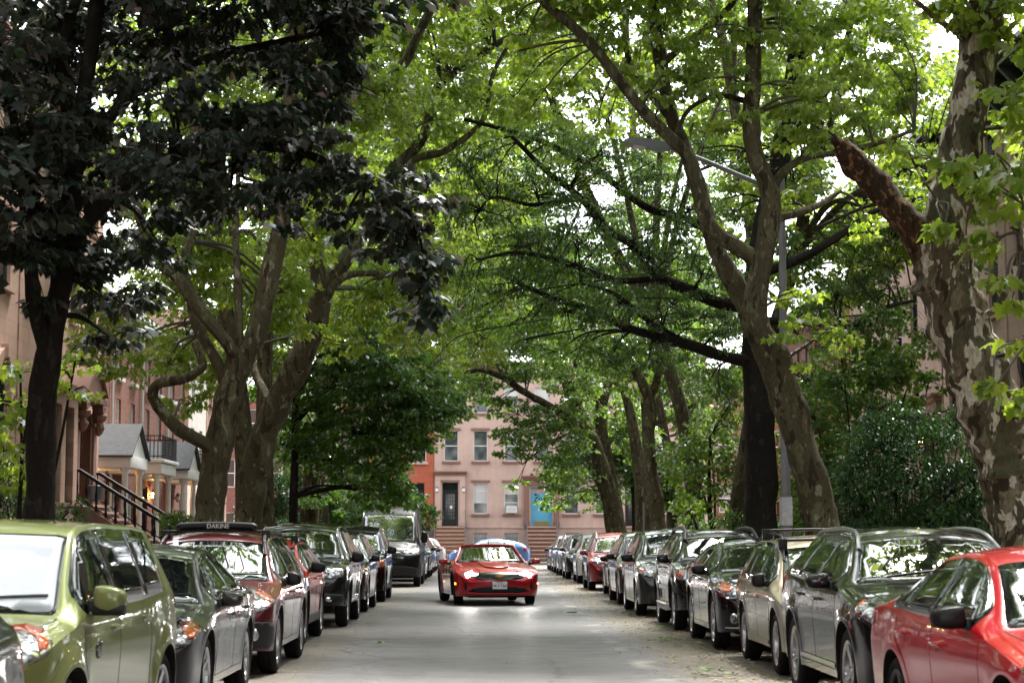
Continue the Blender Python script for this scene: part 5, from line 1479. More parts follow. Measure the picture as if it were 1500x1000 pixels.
# --- end of the street: facades facing the camera --------------------------
YE = 115.0; ZP = .146
def pink_house(label, x0, flip=False, blue=False, w=5.45, doormat=None, fullright=False):
    H_ = House(label, w, 11.9, M_pink, (x0, YE, ZP), 0, group='houses closing the street')
    X = (lambda a, ww: w-a-ww) if flip else (lambda a, ww: a)
    z0 = -ZP
    # openings measured from the left edge of the unflipped house; door bay first
    for zf, hh in ((6.1, 1.85), (9.0, 1.55)):
        for a in (.60, 2.36, 4.22): H_.window(X(a, .86), zf+z0, .86, hh, sill=M_pinkd, lintel=M_pinkd if zf < 9 else None, curtain=random.random() < .6)
    for a in (2.36, 4.22): 
        H_.window(X(a, .86), 2.95+z0, .86, 1.88, sill=M_pinkd, lintel=M_pinkd, kind='transom', curtain=True)
        H_.window(X(a, .86), .62+z0, .86, 1.2, kind='bars', pane=M_wpane)
    if blue: H_.door(X(.35, 1.28), 2.22+z0, 1.28, 2.35, M_doorblu, M_pinkd, blue=True)
    else: H_.door(X(.50, .95), 2.22+z0, .95, 2.62, doormat or M_doorblk, M_pink, glazed=True)
    H_.walls()
    H_.stoop(X(.02, 1.95), 1.95, 2.2+z0, 2.6, M_pinkd if blue else m_stone('stoop stone', (.26,.14,.085)), rail=True, balusters=False, cheek=False, rmat=M_grail, nst=9)
    g = MB(); g.bbox(X(2.0, w-2.0), X(2.0, w-2.0)+w-2.0, -.05, .01, 2.10+z0, 2.22+z0, .01); g.build('band_course', M_pink, H_.root)
    if not blue:
        H_.lantern(X(.18, 0), 4.25, lit=False); H_.lantern(X(1.78, 0), 4.25, lit=False)
    H_.cornice(M_pinkd)
    return H_
h1 = pink_house('pink rendered row house with a tall black glazed door, facing down the street', -3.12)
# air conditioner in the right parlour window
g = MB(); g.bbox(4.34, 4.96, -.28, .08, 3.0-ZP, 3.42-ZP, .02)
for k in range(9): g.box(4.38, 4.92, -.29, -.282, 3.04-ZP+.04*k, 3.055-ZP+.04*k)
tag(g.build('air_conditioner', M_wtrim, None), 'white window air conditioner in the window between the black door and the blue door', 'air conditioner').location = (-3.12, YE, ZP)
# patterned lower curtain
h2 = pink_house('pink rendered row house with a sky blue front door, facing down the street', 2.34, blue=True)
h3 = pink_house('pinkish row house right of the blue door house, mostly behind tree branches', 7.85, doormat=M_doorblk)
h4 = House('orange painted brick row house left of the pink houses', 5.6, 11.2, M_orange, (-8.74, YE-.06, ZP), 0, group='houses closing the street')
for zf, hh in ((5.9, 1.8), (8.9, 1.5)):
    for a in (.5, 2.35, 4.25): h4.window(a, zf, .9, hh, sill=M_pink, lintel=M_pink, pane=M_wdark)
h4.door(3.95, 2.15, 1.1, 2.5, M_doorblk); h4.window(.5, 2.7, .9, 1.85, sill=M_pink); h4.window(2.3, 2.7, .9, 1.85, sill=M_pink)
h4.walls(); h4.cornice(M_pinkd)
g = MB(); g.bbox(0, 5.6, -.06, .01, 1.3, 2.05, .015); g.build('base_course', M_pink, h4.root)
h4.stoop(3.55, 1.9, 2.1, 2.5, M_pink, rail=True, balusters=False, cheek=False, rmat=M_grail)
h5 = House('dark red brick house with pale pilaster strips, far left across the crossing', 9, 10.5, M_brickd, (-17.8, YE+.3, ZP), 0, group='houses closing the street')
for a in range(6):
    for zf in (1.2, 4.4, 7.4): h5.window(.55+a*1.42, zf, .75, 1.7, pane=M_wdark)
h5.walls(); h5.cornice(M_wtrim, brackets=False)
g = MB()
for a in range(7): g.bbox(.2+a*1.42, .42+a*1.42, -.08, .01, 0, 9.6, .01)
g.build('pilasters', M_cream, h5.root)
h6 = House('brown stone row house at the far right across the crossing', 9, 11.5, M_brown, (13.4, YE, ZP), 0, group='houses closing the street')
for a in range(5):
    for zf in (2.9, 6.1, 9.1): h6.window(.6+a*1.7, zf, .85, 1.7, sill=M_pinkd)
h6.walls(); h6.cornice(M_pinkd)

# --- left side ---------------------------------------------------------------
GL = 'row houses along the left pavement'; GR = 'row houses along the right pavement'
def left(label, y0, w, h, mat, x=FL, **k): return House(label, w, h, mat, (x, y0, .16), R(90), group=GL, **k)
def right(label, y1, w, h, mat, x=FR, **k): return House(label, w, h, mat, (x, y1, .16), R(-90), group=GR, **k)
def arched(H_, x, z, w, h, mat, pane=M_wdark):
    H_.window(x, z, w, h, frame=M_doorblk, pane=pane, sill=mat)
    # arch hood in relief with a keystone
    g = MB(); n = 12; r0, r1 = w/2+.02, w/2+.30; cx = x+w/2; cz = z+h-w*.30
    for k in range(n):
        a0, a1 = math.pi*k/n, math.pi*(k+1)/n
        g.prism([(cx+r0*math.cos(a0), cz+r0*math.sin(a0)*.9), (cx+r1*math.cos(a0), cz+r1*math.sin(a0)*.9), (cx+r1*math.cos(a1), cz+r1*math.sin(a1)*.9), (cx+r0*math.cos(a1), cz+r0*math.sin(a1)*.9)], -.12, .01)
    g.bbox(cx-.13, cx+.13, -.18, .01, cz+r0*.9-.02, cz+r1*.9+.10, .015)
    g.bbox(x-.28, x-.02, -.10, .01, z-.1, cz, .012); g.bbox(x+w+.02, x+w+.28, -.10, .01, z-.1, cz, .012)
    # spandrels that round off the opening head
    for sx in (-1, 1):
        ps = [(cx+sx*w/2, z+h+.004), (cx+sx*w/2, cz)]
        ps += [(cx+sx*w/2*math.cos(t), cz+(w*.30)*math.sin(t)) for t in np.linspace(0, math.pi/2, 7)[1:]]
        if ps[-1][1] < z+h+.003: ps.append((cx, z+h+.004))
        g.prism(ps if sx > 0 else ps[::-1], .0, .07)
    g.build('window_surround', mat, H_.root)
BX = FL+1.0
b0 = left('light brownstone row house nearest the camera on the left, behind leaves', 33.0, 7.2, 13.5, M_brownl, BX)
b1 = left('light brownstone row house with an arched window hood, left edge of the photo', 40.4, 8.4, 13.5, M_brownl, BX)
b2 = left('red brownstone row house with a carved arched portico over its stoop', 49.0, 10.4, 13.5, M_brownl, BX)
for b, nn in ((b0, 3), (b1, 3), (b2, 4)):
    pitch = b.w/nn
    for k in range(nn):
        x = pitch*(k+.5)-.55
        for zf in (7.6, 10.6): b.window(x, zf, 1.1, 1.9, frame=M_doorblk, pane=M_wdark, sill=M_brownl, lintel=M_brown)
        if b is not b2: arched(b, x-.05, 3.0, 1.2, 2.6, M_brownl)
        
        b.window(x, .6, 1.0, 1.4, kind='bars', frame=M_doorblk, pane=M_wdark)
b2.door(6.15, 2.3, 1.3, 2.75, M_doorblk)
for b in (b0, b1, b2): b.walls(); b.cornice(M_brown, proj=.7, h=.9)
# portico of b2: pilasters, carved brackets, segmental hood
for a in (5.62, 7.95):
    g = MB()
    g.bbox(a-.30, a+.30, -.34, .01, 2.2, 5.0, .02); g.bbox(a-.22, a+.22, -.40, -.33, 2.6, 4.6, .02); g.bbox(a-.36, a+.36, -.42, .01, 2.2, 2.5, .03)
    for y0, y1 in ((-.33, -.27), (-.08, -.03)):
        g.bbox(a-.335, a-.295, y0, y1, 2.55, 4.95, .01)
    g.bbox(a-.335, a-.295, -.27, -.08, 4.75, 4.95, .01)
    g.bbox(a-.36, a+.36, -.45, .01, 4.62, 4.72, .02)
    g.lathe([(.02, -.5), (.12, -.42), (.19, -.25), (.12, -.10), (.22, -.02), (.26, .10), (.16, .24), (.22, .34), (.10, .42)], (a, -.48, 4.85), 10)
    g.bbox(a-.24, a+.24, -.66, -.33, 5.02, 5.255, .03); g.bbox(a-.18, a+.18, -.55, -.33, 4.9, 5.02, .02)
    g.build('portico_pier', M_brown, b2.root)
g = MB(); g.bbox(5.2, 8.35, -.66, .01, 5.26, 5.42, .03); g.bbox(5.28, 8.27, -.60, .01, 5.42, 5.52, .02)
ps = [(5.45+2.65*t, 5.52+.72*math.sin(math.pi*t)) for t in np.linspace(0, 1, 14)]
g.prism(ps, -.60, -.0); ps2 = [(5.2+3.15*t, 5.50+.92*math.sin(math.pi*t)) for t in np.linspace(0, 1, 14)] + [(5.4+2.75*t, 5.50+.72*math.sin(math.pi*t)) for t in np.linspace(1, 0, 14)]
g.prism(ps2, -.72, -.02)
g.build('portico_hood', M_brown, b2.root)
b2.stoop(5.3, 3.0, 2.3, 3.3, M_brown, rail=True)
# projecting bay left of the door, with its own cornice
g = MB(); g.bbox(1.5, 5.0, -.50, .02, 0, 2.3, .02)
for a0, a1 in ((1.5, 1.95), (2.95, 3.5), (4.5, 5.0)): g.bbox(a0, a1, -.50, .02, 2.3, 4.95, .015)
g.bbox(1.5, 5.0, -.50, .02, 4.95, 5.3, .02); g.box(1.6, 4.9, -.12, .015, 2.3, 4.95)
bay = g.build('bay', M_brownl, b2.root)
g = MB(); g.bbox(1.3, 5.2, -.72, .02, 5.3, 5.46, .03); g.bbox(1.4, 5.1, -.60, .02, 5.46, 5.56, .02); g.bbox(1.35, 5.15, -.58, .02, 2.18, 2.3, .02); g.build('bay_cornice', M_brown, bay)
for a0, a1 in ((1.95, 2.95), (3.5, 4.5)):
    g = MB(); f = .07
    for q in ((a0, a0+f, 2.3, 4.95), (a1-f, a1, 2.3, 4.95), (a0+f, a1-f, 2.3, 2.3+f), (a0+f, a1-f, 4.95-f, 4.95), (a0+f, a1-f, 3.6, 3.66)): g.box(q[0], q[1], -.30, -.24, q[2], q[3])
    w_ = g.build('window', M_doorblk, bay); g = MB(); g.box(a0+f, a1-f, -.27, -.26, 2.3+f, 4.95-f); g.build('pane', M_wdark, w_)
# planters on the stoop
g = MB(); g.lathe([(.15, 0), (.2, .05), (.24, .42), (.27, .45), (.24, .46), (.2, .40)], (0, 0, 0), 14)
pl = g.build('flower_pot', M_grail, None, smooth=True); pl.location = (BX+.9, 54.62, 2.53); tag(pl, 'grey flower pot on the brownstone stoop', 'pot')

# plain neighbours beside and behind the camera, out of frame: they shade the street and show in the paint
def near_house(fn, side, i, y, w_, mat, x):
    h = fn('%s row house %s on the %s pavement' % (('brown stone', 'red brick', 'salmon stone')[(i+(side == 'right')) % 3], ('just outside the frame', 'beside the camera', 'just behind the camera', 'second behind the camera', 'third behind the camera', 'fourth behind the camera')[i], side), y, w_, 13.0, mat, x)
    for k in range(3):
        for zf in (1.0, 4.0, 7.3, 10.3): h.window(w_*(k+.5)/3-.5, zf, 1.0, 1.9, frame=M_doorblk, pane=M_wdark)
    h.walls(); h.cornice(M_brown, brackets=False)
for i in range(6):
    mt = (M_brown, M_brickd, M_salmon)[i % 3]
    near_house(left, 'left', i, 33.0-11.5*(i+1), 11.5, mt, BX)
    near_house(right, 'right', i, 34.1-11.5*i, 11.5, (M_brickd, M_salmon, M_brown)[i % 3], FR)
# brick houses with white porches
bk = []
ys = [60.3, 66.1, 71.9, 77.7]
labs = ['red brick house with a white gabled porch next to the brown portico', 'red brick house with a flat white porch and an iron balcony', 'red brick house with a white gabled porch, third of the brick row', 'red brick house with an iron balcony, last of the brick row']
for i, y in enumerate(ys):
    h = left(labs[i], y, 5.8, 9.2, M_brick); bk.append(h)
    for x in (1.2, 3.9):
        h.window(x, 7.0, .85, 1.45, pane=M_wpane, sill=M_wtrim, kind='sash'); h.window(x, 4.75, .85, 1.5, sill=M_wtrim, kind='six')
    h.window(3.7, 1.3, 1.1, 1.7, sill=M_wtrim, kind='six')
    h.door(.9, 1.0, 1.0, 2.3, M_wtrim if i % 2 else M_doorblk)
    h.walls()
    g = MB(); g.tube([(.04, -.08, 0), (.04, -.08, 9.0)], .05, 8); g.tube([(0.0, -.14, 9.1), (5.8, -.14, 9.1)], .07, 8); g.build('downspout', M_wtrim, h.root)
    g = MB(); g.prism([(-.35, 9.15), (-.35, 9.3), (3.2, 12.0), (3.2, 9.15)], 0, 5.8, 'x'); g.build('slate_roof', M_slate, h.root)
    # porch
    px0, px1, pd = -.1, 2.7, 1.75
    g = MB(); g.bbox(px0+.1, px1-.1, -pd, -.01, 0, 1.0, .02); po = g.build('porch_floor', M_brick, h.root)
    g = MB(); g.bbox(px0-.1, px1+.1, -pd-.12, -.01, 3.55, 3.92, .02)
    for a in (px0+.18, px1-.18):
        for yy in (-pd+.10,): g.lathe([(.16, 0), (.16, .1), (.11, .14), (.095, 2.35), (.15, 2.42), (.16, 2.55)], (a, yy, 1.0), 12)
    if i % 2 == 0:
        g.prism([(px0-.1, 3.92), (px1+.1, 3.92), ((px0+px1)/2, 4.85)], -pd-.06, -pd-.02)
        pr = g.build('porch', M_wtrim, h.root, smooth=True)
        g = MB(); cx = (px0+px1)/2
        for sx in (-1, 1):
            a = cx+sx*(px1-px0+.5)/2
            g.prism([(a, 3.86), (cx, 4.93), (cx, 5.0), (a, 3.93)], -pd-.2, -.01)
        g.build('porch_roof', M_slate, h.root)
    else:
        g.bbox(px0-.2, px1+.2, -pd-.22, -.01, 3.93, 4.05, .02)
        pr = g.build('porch', M_wtrim, h.root, smooth=True)
        g = MB(); A = [(px0-.1, -.1), (px0-.1, -pd-.12), (px1+.1, -pd-.12), (px1+.1, -.1)]
        for k in range(3):
            a, b_ = A[k], A[k+1]
            for zz in (4.15, 4.85): g.bar((*a, zz), (*b_, zz), .035)
            n = int(math.hypot(b_[0]-a[0], b_[1]-a[1])/.13)
            for q in range(n+1): t = q/n; g.bar((a[0]+(b_[0]-a[0])*t, a[1]+(b_[1]-a[1])*t, 4.06), (a[0]+(b_[0]-a[0])*t, a[1]+(b_[1]-a[1])*t, 4.86), .016)
        g.build('balcony_rail', M_iron, h.root)
    h.lantern(2.3, 3.0, lit=(i in (0, 2)))
    for st in range(5):
        pass
    g = MB()
    for k in range(5): g.box(.6, 2.0, -pd-.3*(k+1), -pd-.3*k, 0, 1.0-.2*(k+1)+.0)
    g.build('porch_steps', M_brick, h.root)
wh = left('white stucco row house beyond the brick houses', 83.6, 5.2, 10.5, M_cream)
for x in (.8, 3.2):
    for zf in (1.4, 4.5, 7.4): wh.window(x, zf, .95, 1.7, pane=M_wdark)
wh.walls(); wh.cornice(M_wtrim, brackets=False)
bn = left('brownstone corner house at the end of the left row', 89.0, 7.2, 12.0, M_brownl)
for x in (.8, 3.2, 5.5):
    for zf in (1.2, 4.5, 7.6): bn.window(x, zf, 1.0, 1.8, pane=M_wdark, sill=M_brown, lintel=M_brown)
bn.walls(); bn.cornice(M_brown)

# --- right side -----------------------------------------------------------
rl = [('salmon stone row house with black cornice, next along from the lit lantern', 70.9, 7.0, 13.4), ('salmon stone row house behind the big evergreen shrub', 63.7, 7.0, 13.4),
      ('salmon stone row house behind the forked plane tree trunk', 56.5, 7.0, 13.4), ('salmon stone row house at the right edge of the photo', 49.3, 7.0, 13.4), ('salmon stone row house nearest the camera on the right', 42.1, 8.0, 13.4)]
for i, (lb, y1, w_, h_) in enumerate(rl):
    h = right(lb, y1, w_, h_, M_salmon)
    for k in range(3):
        x = w_*(k+.5)/3-.5
        for zf in (4.0, 7.3, 10.3): h.window(x, zf, 1.0, 2.0, frame=M_doorblk, pane=M_wdark, sill=M_salmon, lintel=M_pinkd if zf > 7 else None) if not (zf == 4.0 and k == 2) else None
        if k < 2: arched(h, x-.1, .5, 1.1, 1.7, M_salmon)
    h.door(w_*2.5/3-.6, 2.2, 1.2, 2.8, M_doorblk, M_pinkd)
    h.walls(); h.cornice(M_cornb, proj=.9, h=1.0)
    h.stoop(w_*2.5/3-1.0, 2.0, 2.2, 3.0, M_brown, rail=True)
    if i in (1, 3): h.lantern(w_*2.5/3-.9, 4.35, lit=True)
rb = [('orange red brick row house with pale window trim, right row', 96.0, 8.0, 10.8, M_orange), ('dark red brick row house beyond the salmon stone houses', 87.8, 8.4, 11.0, M_brickd), ('orange brick row house beside the salmon stone houses', 79.2, 8.1, 10.8, M_orange)]
for lb, y1, w_, h_, mt in rb:
    h = right(lb, y1, w_, h_, mt)
    for k in range(4):
        x = w_*(k+.5)/4-.45
        for zf in (1.2, 4.4, 7.6): h.window(x, zf, .9, 1.8, pane=M_wdark, sill=M_pink, lintel=M_cream)
    h.walls(); h.cornice(M_pinkd)

# --- fences, lamps -----------------------------------------------------------
def fence(label, x, y0, y1, h=1.1):
    root = empty('iron_fence', (x, y0, .15), 0, label, 'fence'); L_ = y1-y0
    g = MB(); 
    for zz in (.12, h-.12): g.box(-.02, .02, 0, L_, zz-.018, zz+.018)
    g.build('fence_rail', M_iron, root)
    g = MB(); n = int(L_/.14)
    for k in range(n): y = L_*k/n; g.box(-.01, .01, y-.01, y+.01, 0, h)
    g.build('fence_bars', M_iron, root)
    g = MB()
    for k in range(int(L_/2.6)+1): y = min(L_, 2.6*k); g.lathe([(.04, 0), (.04, h+.1), (.07, h+.14), (.001, h+.24)], (0, y, 0), 8)
    g.build('fence_post', M_iron, root)
fence('black iron garden fence along the left pavement by the brownstones', -9.2, 30, 53)
fence('black iron garden fence along the left pavement by the brick houses', -9.4, 59.5, 94)
fence('black iron garden fence along the right pavement', 9.6, 30, 94)

def street_lamp(label, px, py_base, Y, X, H_=8.8, arm=(-1, 3.6)):
    root = empty('street_lamp', (X, Y, .15), 0, label, 'street lamp', 'street lamps')
    g = MB(); g.lathe([(.19, 0), (.19, .5), (.15, .62), (.105, .7), (.092, 3.0), (.065, H_-.15), (.03, H_-.1)], (0, 0, 0), 8)
    g.build('pole', simple('galvanised pole', (.19, .20, .21), .5, metal=.5, var=.2), root, smooth=False)
    d, ln = arm; g = MB()
    g.tube(catmull([(0, 0, H_-.5), (d*.6, 0, H_-.28), (d*1.6, 0, H_+.14), (d*ln, 0, H_+.36)], 5), [.055]*3+[.05]*13, 8)
    g.build('arm', simple('galvanised pole', (.19, .20, .21)), root, smooth=True)
    g = MB(); x0 = d*ln; xs = sorted((x0-d*.1, x0+d*.85))
    g.prism([(0, 0), (d*.35, .12), (d*.75, .15), (d*1.0, .10), (d*1.05, .05), (d*.9, -.0), (d*.3, -.07)], -.17, .17, 'y')
    hd = g.build('lamp_head', simple('lamp housing', (.26, .28, .31), .45), root); hd.location = (x0-d*.1, 0, H_+.36); hd.rotation_euler = (0, d*R(-4), 0)
    g = MB(); g.lathe([(.001, 0), (.05, .01), (.05, .07), (.001, .08)], (d*.55, 0, .145), 8); g.build('photocell', M_iron, hd)
    g = MB(); g.bbox(min(d*.35, d*.85), max(d*.35, d*.85), -.13, .13, -.035, .0, .01); g.build('lamp_glass', simple('lamp lens', (.7,.7,.68), .3), hd)
p = U(1152, 788, 37.5)
street_lamp('grey street lamp on the right with its arm reaching left over the road', 0, 0, 37.5, p.x, H_=(U(1152, 255, 37.5).z), arm=(-1, 2.2))
street_lamp('grey street lamp far down on the left, its pole beside a plane trunk', 0, 0, 74, U(528, 788, 74).x, H_=U(640, 522, 74).z-.6, arm=(1, 2.6))
# posted papers and sticker band low on the right lamp post
g = MB(); g.lathe([(.128, 0), (.126, .55)], (0, 0, 0), 8); q = g.build('paper_notice', simple('weathered paper', (.42,.42,.43), .8, var=.25, vscale=9), None); q.location = (p.x, 37.5, 1.75)
tag(q, 'weathered grey paper wrapped round the right street lamp pole', 'notice')
def sign_post(label, X, Y, h=2.6, face=True):
    root = empty('metal_post', (X, Y, .15), 0, label, 'post', None)
    g = MB(); g.tube([(0, 0, 0), (0, 0, h)], .03, 8); g.build('pole', M_grail, root)
    g = MB(); g.lathe([(.05, 0), (.05, .06), (.03, .1)], (0, 0, 0), 8); g.build('base', M_grail, root)
sign_post('thin grey metal post on the right pavement beside the far plane trunks', U(943, 780, 62).x, 62, 2.5)
# ------------------------------------------------------------------ trees
from mathutils import noise as mnoise
def m_leaf(name, cols, trans, tmix=.45, gloss=.35, rough=.4):
    """cols: front colours along the per-leaf random value; trans: colour of the light let through"""
    t = NT(name)
    at = t.n('Attribute'); at.attribute_name = 'rnd'
    n = len(cols)
    c = t.ramp(at.outputs['Fac'], [(i/(n-1), cols[i]) for i in range(n)])
    d = t.n('BsdfDiffuse'); t.l(c, d.inputs[0])
    tr = t.n('BsdfTranslucent'); tc = t.ramp(at.outputs['Fac'], [(i/(len(trans)-1), trans[i]) for i in range(len(trans))]); t.l(tc, tr.inputs[0])
    g = t.n('BsdfGlossy'); g.inputs['Roughness'].default_value = rough; g.inputs[0].default_value = (.9, .92, .95, 1)
    m1 = t.n('MixShader'); m1.inputs[0].default_value = tmix; t.l(d.outputs[0], m1.inputs[1]); t.l(tr.outputs[0], m1.inputs[2])
    lw = t.n('Fresnel'); lw.inputs[0].default_value = 1.45
    mm = t.n('Math', operation='MULTIPLY_ADD'); mm.inputs[1].default_value = gloss; mm.inputs[2].default_value = 0.0; t.l(lw.outputs[0], mm.inputs[0])
    m2 = t.n('MixShader'); t.l(mm.outputs[0], m2.inputs[0]); t.l(m1.outputs[0], m2.inputs[1]); t.l(g.outputs[0], m2.inputs[2])
    t.l(m2.outputs[0], t.out.inputs[0]); return t.m
L_bright = m_leaf('plane leaf light', [(.04,.08,.010), (.07,.12,.016), (.105,.155,.022), (.15,.19,.035)], [(.24,.42,.025), (.42,.60,.045), (.62,.74,.08)], .52)
L_mid = m_leaf('plane leaf', [(.022,.055,.010), (.042,.085,.014), (.065,.115,.018)], [(.13,.28,.02), (.24,.42,.03), (.38,.54,.045)], .48)
L_deep = m_leaf('maple leaf deep green', [(.018,.045,.008), (.032,.075,.011), (.055,.105,.016)], [(.09,.23,.014), (.22,.42,.03)], .45)
L_oak = m_leaf('oak leaf', [(.018,.042,.010), (.03,.065,.013), (.045,.085,.017)], [(.10,.24,.016), (.22,.38,.025)], .43)
L_purple = m_leaf('dark maple leaf', [(.012,.030,.017), (.018,.036,.019), (.021,.030,.020), (.024,.030,.020), (.045,.030,.016)], [(.025,.075,.015), (.06,.06,.015)], .30, .50, .42)
L_shrub = m_leaf('glossy shrub leaf', [(.012,.036,.010), (.024,.06,.015), (.04,.09,.022)], [(.05,.15,.015), (.09,.24,.025)], .28, .28, .42)

def m_bark(name, base, patches, scale=1.0, bump=.6):
    t = NT(name); b = t.bsdf(Roughness=.85); b.inputs['Specular IOR Level'].default_value = .12; co = t.coord((1, 1, .45))
    dn = t.n('TexNoise'); dn.inputs['Scale'].default_value = 3.2*scale; dn.inputs['Detail'].default_value = 4; t.l(co, dn.inputs['Vector'])
    wv = t.mix(.28, co, dn.outputs['Color'], 'ADD')
    c = None
    f0 = t.noise(co, 1.2*scale, 5, .6)
    c = t.ramp(f0, [(0.3, base[0]), (0.7, base[1])])
    for i, (col, sc_, lo, seed) in enumerate(patches):
        v = t.n('TexNoise'); v.inputs['Scale'].default_value = sc_*scale; v.inputs['Detail'].default_value = 2.2; v.inputs['Roughness'].default_value = .45
        mp = t.n('Mapping'); mp.inputs['Location'].default_value = (seed*3.1, seed*1.7, seed); t.l(wv, mp.inputs[0]); t.l(mp.outputs[0], v.inputs['Vector'])
        c = t.mix(t.ramp(v.outputs['Fac'], [(lo, 0.0), (lo+.018, .92)]), c, col)
    c = t.mix(t.ramp(t.noise(co, 24*scale, 5, .7), [(0.35, .55), (0.6, 0.0)]), c, [x*.4 for x in base[0]])
    t.l(c, b.inputs['Base Color'])
    nb = t.bump(t.noise(co, 14*scale, 6, .7), bump, .02); t.l(t.bump(dn.outputs['Fac'], .5, .08, nb), b.inputs['Normal'])
    return t.m
B_plane = m_bark('plane bark', [(.055,.045,.028), (.10,.082,.052)], [((.14,.13,.08), 4.5, .55, 1), ((.32,.30,.22), 5.5, .615, 2), ((.035,.028,.018), 6, .60, 3)])
B_planeg = m_bark('mossy plane bark', [(.044,.037,.019), (.086,.074,.040)], [((.10,.094,.05), 5, .56, 4), ((.19,.18,.115), 8, .64, 5), ((.025,.02,.012), 6, .60, 3)])
B_pale = m_bark('pale plane bark', [(.078,.063,.040), (.14,.115,.075)], [((.20,.18,.12), 6.5, .52, 6), ((.62,.59,.50), 7.0, .545, 7), ((.034,.027,.017), 8, .565, 8), ((.085,.09,.05), 5, .59, 12)], .9, 1.0)
B_dark = m_bark('dark bark', [(.012,.010,.008), (.026,.022,.017)], [((.035,.032,.025), 8, .62, 9)], 1, 1.0)
B_broken = m_bark('torn wood', [(.03,.020,.013), (.085,.052,.03)], [((.24,.14,.075), 11, .57, 10), ((.03,.02,.012), 6, .56, 11)], 1.3, 1.0)

# leaf outlines: (along the midrib, sideways) of one half
HALF = {
 'lobed': [(0,0), (-.06,.16), (.02,.44), (.22,.27), (.42,.56), (.52,.24), (.70,.22), (1.0,0)],
 'lobed_lo': [(0,0), (.02,.42), (.25,.27), (.45,.50), (.58,.2), (1.0,0)],
 'blade': [(0,0), (.25,.17), (.6,.16), (1.0,0)],
 'oak': [(0,0), (.25,.24), (.35,.08), (.6,.28), (.7,.1), (1.0,0)],
}
def leaf_mesh(name, P, D, N, size, rnd, shape, mat, parent=None, fold=.25):
    """P base points, D direction, N normal (k,3); one folded blade each"""
    h = HALF[shape]; m = len(h); k = len(P)
    D = D/np.linalg.norm(D, axis=1, keepdims=True)
    S = np.cross(N, D); S /= (np.linalg.norm(S, axis=1, keepdims=True)+1e-9); N = np.cross(D, S)
    hu = np.array([a for a, b in h]); hv = np.array([b for a, b in h])
    u = np.concatenate([hu, hu[1:-1]]); v = np.concatenate([hv, -hv[1:-1]])
    q = len(u)
    z = -np.abs(v)*fold - (u**2)*.18
    sz = size[:, None, None]
    V = P[:, None, :] + sz*(D[:, None, :]*u[None, :, None] + S[:, None, :]*v[None, :, None] + N[:, None, :]*z[None, :, None])
    V = V.reshape(-1, 3)
    f1 = np.arange(m)[::-1]; f2 = np.array([0] + list(range(m, q)) + [m-1])
    loops = np.concatenate([f1, f2]); nl = len(loops)
    LV = (loops[None, :] + (np.arange(k)*q)[:, None]).reshape(-1)
    me = bpy.data.meshes.new(name)
    me.vertices.add(len(V)); me.vertices.foreach_set('co', V.astype(np.float32).ravel())
    me.loops.add(len(LV)); me.loops.foreach_set('vertex_index', LV.astype(np.int32))
    me.polygons.add(2*k)
    st = (np.arange(k)[:, None]*nl + np.array([0, m])[None, :]).reshape(-1)
    me.polygons.foreach_set('loop_start', st.astype(np.int32))
    at = me.attributes.new('rnd', 'FLOAT', 'FACE'); at.data.foreach_set('value', np.repeat(rnd, 2).astype(np.float32))
    me.update(calc_edges=True)
    return link(name, me, mat, parent)

def limb(mb, pts, r0, r1, n=10, rough=.06, sub=6, seed=0, knots=0, flare=False, wrinkle=False):
    P = catmull(pts, sub); m = len(P)
    rr = np.linspace(r0, r1, m)
    rg = np.random.default_rng(seed+17)
    if flare:
        for i in range(min(5, m)): rr[i] *= 1+.35*(1-i/5)**2
    V, F = tube_geo(P, list(rr), n)
    ph = rg.uniform(0, 6.28, 8)
    out = []
    for idx, v in enumerate(V):
        i, k = divmod(idx, n)
        if i >= m: out.append(v); continue
        c = Vector(P[i]); d = Vector(v)-c; a = 2*math.pi*k/n; s = i*1.0
        f = 1 + rough*(math.sin(2*a+ph[0]+s*.35) + .7*math.sin(3*a+ph[1]-s*.5) + .6*math.sin(s*.9+ph[2]) + .5*math.sin(a+s*1.7+ph[3]))
        for q in range(knots):
            ci = (q+.5)/knots*m; ca = ph[q % 8]+q*2.1
            f += .30*math.exp(-((i-ci)/2.2)**2)*max(0, math.cos(a-ca))**3
        q_ = Vector(v)
        f += .055*mnoise.noise(Vector((q_.x*2.6, q_.y*2.6, q_.z*1.3+seed))) + .03*mnoise.noise(Vector((q_.x*5, q_.y*5, q_.z*(9 if wrinkle else 4)+seed)))*(2 if wrinkle and q_.z < 4.5 else 1)
        out.append(c+d*f)
    mb.add(out, F)
    return [Vector(p) for p in P]

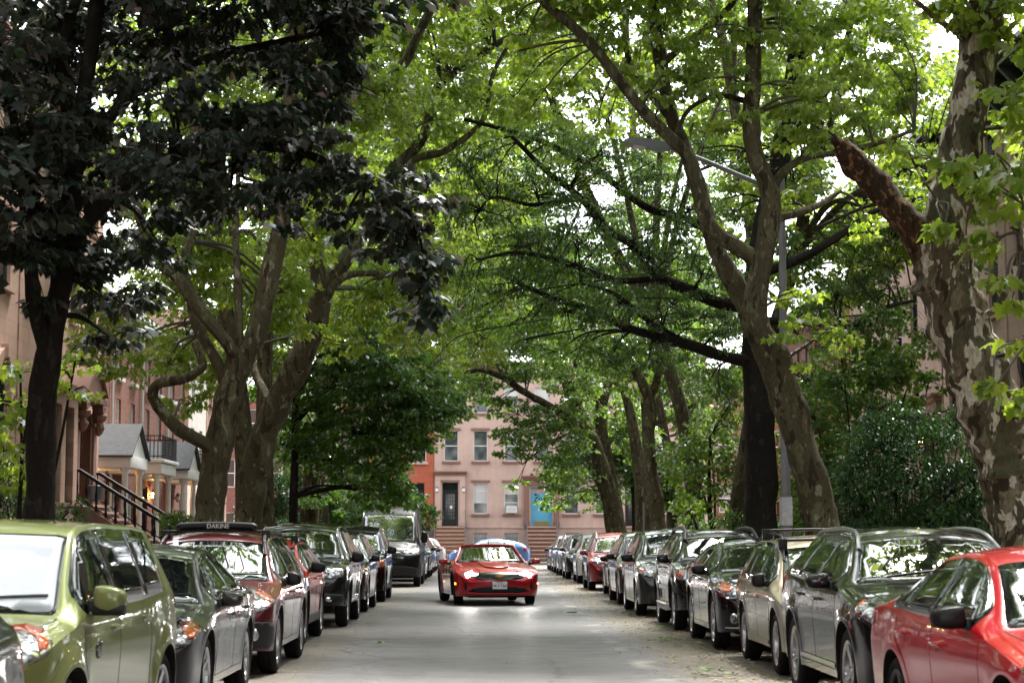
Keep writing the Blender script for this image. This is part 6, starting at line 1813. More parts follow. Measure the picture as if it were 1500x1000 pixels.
KD = 1.75
class Tree:
    def __init__(s, name, label, base, cat='tree', group='street trees'):
        s.base = Vector(base); s.root = empty(name, base, random.uniform(0, .01), label, cat, group)
        s.mb = MB(); s.tw = MB(); s.sk = []; s.lv = []; s.extra = []
        s.root.rotation_euler = (0, 0, 0)
    def loc(s, p): return Vector(p)-s.base
    def limb(s, pts, r0, r1, mb=None, **k):
        P = limb(mb or s.mb, [tuple(s.loc(p)) for p in pts], r0, r1, **k)
        n = len(P)
        for i, p in enumerate(P):
            s.sk.append((p, r0+(r1-r0)*i/n))
        return P
    def px(s, pts, Y, r0, r1, dY=0.0, mb=None, **k):
        """limb through photo pixels at street distance Y (dY: how far it leans away towards its tip)"""
        n = len(pts)
        q = []
        for i, p in enumerate(pts):
            y = Y+dY*i/(n-1)+(p[2] if len(p) > 2 else 0)
            q.append(U(p[0], p[1], y))
        return s.limb(q, r0, r1, mb, seed=int(pts[0][0]*7+pts[-1][1]), **k)
    def nearest(s, p, maxup=99):
        best = None; bd = 1e9
        for q, r in s.sk:
            d = (q-p).length + (1.5 if q.z > p.z+.6 else 0)
            if d < bd: bd = d; best = (q, r)
        return best
    def blobs(s, L, k=2.0, size=.17, spray=26, flat=.35, nj=.55, twigr=.010, hubs=2, shell=.5):
        """L: (centre world, radii) ; fills each with sprays of leaves hung on twigs"""
        rg = RNG
        for c, rad in L:
            c = s.loc(c); rad = np.array(rad, float)
            area = math.pi*rad[0]*rad[2]
            n_leaf = int(k*KD*area/(size*size*.27))
            ns = max(3, n_leaf//spray)
            hub_pts = []
            near, nr = s.nearest(c)
            for h in range(hubs):
                hp = c+Vector(rg.uniform(-.35, .35, 3)*rad)
                d = hp-near
                if d.length > .25:
                    mid = near+d*.5+Vector((rg.normal(0, .12)*d.length*.5, rg.normal(0, .12)*d.length*.5, .10*d.length))
                    rt = min(nr*.55, .018+.012*d.length)
                    pts = catmull([tuple(near), tuple(mid), tuple(hp)], 5)
                    V, F = tube_geo(pts, list(np.linspace(rt, twigr*1.3, len(pts))), 5); s.tw.add(V, F)
                    hub_pts += [Vector(p) for p in pts[3:]]
                hub_pts.append(hp)
            HP = np.array([tuple(h) for h in hub_pts])
            for _ in range(ns):
                v = rg.normal(size=3); v /= np.linalg.norm(v); r = rg.uniform(0, 1)**(1/3)
                r = shell*(.55+.45*r)+(1-shell)*r
                r *= 1 + .22*math.sin(v[0]*5+c.x)*math.cos(v[2]*4+c.z*2)
                p = np.array(c)+v*rad*r
                hi = np.argmin(np.linalg.norm(HP-p, axis=1)); h = HP[hi]
                d = p-h; dl = np.linalg.norm(d)+1e-6
                if dl > .12:
                    mid = h+d*.5; mid[2] += .08*dl; mid[:2] += rg.normal(0, .08, 2)*dl
                    pts = [h, mid, p]
                    V, F = tube_geo([tuple(x) for x in pts], [twigr*1.1, twigr*.7, twigr*.4], 3, False); s.tw.add(V, F)
                # leaves of the spray: flattened, drooping at the rim
                m = int(spray*rg.uniform(.6, 1.4))
                o = rg.normal(size=(m, 3)); o /= np.linalg.norm(o, axis=1, keepdims=True)
                sr = .36*min(1.2, rad.min()+.4)*(size/.17)**.5
                o *= rg.uniform(.15, 1, (m, 1))**.6*sr
                o[:, 2] *= flat
                dd = d/dl
                P = p+o - dd*0
                D = o.copy(); D[:, :2] += dd[:2]*.15; D += rg.normal(0, .10, (m, 3)); D[:, 2] -= .10+.25*rg.uniform(size=m)
                N = rg.normal(0, nj, (m, 3)); N[:, 2] += 1.0
                s.lv.append((P, D, N, size*rg.uniform(.55, 1.15, m), np.clip(rg.uniform(0, 1)*.45+rg.uniform(0, 1, m)*.6, 0, 1)))
    def twiggy(s, x0, x1, y0, y1, Y, n, ln=1.3, r=.014):
        rg = RNG
        for _ in range(n):
            a = s.loc(U(rg.uniform(x0, x1), rg.uniform(y0, y1), Y+rg.normal(0, .8)))
            near, nr = s.nearest(a)
            d = Vector(rg.normal(0, 1, 3)); d.z = -abs(d.z)*.8-.15; d.normalize()
            st = near.lerp(a, .35) if (near-a).length > 1.6 else near
            pts = catmull([tuple(st), tuple(a), tuple(a+d*ln*.6+Vector((0, 0, .1))), tuple(a+d*ln)], 4)
            V, F = tube_geo(pts, list(np.linspace(r*1.6, r*.35, len(pts))), 4); s.tw.add(V, F)
            for q in range(3):
                b = Vector(pts[4+q*2]); e = b+(d*.6+Vector(rg.normal(0, .5, 3)))*ln*.4
                V, F = tube_geo([tuple(b), tuple(b.lerp(e, .5)+Vector((0, 0, .04))), tuple(e)], [r*.6, r*.45, r*.25], 3); s.tw.add(V, F)
    def pb(s, L, dr=None, **k):
        """blobs given as (px, py, Y, radius px[, radius px vertical])"""
        out = []
        for b in L:
            x, y, Y, r = b[:4]; rv = b[4] if len(b) > 4 else r*.8
            m = Y/FPX; out.append((U(x, y, Y), (r*m, (dr or r*m*1.1), rv*m)))
        s.blobs(out, **k)
    def done(s, bark, leaf, shape='lobed', smooth=True):
        if s.mb.v:
            s.mb.build('trunk', bark, s.root, smooth=True)
        if s.tw.v:
            me = bpy.data.meshes.new('twigs'); me.from_pydata([tuple(v) for v in s.tw.v], [], s.tw.f); me.update(); link('twigs', me, B_dark if bark in (B_dark,) else B_twig, s.root)
        if s.lv:
            a = [np.concatenate([q[i] for q in s.lv]) for i in range(5)]
            leaf_mesh('crown', *a[:4], a[4], shape, leaf, s.root)
            Tree.count = getattr(Tree, 'count', 0)+len(a[0])
B_twig = simple('twig bark', (.05,.042,.03), .85)

def fill(t, x0, x1, y0, y1, Y0, Y1, step, r, skip=0.0, **k):
    L = []
    y = y0
    while y < y1:
        x = x0
        while x < x1:
            if random.random() >= skip: L.append((x+random.uniform(-.5, .5)*step, y+random.uniform(-.5, .5)*step, random.uniform(Y0, Y1), r*random.uniform(.7, 1.2)))
            x += step
        y += step*.8
    t.pb(L, **k)

# ---- left side ---------------------------------------------------------
t = Tree('maple_tree', 'dark purple-leaved maple filling the upper left, its straight dark trunk nearest on the left', U(57, 790, 21.5)*1.0)
Y = 21.5
t.px([(57,815),(58,700),(62,600),(70,520),(84,450),(94,380),(112,220),(135,60),(150,-80)], Y, .18, .08, knots=4, flare=True)
t.px([(70,520),(52,455),(44,380),(30,250),(10,100)], Y, .10, .04, dY=-1)
t.px([(94,380),(150,300),(230,240),(330,215),(430,220),(520,260),(600,310)], Y, .09, .03, dY=-.5)
t.px([(105,260),(180,150),(290,90),(420,60),(500,40)], Y, .08, .03, dY=.8)
t.px([(112,220),(90,100),(120,-20),(200,-150)], Y, .08, .04)
t.pb([(30,60,21.8,110,90),(130,90,22.5,95,90),(40,200,21,95,80),(130,230,21.8,90,75),(30,320,21,80,75),(120,340,21.8,85,65),(170,420,22,65,55),(60,400,21.3,70,50),(170,490,22.3,45,32),(225,350,21.5,55,45),
      (230,40,22,80,60),(240,150,21,85,60),(240,250,20.5,85,65),(330,60,22,80,60),(340,180,20.8,90,60),(330,275,20.8,80,48),(430,40,22,80,65),(440,130,21.5,75,60),(430,225,20.8,85,55),(400,295,21,65,35),
      (500,60,22,40,60),(505,140,22,38,50),(520,275,21,80,50),(590,290,21,62,50),(610,360,21,50,60),(625,440,21,36,45),(570,350,21,60,35),(500,330,21,50,22)], k=1.6, size=.13, spray=26, flat=.28, nj=.34)
t.blobs([(U(x, y, Y_), (1.5, 1.6, 1.2)) for x, y, Y_ in ((100,-130,22),(300,-120,21),(480,-110,22),(200,-280,21),(420,-300,20),(-120,100,21),(-150,300,20))], k=1.5, size=.17)
t.done(B_dark, L_purple)

t = Tree('plane_tree', 'mottled plane tree on the left with a long S-bent limb reaching out to the left', U(305, 790, 36))
Y = 36
t.px([(302,815),(308,740),(315,680),(325,620),(340,565),(358,520)], Y, .28, .22, knots=5, flare=True, n=16)
t.px([(356,525),(378,480),(395,400),(412,330),(420,250),(425,150),(430,30),(435,-100)], Y, .21, .11, n=12, knots=2)
t.px([(362,545),(330,500),(290,450),(262,410),(235,385),(205,320),(190,240)], Y, .14, .08, dY=-.6)
t.px([(335,580),(318,530),(290,480),(278,430),(270,390),(282,330),(284,240),(280,120)], Y, .12, .07, dY=1)
t.px([(352,520),(349,420),(345,340),(350,240)], Y, .085, .05, dY=.5)
t.px([(318,665),(300,650),(262,628),(235,600),(224,578),(232,562),(262,556),(284,548),(297,534),(285,500)], Y, .135, .07, dY=-1.2, n=12)
t.pb([(300,330,38,70,70),(260,430,38,50,45),(330,400,39,60,50),(400,420,39,50,45),(450,330,40,60,55),(290,200,38,70,60),(380,120,38,70,70),(480,200,39,60,60),(290,60,38,80,60),(520,90,38,60,70),(280,500,37.5,45,30),(250,530,37,40,25),(300,560,36.6,28,20),(270,590,36.5,32,20),
      (560,150,38,60,50),(420,470,39.5,50,30)], k=1.5, size=.135)
t.blobs([(U(x, y, Y_), (1.8, 1.8, 1.4)) for x, y, Y_ in ((300,-120,37),(480,-120,37),(620,-60,36),(560,-180,36))], k=1.2, size=.17)
t.done(B_planeg, L_bright, 'lobed_lo')

t = Tree('plane_tree', 'plane tree on the left leaning right and splitting into a high Y', U(362, 790, 42))
Y = 42
t.px([(358,815),(366,740),(376,680),(390,625),(412,580),(435,540),(455,490),(468,440)], Y, .33, .24, knots=5, flare=True, n=16)
t.px([(466,450),(466,400),(456,350),(448,250),(440,140),(440,20),(450,-80)], Y, .20, .09, n=12)
t.px([(468,445),(492,400),(520,360),(545,320),(580,250),(620,200),(640,130),(690,90),(745,55),(810,40)], Y, .19, .06, dY=3)
t.px([(545,320),(600,240),(650,222),(690,195),(712,165),(722,110),(748,60)], Y+1, .10, .04, dY=2)
t.px([(475,430),(505,405),(540,400),(575,402),(620,380)], Y, .10, .05, dY=1)
t.px([(420,170),(500,150),(545,135),(590,95),(615,45),(636,0),(650,-60)], Y-3, .14, .08)
t.px([(400,600),(385,570),(372,540),(370,500)], Y, .12, .06, dY=2)
t.pb([(560,420,44,60,45),(520,450,44,50,40),(600,480,45,50,40),(640,400,46,50,40),(560,300,45,60,60),(600,180,44,70,60),(650,100,44,70,60),(700,160,45,60,50),(650,250,46,60,50),(760,80,46,60,45),(820,60,46,60,40),(560,60,42,50,50),(620,30,42,60,40),(700,30,44,70,40),(500,500,44,50,25),(670,330,47,60,50),(590,130,41,40,40)], k=1.4, size=.135)
t.blobs([(U(x, y, Y_), (2.2, 2.2, 1.6)) for x, y, Y_ in ((560,-100,42),(700,-110,42),(830,-80,42),(640,-220,42))], k=1.1, size=.18)
t.done(B_planeg, L_bright, 'lobed_lo')

t = Tree('maple_tree', 'deep green maple with a thin dark stem and a low dense crown on the left', U(430, 790, 52))
Y = 52
t.px([(430,815),(430,740),(432,660),(433,580),(440,500),(455,420)], Y, .13, .07, flare=True)
t.px([(432,620),(480,570),(540,545),(610,560)], Y, .08, .03); t.px([(432,680),(500,640),(580,630),(650,600)], Y, .07, .03)
t.px([(433,590),(470,520),(520,490)], Y, .06, .03)
t.pb([(480,520,52,45,35),(540,510,52,55,35),(590,540,52,50,35),(500,570,51.5,60,40),(560,580,51,60,40),(620,575,51.5,50,35),(655,600,52,34,20),(520,630,51.5,60,38),(580,640,51.5,55,35),(612,650,52,26,22),(480,670,52,40,30),(540,690,52,50,30),(575,700,52.5,32,28),
      (460,610,52,40,40),(625,600,51,45,30),(555,540,50.8,50,30),(440,660,53,40,35),(660,590,52,26,18),(590,730,53,18,16),(560,725,53,45,22),(450,470,53,35,30),(400,560,54,30,40),(510,460,53,40,25),(420,640,54,28,40),(560,470,54,40,22),(650,560,53,30,22),(480,730,55,40,20)], k=1.7, size=.13, spray=22)
t.done(B_dark, L_deep, 'lobed_lo')

t = Tree('plane_tree', 'gnarled pale plane trunk leaning right beside the far lamp post on the left', U(492, 790, 69))
Y = 69
t.px([(490,810),(497,760),(505,710),(512,665),(516,630),(530,560),(545,480),(560,400)], Y, .40, .2, knots=6, flare=True, n=14)
t.px([(515,660),(502,655),(497,640)], Y, .12, .09)
t.px([(530,560),(590,500),(650,470),(690,440)], Y, .14, .05); t.px([(545,480),(620,400),(690,330),(760,300)], Y, .16, .06)
t.pb([(600,460,70,60,40),(660,450,70,55,40),(620,380,70,65,45),(690,370,71,60,45),(720,440,72,50,40),(650,300,70,70,50),(730,290,71,60,45),(640,530,71,45,30),(700,510,73,40,28),(560,400,70,50,45)], k=1.4, size=.165, spray=24)
t.done(B_pale, L_bright, 'lobed_lo')

t = Tree('plane_tree', 'far plane tree on the left whose crown hangs before the pink houses', U(560, 790, 90))
Y = 90
t.px([(560,805),(562,700),(566,620),(575,540),(590,450)], Y, .35, .2, flare=True)
t.px([(566,620),(610,570),(640,550),(665,545)], Y, .15, .05); t.px([(575,540),(640,480),(720,430)], Y, .16, .06)
t.pb([(600,640,90,40,30),(640,590,90,36,28),(610,600,90,40,30),(650,632,91,14,20),(650,545,90,40,25),(690,560,91,30,18),(600,540,90,50,40),(680,480,90,50,35),(740,440,90,50,40),(700,400,90,60,45),(760,380,91,50,40),(570,660,91,40,40),(575,700,92,18,30)], k=1.5, size=.20, spray=20)
t.done(B_pale, L_mid, 'lobed_lo')

# ---- right side --------------------------------------------------------
t = Tree('plane_tree', 'massive mottled pale plane trunk at the right edge with one broken-off limb', U(1488, 790, 22.6))
Y = 22.6
tr = t.px([(1512,830),(1497,760),(1482,700),(1467,650),(1451,600),(1426,530),(1402,460),(1386,400),(1375,355)], Y, .38, .345, knots=9, flare=True, n=36, rough=.04, sub=14, wrinkle=True)
t.px([(1388,400),(1384,350),(1394,290),(1406,230),(1420,150),(1433,80),(1446,0),(1455,-100),(1450,-200)], Y, .30, .19, n=18, knots=3)
brk = MB()
t.px([(1378,400),(1345,345),(1318,312),(1290,278),(1262,248),(1230,212)], Y, .22, .13, mb=brk, n=14, knots=3, rough=.09)
jag = MB()
for i in range(9):
    p = t.loc(U(1230+random.uniform(-7,7), 212+random.uniform(-8,8), Y+random.uniform(-.08,.08))); e = p+Vector((random.uniform(-.16,-.05), random.uniform(-.03,.03), random.uniform(.03,.16)))
    jag.tube([tuple(p+Vector((.08,0,-.06))), tuple(e)], [.045, .006], 5)
t.px([(1432,75),(1405,50),(1375,30),(1340,0)], Y, .05, .03, dY=-.5)
t.px([(1420,470),(1460,450),(1490,380),(1500,300)], Y, .05, .02, dY=-1.5); t.px([(1425,520),(1470,520),(1505,500)], Y, .03, .015, dY=-1)
t.px([(1380,370),(1395,330),(1350,260),(1330,220)], Y, .02, .012, dY=-.8)
t.pb([(1470,230,21.5,34,30),(1490,300,21,35,35),(1455,350,21.3,35,25),(1485,420,21,36,25),(1480,150,21.8,34,35),(1495,500,21.3,30,22),(1440,270,20.8,26,14),(1395,245,21.5,24,16),(1500,580,21.5,24,18),(1455,560,20.5,14,10),
      (1490,60,22,40,40),(1380,330,21.5,18,12)], k=1.0, size=.17, spray=14)
t.pb([(1440,10,22,60,26)], k=2.0, size=.14, spray=18)
t.blobs([(U(x, y, Y_), (1.4, 1.5, 1.0)) for x, y, Y_ in ((1400,-140,22),(1250,-160,21),(1550,-80,22),(1120,-170,20),(1600,200,22),(1380,-300,21))], k=1.3, size=.17)
t.done(B_pale, L_bright, 'lobed')
b = brk.build('broken_limb', B_broken, t.root, smooth=True); jag.build('splinters', B_broken, b)
b['label'] = 'torn brown stub of a broken limb'

t = Tree('plane_tree', 'slanting mottled plane tree beside the right street lamp, forking high over the road', U(1207, 790, 35))
Y = 35
t.px([(1213,815),(1203,760),(1190,715),(1172,650),(1150,580),(1128,520),(1108,478),(1100,455)], Y, .31, .26, knots=5, flare=True, n=16)
t.px([(1098,470),(1108,430),(1116,385),(1124,340),(1130,300),(1122,265),(1106,225),(1100,180),(1103,100),(1106,0),(1110,-90)], Y, .22, .13, n=12, knots=2)
t.px([(1128,300),(1140,262),(1165,238),(1195,228),(1240,222),(1300,205),(1340,190)], Y, .09, .04, dY=1)
t.px([(1114,385),(1080,362),(1048,340),(1030,310),(1024,272),(1006,228),(985,205),(945,165),(905,115),(870,70),(832,32),(800,8),(760,-40)], Y, .15, .08, n=12)
t.px([(1102,465),(1075,415),(1048,360),(1030,300),(1012,240),(985,175),(968,95),(958,20),(950,-80)], Y+1.5, .20, .10, n=12, knots=2)
t.px([(1126,320),(1160,315),(1200,300),(1230,280)], Y, .09, .05, dY=1.5)
t.px([(1100,150),(1050,140),(1010,160),(990,195)], Y+.5, .06, .04); t.px([(968,95),(1010,60),(1060,20),(1090,-20)], Y+1.5, .08, .05)
t.px([(985,175),(945,130),(925,100),(915,60)], Y+1.5, .09, .05); t.px([(870,70),(850,60),(800,65),(760,75)], Y, .04, .02)
t.px([(1130,545),(1160,520),(1190,500),(1215,480)], Y, .03, .015, dY=-1)
t.pb([(830,20,35,50,35),(900,40,35,50,40),(970,40,36,55,40),(1040,50,35,55,45),(1050,120,34.5,50,35),(980,120,35,45,35),(900,110,36,40,30),(1140,50,35,55,45),(1160,130,35,50,40),(1200,60,36,55,45),(1240,130,36,55,45),(1300,60,36,60,50),(1320,140,37,50,40),
      (1180,200,35,45,28),(1250,200,36,45,30),(1070,175,34.5,36,20),(1150,300,36,30,22),(1350,100,37,45,60),(1310,220,37,45,28),(960,170,36,26,16),(1200,150,34,40,30),
      (1180,480,34,38,20),(1230,500,34.2,34,22),(1200,530,34,30,18),(1150,500,33.8,26,15),(770,40,36,45,35),(1270,330,38,30,22),(1170,430,36,30,22),(760,150,40,45,35),(820,130,40,45,35),(880,170,41,40,30),(790,80,39,45,30),(930,90,39,40,30)], k=1.35, size=.135)
t.blobs([(U(x, y, Y_), (2.0, 2.0, 1.5)) for x, y, Y_ in ((850,-110,35),(1000,-120,35),(1150,-110,35),(1300,-110,35),(930,-240,33),(1120,-250,33))], k=1.2, size=.17)
t.done(B_planeg, L_bright, 'lobed_lo')

t = Tree('oak_tree', 'dark straight-trunked oak on the right whose low limbs arch far out over the road', U(1115, 790, 45))
Y = 45
t.px([(1115,815),(1114,740),(1113,650),(1110,560),(1106,480),(1108,400),(1125,310),(1145,220),(1165,100),(1180,-20)], Y, .40, .20, flare=True, n=14, knots=3)
t.px([(1108,530),(1060,522),(1010,505),(970,495),(920,480),(870,455),(820,440),(770,420)], Y, .16, .05, dY=-2)
t.px([(1106,450),(1050,442),(1010,425),(970,408),(935,365),(890,335),(850,290),(800,250),(750,200)], Y, .17, .05, dY=-2)
t.px([(1110,390),(1060,345),(1000,320),(940,300),(870,245),(800,210),(740,190),(680,175)], Y, .14, .04, dY=-1)
t.px([(970,408),(900,410),(830,385),(760,370),(700,380)], Y-1, .09, .03, dY=-2); t.px([(1010,505),(950,470),(900,430),(850,415)], Y-.5, .08, .03, dY=-2)
t.px([(850,290),(780,300),(720,290),(690,330)], Y-1.5, .06, .02, dY=-1)
t.px([(1118,400),(1180,375),(1230,345),(1280,310),(1350,290)], Y, .13, .05); t.px([(1112,470),(1180,470),(1240,480),(1300,450),(1340,440)], Y, .11, .04)
t.px([(1145,220),(1200,150),(1240,60),(1260,-40)], Y, .13, .06)
oak = [(720,240,43,55,35),(790,280,43,60,38),(860,330,43,60,40),(700,320,43,55,40),(770,360,43,60,40),(840,400,43,60,38),(920,380,44,55,38),(900,440,43,55,35),(820,460,43,55,32),(980,450,44,50,35),(970,360,44,55,35),(1040,400,44,45,40),
       (940,260,44,55,35),(1010,300,44,45,35),(870,230,43,55,35),(800,190,43,50,30),(740,420,43,50,35),(690,400,44,40,35),(1050,480,44,40,30),(960,520,44,45,26),(890,520,44,50,30),(1040,560,46,40,30),(1070,300,46,30,30),
       (1180,370,46,50,30),(1240,360,46,45,30),(1220,440,46,55,35),(1290,420,46,45,35),(1300,340,47,40,28),(1170,260,46,40,35),(1180,550,47,40,30),(1090,230,46,40,30),(700,460,44,35,22),(760,480,44,45,20),(830,520,44,50,20),(1020,220,46,40,25)]
t.pb(oak, k=1.6, size=.115, spray=34, flat=.45)
t.blobs([(U(x, y, Y_), (2.4, 2.4, 1.8)) for x, y, Y_ in ((900,-60,46),(1080,-80,46),(1250,-60,46),(1200,-200,46))], k=1.0, size=.15)
t.twiggy(670, 1050, 200, 500, 42.5, 75, r=.011); t.twiggy(1150, 1340, 280, 480, 46, 30)
t.done(B_dark, L_oak, 'oak')

t = Tree('plane_tree', 'slim mottled plane trunk on the right, forking just above the parked cars far down', U(965, 790, 68))
Y = 68
t.px([(967,805),(961,740),(955,690),(949,640),(951,590),(935,550),(912,515),(895,490)], Y, .28, .14, flare=True, knots=3, n=12)
t.px([(952,622),(975,615),(1000,602),(1020,590)], Y, .11, .06); t.px([(951,590),(965,540),(960,480),(970,420)], Y, .15, .08)
t.pb([(900,520,68,50,35),(860,480,68,50,35),(950,500,68,45,35),(1000,560,68,40,35),(1020,620,67,35,30),(980,660,67,25,22),(930,560,69,40,25),(1000,500,69,40,30)], k=1.4, size=.165, spray=20)
t.done(B_planeg, L_mid, 'lobed_lo')

t = Tree('plane_tree', 'leaning double plane trunk, its pale limb stretching left before the pink houses', U(902, 790, 84))
Y = 84
t.px([(908,805),(900,760),(888,710),(874,660),(858,625),(845,600),(830,560)], Y, .42, .25, flare=True, knots=4, n=14)
t.px([(905,790),(898,730),(890,680),(882,640),(880,600),(892,550),(900,500)], Y+1.5, .38, .2, flare=True, n=12)
t.px([(868,640),(840,618),(800,592),(765,572),(735,552),(705,542),(680,546)], Y-1, .20, .09, dY=-3); t.px([(882,610),(870,580),(850,560),(840,520)], Y, .14, .07)
t.px([(860,628),(820,640),(790,660),(765,680)], Y-.5, .07, .03, dY=-2)
t.pb([(760,600,82,42,22),(800,620,82,42,26),(830,640,82,40,28),(780,650,81,34,22),(745,640,81,26,20),(720,590,82,30,12),(700,565,81,26,14),(740,545,82,45,22),(790,530,82,50,28),(840,560,83,45,30),(820,690,82,34,26),(850,710,84,34,26),(880,730,86,30,22),
      (720,500,83,45,28),(780,480,83,50,30),(840,500,84,50,30),(900,600,86,40,35),(930,640,86,35,35),(757,708,83,16,9),(810,735,85,22,14),(850,600,82,36,24),(690,520,82,30,18),(735,662,81,14,8)], k=1.35, size=.165, spray=20)
t.done(B_planeg, L_mid, 'lobed_lo')

t = Tree('plane_tree', 'plane tree at the far right corner, its crown before the end house roofs', U(985, 790, 95))
t.px([(985,803),(983,720),(975,640),(960,560),(950,480)], 95, .3, .14, flare=True); t.px([(975,640),(900,560),(820,510),(740,490)], 95, .14, .05); t.px([(960,560),(1030,480),(1060,440)], 95, .12, .05)
fill(t, 650, 1100, 400, 545, 92, 99, 48, 42, k=1.3, size=.20, spray=22)
t.pb([(880,570,97,50,35),(940,600,97,40,30),(1000,590,97,40,34),(830,550,97,40,22),(1040,640,97,30,40)], k=1.3, size=.20, spray=22)
t.done(B_planeg, L_mid, 'lobed_lo')
t = Tree('plane_tree', 'plane tree at the far left corner, its crown before the end house roofs', U(520, 790, 96))
t.px([(520,803),(525,720),(540,640),(560,560),(580,480)], 96, .3, .14, flare=True); t.px([(560,560),(620,520),(680,510)], 96, .14, .05)
fill(t, 380, 700, 400, 560, 93, 99, 48, 42, k=1.3, size=.20, spray=22)
t.pb([(560,600,97,40,35),(500,640,97,40,40),(600,580,97,30,26),(450,600,97,40,40)], k=1.3, size=.20, spray=22)
t.done(B_planeg, L_mid, 'lobed_lo')
t = Tree('maple_tree', 'dark green maple far down on the right hiding the corner beyond the blue door', U(930, 790, 93))
t.px([(932,803),(930,740),(925,680),(915,600)], 93, .2, .1, flare=True)
t.pb([(860,670,93,45,30),(900,690,93,40,30),(830,680,92,35,22),(880,640,93,45,30),(930,670,93,35,35),(820,705,92,26,16),(950,720,95,30,30),(990,700,95,40,40),(1010,740,95,30,24)], k=2.2, size=.18, spray=20)
t.done(B_dark, L_deep, 'lobed_lo')

for lb, bx, by, st, area, lf, Yc in (
    ('tall plane tree filling the middle of the canopy from the left kerb', -5.2, 56, [(-5.2,56,0),(-5,56,4),(-4,56,8),(-2.5,56.5,11),(-1,57,14)], (520,760,-40,330,52,60,62,52), L_bright, 56),
    ('tall plane tree filling the canopy from the right kerb beyond the oak', 6.2, 57, [(6.2,57,0),(6.1,57,4),(5,57,8),(3.5,57.5,11),(2,58,15)], (740,1130,-40,260,55,62,64,52), L_bright, 57),
    ('distant plane tree on the left whose crown rises behind the dark maple', -5.3, 80, [(-5.3,80,0),(-5.1,80,5),(-4,80,9),(-2,81,13)], (400,760,180,470,74,86,56,46), L_bright, 80),
    ('distant plane tree on the right closing the view above the parked cars', 6.3, 76, [(6.3,76,0),(6,76,5),(5,76,9),(3,77,13)], (700,1060,260,520,74,82,56,46), L_mid, 76),
    ('high crowned plane tree behind the brick houses side of the left pavement', -6.0, 49, [(-6,49,0),(-6.3,49,5),(-7,49,9),(-7.5,49,13)], (180,520,-30,500,46,56,72,58), L_bright, 49),
    ('high crowned plane tree above the salmon stone houses on the right', 6.6, 47, [(6.6,52,0),(7.2,51,5),(8.2,50,9),(9.0,50,13)], (1120,1420,-30,400,44,52,66,52), L_bright, 49)):
    t = Tree('plane_tree', lb, (st[0][0], st[0][1], .1))
    t.limb(st, .30, .12, flare=True)
    for _ in range(5):
        q = Vector(st[2]); e = U(random.uniform(area[0], area[1]), random.uniform(area[2], area[3]), Yc)
        t.limb([q, q.lerp(e, .5)+Vector((0, 0, .7)), e], .12, .04, sub=5)
    fill(t, *area, k=1.25, size=.155, spray=28)
    t.done(B_planeg, lf, 'lobed_lo')
# high canopy over the road, above the frame: added to shade it and darken reflections
for lb, bx, by, ys in (('unseen plane tree arching over the road above the green hatchback', -5.3, 14, (6, 22)), ('unseen plane tree arching over the road above the midsize SUV', 6.3, 13, (6, 22)), ('unseen plane tree arching high over the road, left of the red convertible', -5.5, 31, (22, 40)), ('unseen plane tree arching high over the road, right of the red convertible', 6.5, 28, (22, 40)), ('added plane tree arching high over the road above the black boxy SUV', -5.5, 47, (40, 58)), ('added plane tree arching high over the road above the deep red SUV', 6.5, 53, (42, 62)), ('added plane tree arching high over the road above the cargo van', -5.5, 65, (56, 74)), ('added plane tree arching high over the far end of the road, left side', -5.5, 84, (74, 97)), ('added plane tree arching high over the far end of the road, right side', 6.4, 83, (72, 97))):
    s_ = 1 if bx < 0 else -1
    t = Tree('plane_tree', lb, (bx, by, .1))
    ztop = lambda Y_: 1.5+.29*Y_
    if by > 20: t.root['label'] = lb
    L = []
    for j in range(16):
        Y_ = random.uniform(*ys); X_ = bx+s_*random.uniform(-1.5, 6)
        L.append((Vector((X_, Y_, max(ztop(Y_)+1.8, 9)+random.uniform(0, 3))), (1.6, 1.7, 1.0)))
    if by > 40:
        tx = {47: -5.35, 53: 7.6, 65: -5.5, 84: -5.8, 83: 6.9}[by]; zt_ = ztop(by)
        t.limb([(tx, by, .1), (tx-.1*s_, by, 4), (tx, by, 8), (tx+.6*s_, by, zt_-3), (tx+1.6*s_, by, zt_+.5), (bx+3.4*s_, by, zt_+2.5)], .26, .08, flare=True)
        t.limb([(tx+.6*s_, by, zt_-3), (tx+1.0*s_, by-2, zt_), (bx+2*s_, by-6, zt_+2)], .11, .05); t.limb([(tx+.6*s_, by, zt_-3), (tx+1.0*s_, by+2, zt_), (bx+2*s_, by+6, zt_+2.5)], .11, .05)
    else:
        t.limb([(bx-3.2*s_, by, .1), (bx-3.3*s_, by, 4), (bx-3.0*s_, by, 8), (bx-1*s_, by, 11), (bx+1.5*s_, by, 13)], .24, .10, flare=True)
    t.root.location.x = bx
    t.blobs(L, k=1.25, size=.24, spray=22)
    t.done(B_planeg, L_mid, 'lobed_lo')

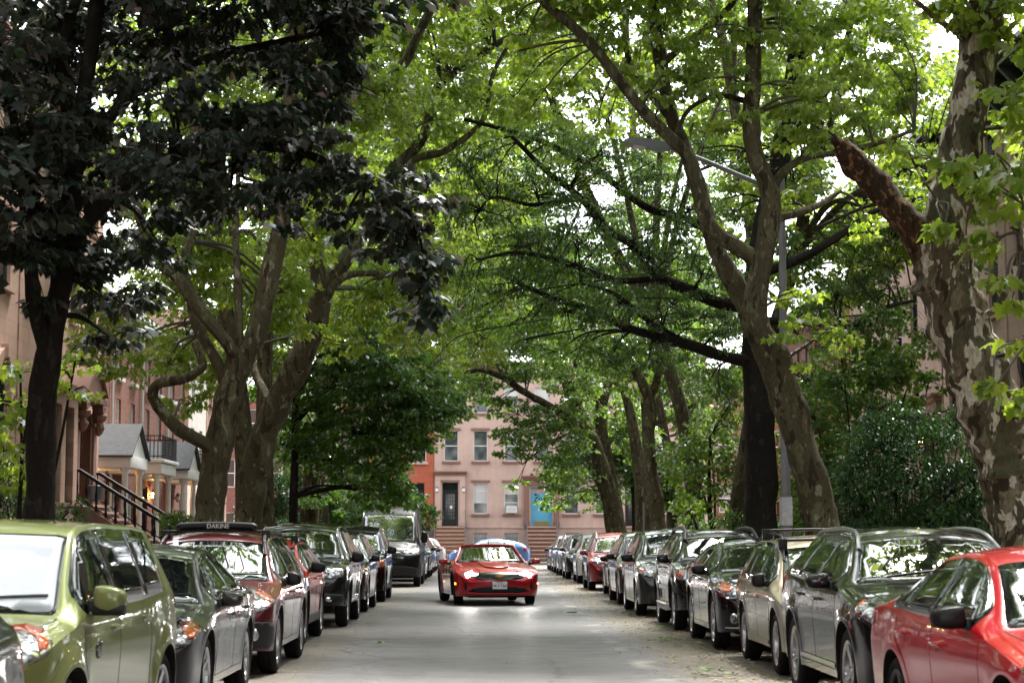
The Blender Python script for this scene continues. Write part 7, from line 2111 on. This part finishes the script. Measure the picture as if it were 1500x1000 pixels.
# canopy behind and above the camera: these trees shade and are mirrored in the glass
for i, (x, y, lb) in enumerate([(-5.3, 5, 'plane tree on the left kerb beside the camera'), (6.2, 8, 'plane tree on the right kerb beside the camera'), (-5.3, -8, 'plane tree behind the camera on the left kerb'), (6.2, -5, 'plane tree behind the camera on the right kerb'), (-5.3, -22, 'farther plane tree behind the camera, left kerb'), (6.2, -20, 'farther plane tree behind the camera, right kerb'), (-5.3, -38, 'last plane tree behind the camera, left kerb'), (6.2, -36, 'last plane tree behind the camera, right kerb')]):
    t = Tree('plane_tree', lb, (x, y, .15))
    s_ = 1 if x < 0 else -1
    t.limb([(x, y, .1), (x+.1*s_, y, 3), (x+.5*s_, y+.3, 6), (x+1.5*s_, y, 9), (x+2.8*s_, y-.5, 11)], .34, .14, flare=True)
    t.limb([(x+.5*s_, y+.3, 6), (x+2.2*s_, y+1.4, 8.4), (x+4.2*s_, y+2.5, 9.6)], .15, .06); t.limb([(x+.2*s_, y, 5), (x-1.6*s_, y-1, 8), (x-2.5*s_, y-1.5, 10)], .14, .06)
    L = []
    for j in range(15):
        a = random.uniform(0, 6.28); r = random.uniform(.5, 4.6)
        L.append((Vector((x+2.2*s_+r*math.cos(a), y+r*math.sin(a)*1.3, random.uniform(8.0, 12.5))), (1.6, 1.6, 1.0)))
    t.blobs(L, k=1.2, size=.28, spray=22)
    t.done(B_planeg, L_mid, 'lobed_lo')

# ------------------------------------------------------------------ garden trees and shrubs
def shrub(name, label, px, py, Y, blobs_, leaf=None, size=.10, k=2.2, shape='blade', stems=4, group='front garden shrubs', spray=26, stemr=.04, cat='shrub', bark=None):
    base = U(px, 790, Y); base.z = .15
    t = Tree(name, label, base, cat, group)
    cs = [U(b[0], b[1], b[2]) for b in blobs_]
    for i in range(stems):
        c = cs[(i*3) % len(cs)]
        mid = base.lerp(c, .5)+Vector((random.uniform(-.15, .15), random.uniform(-.15, .15), .3))
        t.limb([base+Vector((random.uniform(-.15, .15), random.uniform(-.15, .15), 0)), mid, c], stemr, stemr*.35, n=7)
    t.pb(blobs_, k=k, size=size, spray=spray, flat=.6)
    t.done(bark or B_dark, leaf or L_shrub, shape)
shrub('evergreen_shrub', 'large glossy evergreen shrub with hanging leaves behind the black midsize SUV', 1345, 0, 40,
      [(1290,650,40,50,40),(1350,640,40,60,40),(1400,660,39.5,45,40),(1270,700,40,50,40),(1330,700,39.5,55,45),(1390,720,39.5,55,45),(1300,760,40,60,40),(1370,770,39.5,60,40),(1250,750,40.5,45,40),(1430,760,39.5,40,50),(1330,615,40,45,18),(1230,770,41,35,25),(1275,612,40,18,14),(1385,605,40,24,14),(1430,690,39.5,22,22),(1240,690,40,18,24),(1310,590,40,16,12),(1215,735,40,16,12)], size=.115, k=2.4, stems=6)
shrub('garden_tree', 'young slender garden tree right of the dark oak trunk', 1245, 0, 44,
      [(1190,600,45,45,40),(1240,560,45,45,40),(1210,660,45,40,40),(1270,600,45,40,35),(1180,700,45,35,40),(1290,540,45,35,30),(1230,500,45,45,30),(1290,480,45,40,30),(1330,540,45,30,30),(1330,590,46,30,18),(1180,760,45,35,30),(1220,720,45,40,30),(1350,500,46,26,26)], leaf=L_mid, size=.12, k=1.5, shape='lobed_lo', stems=6, cat='tree', group='garden trees')
shrub('garden_tree', 'multi-stemmed garden tree left of the dark oak trunk', 1048, 0, 54,
      [(1040,640,54,45,35),(1000,680,54,35,30),(1070,690,54,35,35),(1030,720,54,35,26),(1080,620,55,30,35),(1060,580,55,40,30),(1010,740,55,25,20),(1080,740,54,30,24),(1090,560,55,35,25)], leaf=L_mid, size=.13, k=1.15, shape='lobed_lo', stems=7, cat='tree', group='garden trees', stemr=.05)
shrub('garden_tree', 'light green sapling crossing the dark maple trunk at the left edge', 20, 0, 25.5,
      [(30,545,25.5,45,22),(110,530,25.5,40,16),(110,570,25.3,38,14),(40,600,25.5,40,25),(20,660,25.5,40,30),(90,545,24.8,26,12),(30,700,25.5,40,20),(0,600,25.5,35,45)], leaf=L_bright, size=.12, k=.9, shape='lobed_lo', stems=4, cat='tree', group='garden trees', spray=12)
shrub('ivy_bush', 'dark leafy bush at the far left edge above the green hatchback roof', 10, 0, 29,
      [(10,740,29,50,35),(60,760,29.5,35,25),(-30,700,29,50,50),(100,750,30,24,20),(20,690,30,34,26)], leaf=L_shrub, size=.10, k=2)
shrub('boxwood_bush', 'round light-edged boxwood bush by the stair rail, beside the left plane trunk', 262, 0, 47,
      [(255,760,47,24,12),(275,765,47,20,12),(262,772,46.5,30,14)], leaf=L_mid, size=.06, k=3, spray=30, stems=3, stemr=.02)
shrub('yew_bush', 'dark upright yew hedge plants between the left plane trunks', 400, 0, 62,
      [(385,740,62,20,30),(405,725,62,22,36),(420,750,62,24,26),(360,745,62,16,26),(395,775,61,40,16),(440,770,63,30,16)], leaf=L_shrub, size=.09, k=3, stems=4)
shrub('dark_hedge', 'dark hedge mass behind the thin maple stem on the left', 460, 0, 66,
      [(460,750,66,30,26),(490,740,66,26,30),(540,740,70,30,26),(560,760,70,26,20),(480,710,66,30,22),(530,700,70,34,24),(600,740,80,26,22),(580,770,80,26,14),(440,700,66,30,30),(510,760,68,40,20),(430,770,66,34,20),(620,760,84,20,20)], leaf=L_deep, size=.14, k=2.6, shape='lobed_lo')
shrub('hedge', 'mid green hedge behind the off-road SUV on the right', 1090, 0, 50,
      [(1070,765,50,34,20),(1160,770,48,30,22),(1190,745,48,30,26),(1020,770,56,24,14),(1095,770,52,34,20),(1160,720,49,22,22)], leaf=L_deep, size=.11, k=2.4)
shrub('garden_tree', 'leafy garden tree before the salmon stone houses, right of the lamp post', 1290, 0, 52,
      [(1240,640,52,45,30),(1270,560,53,40,30),(1330,620,53,36,30),(1200,620,52,40,35),(1300,520,53,45,30),(1210,560,52,40,30),(1360,560,53,26,24),(1160,640,53,30,40),(1250,430,53,45,30),(1200,450,53,40,30),(1310,450,53,36,24)], leaf=L_deep, size=.13, k=1.3, shape='lobed_lo', stems=6, cat='tree', group='garden trees')
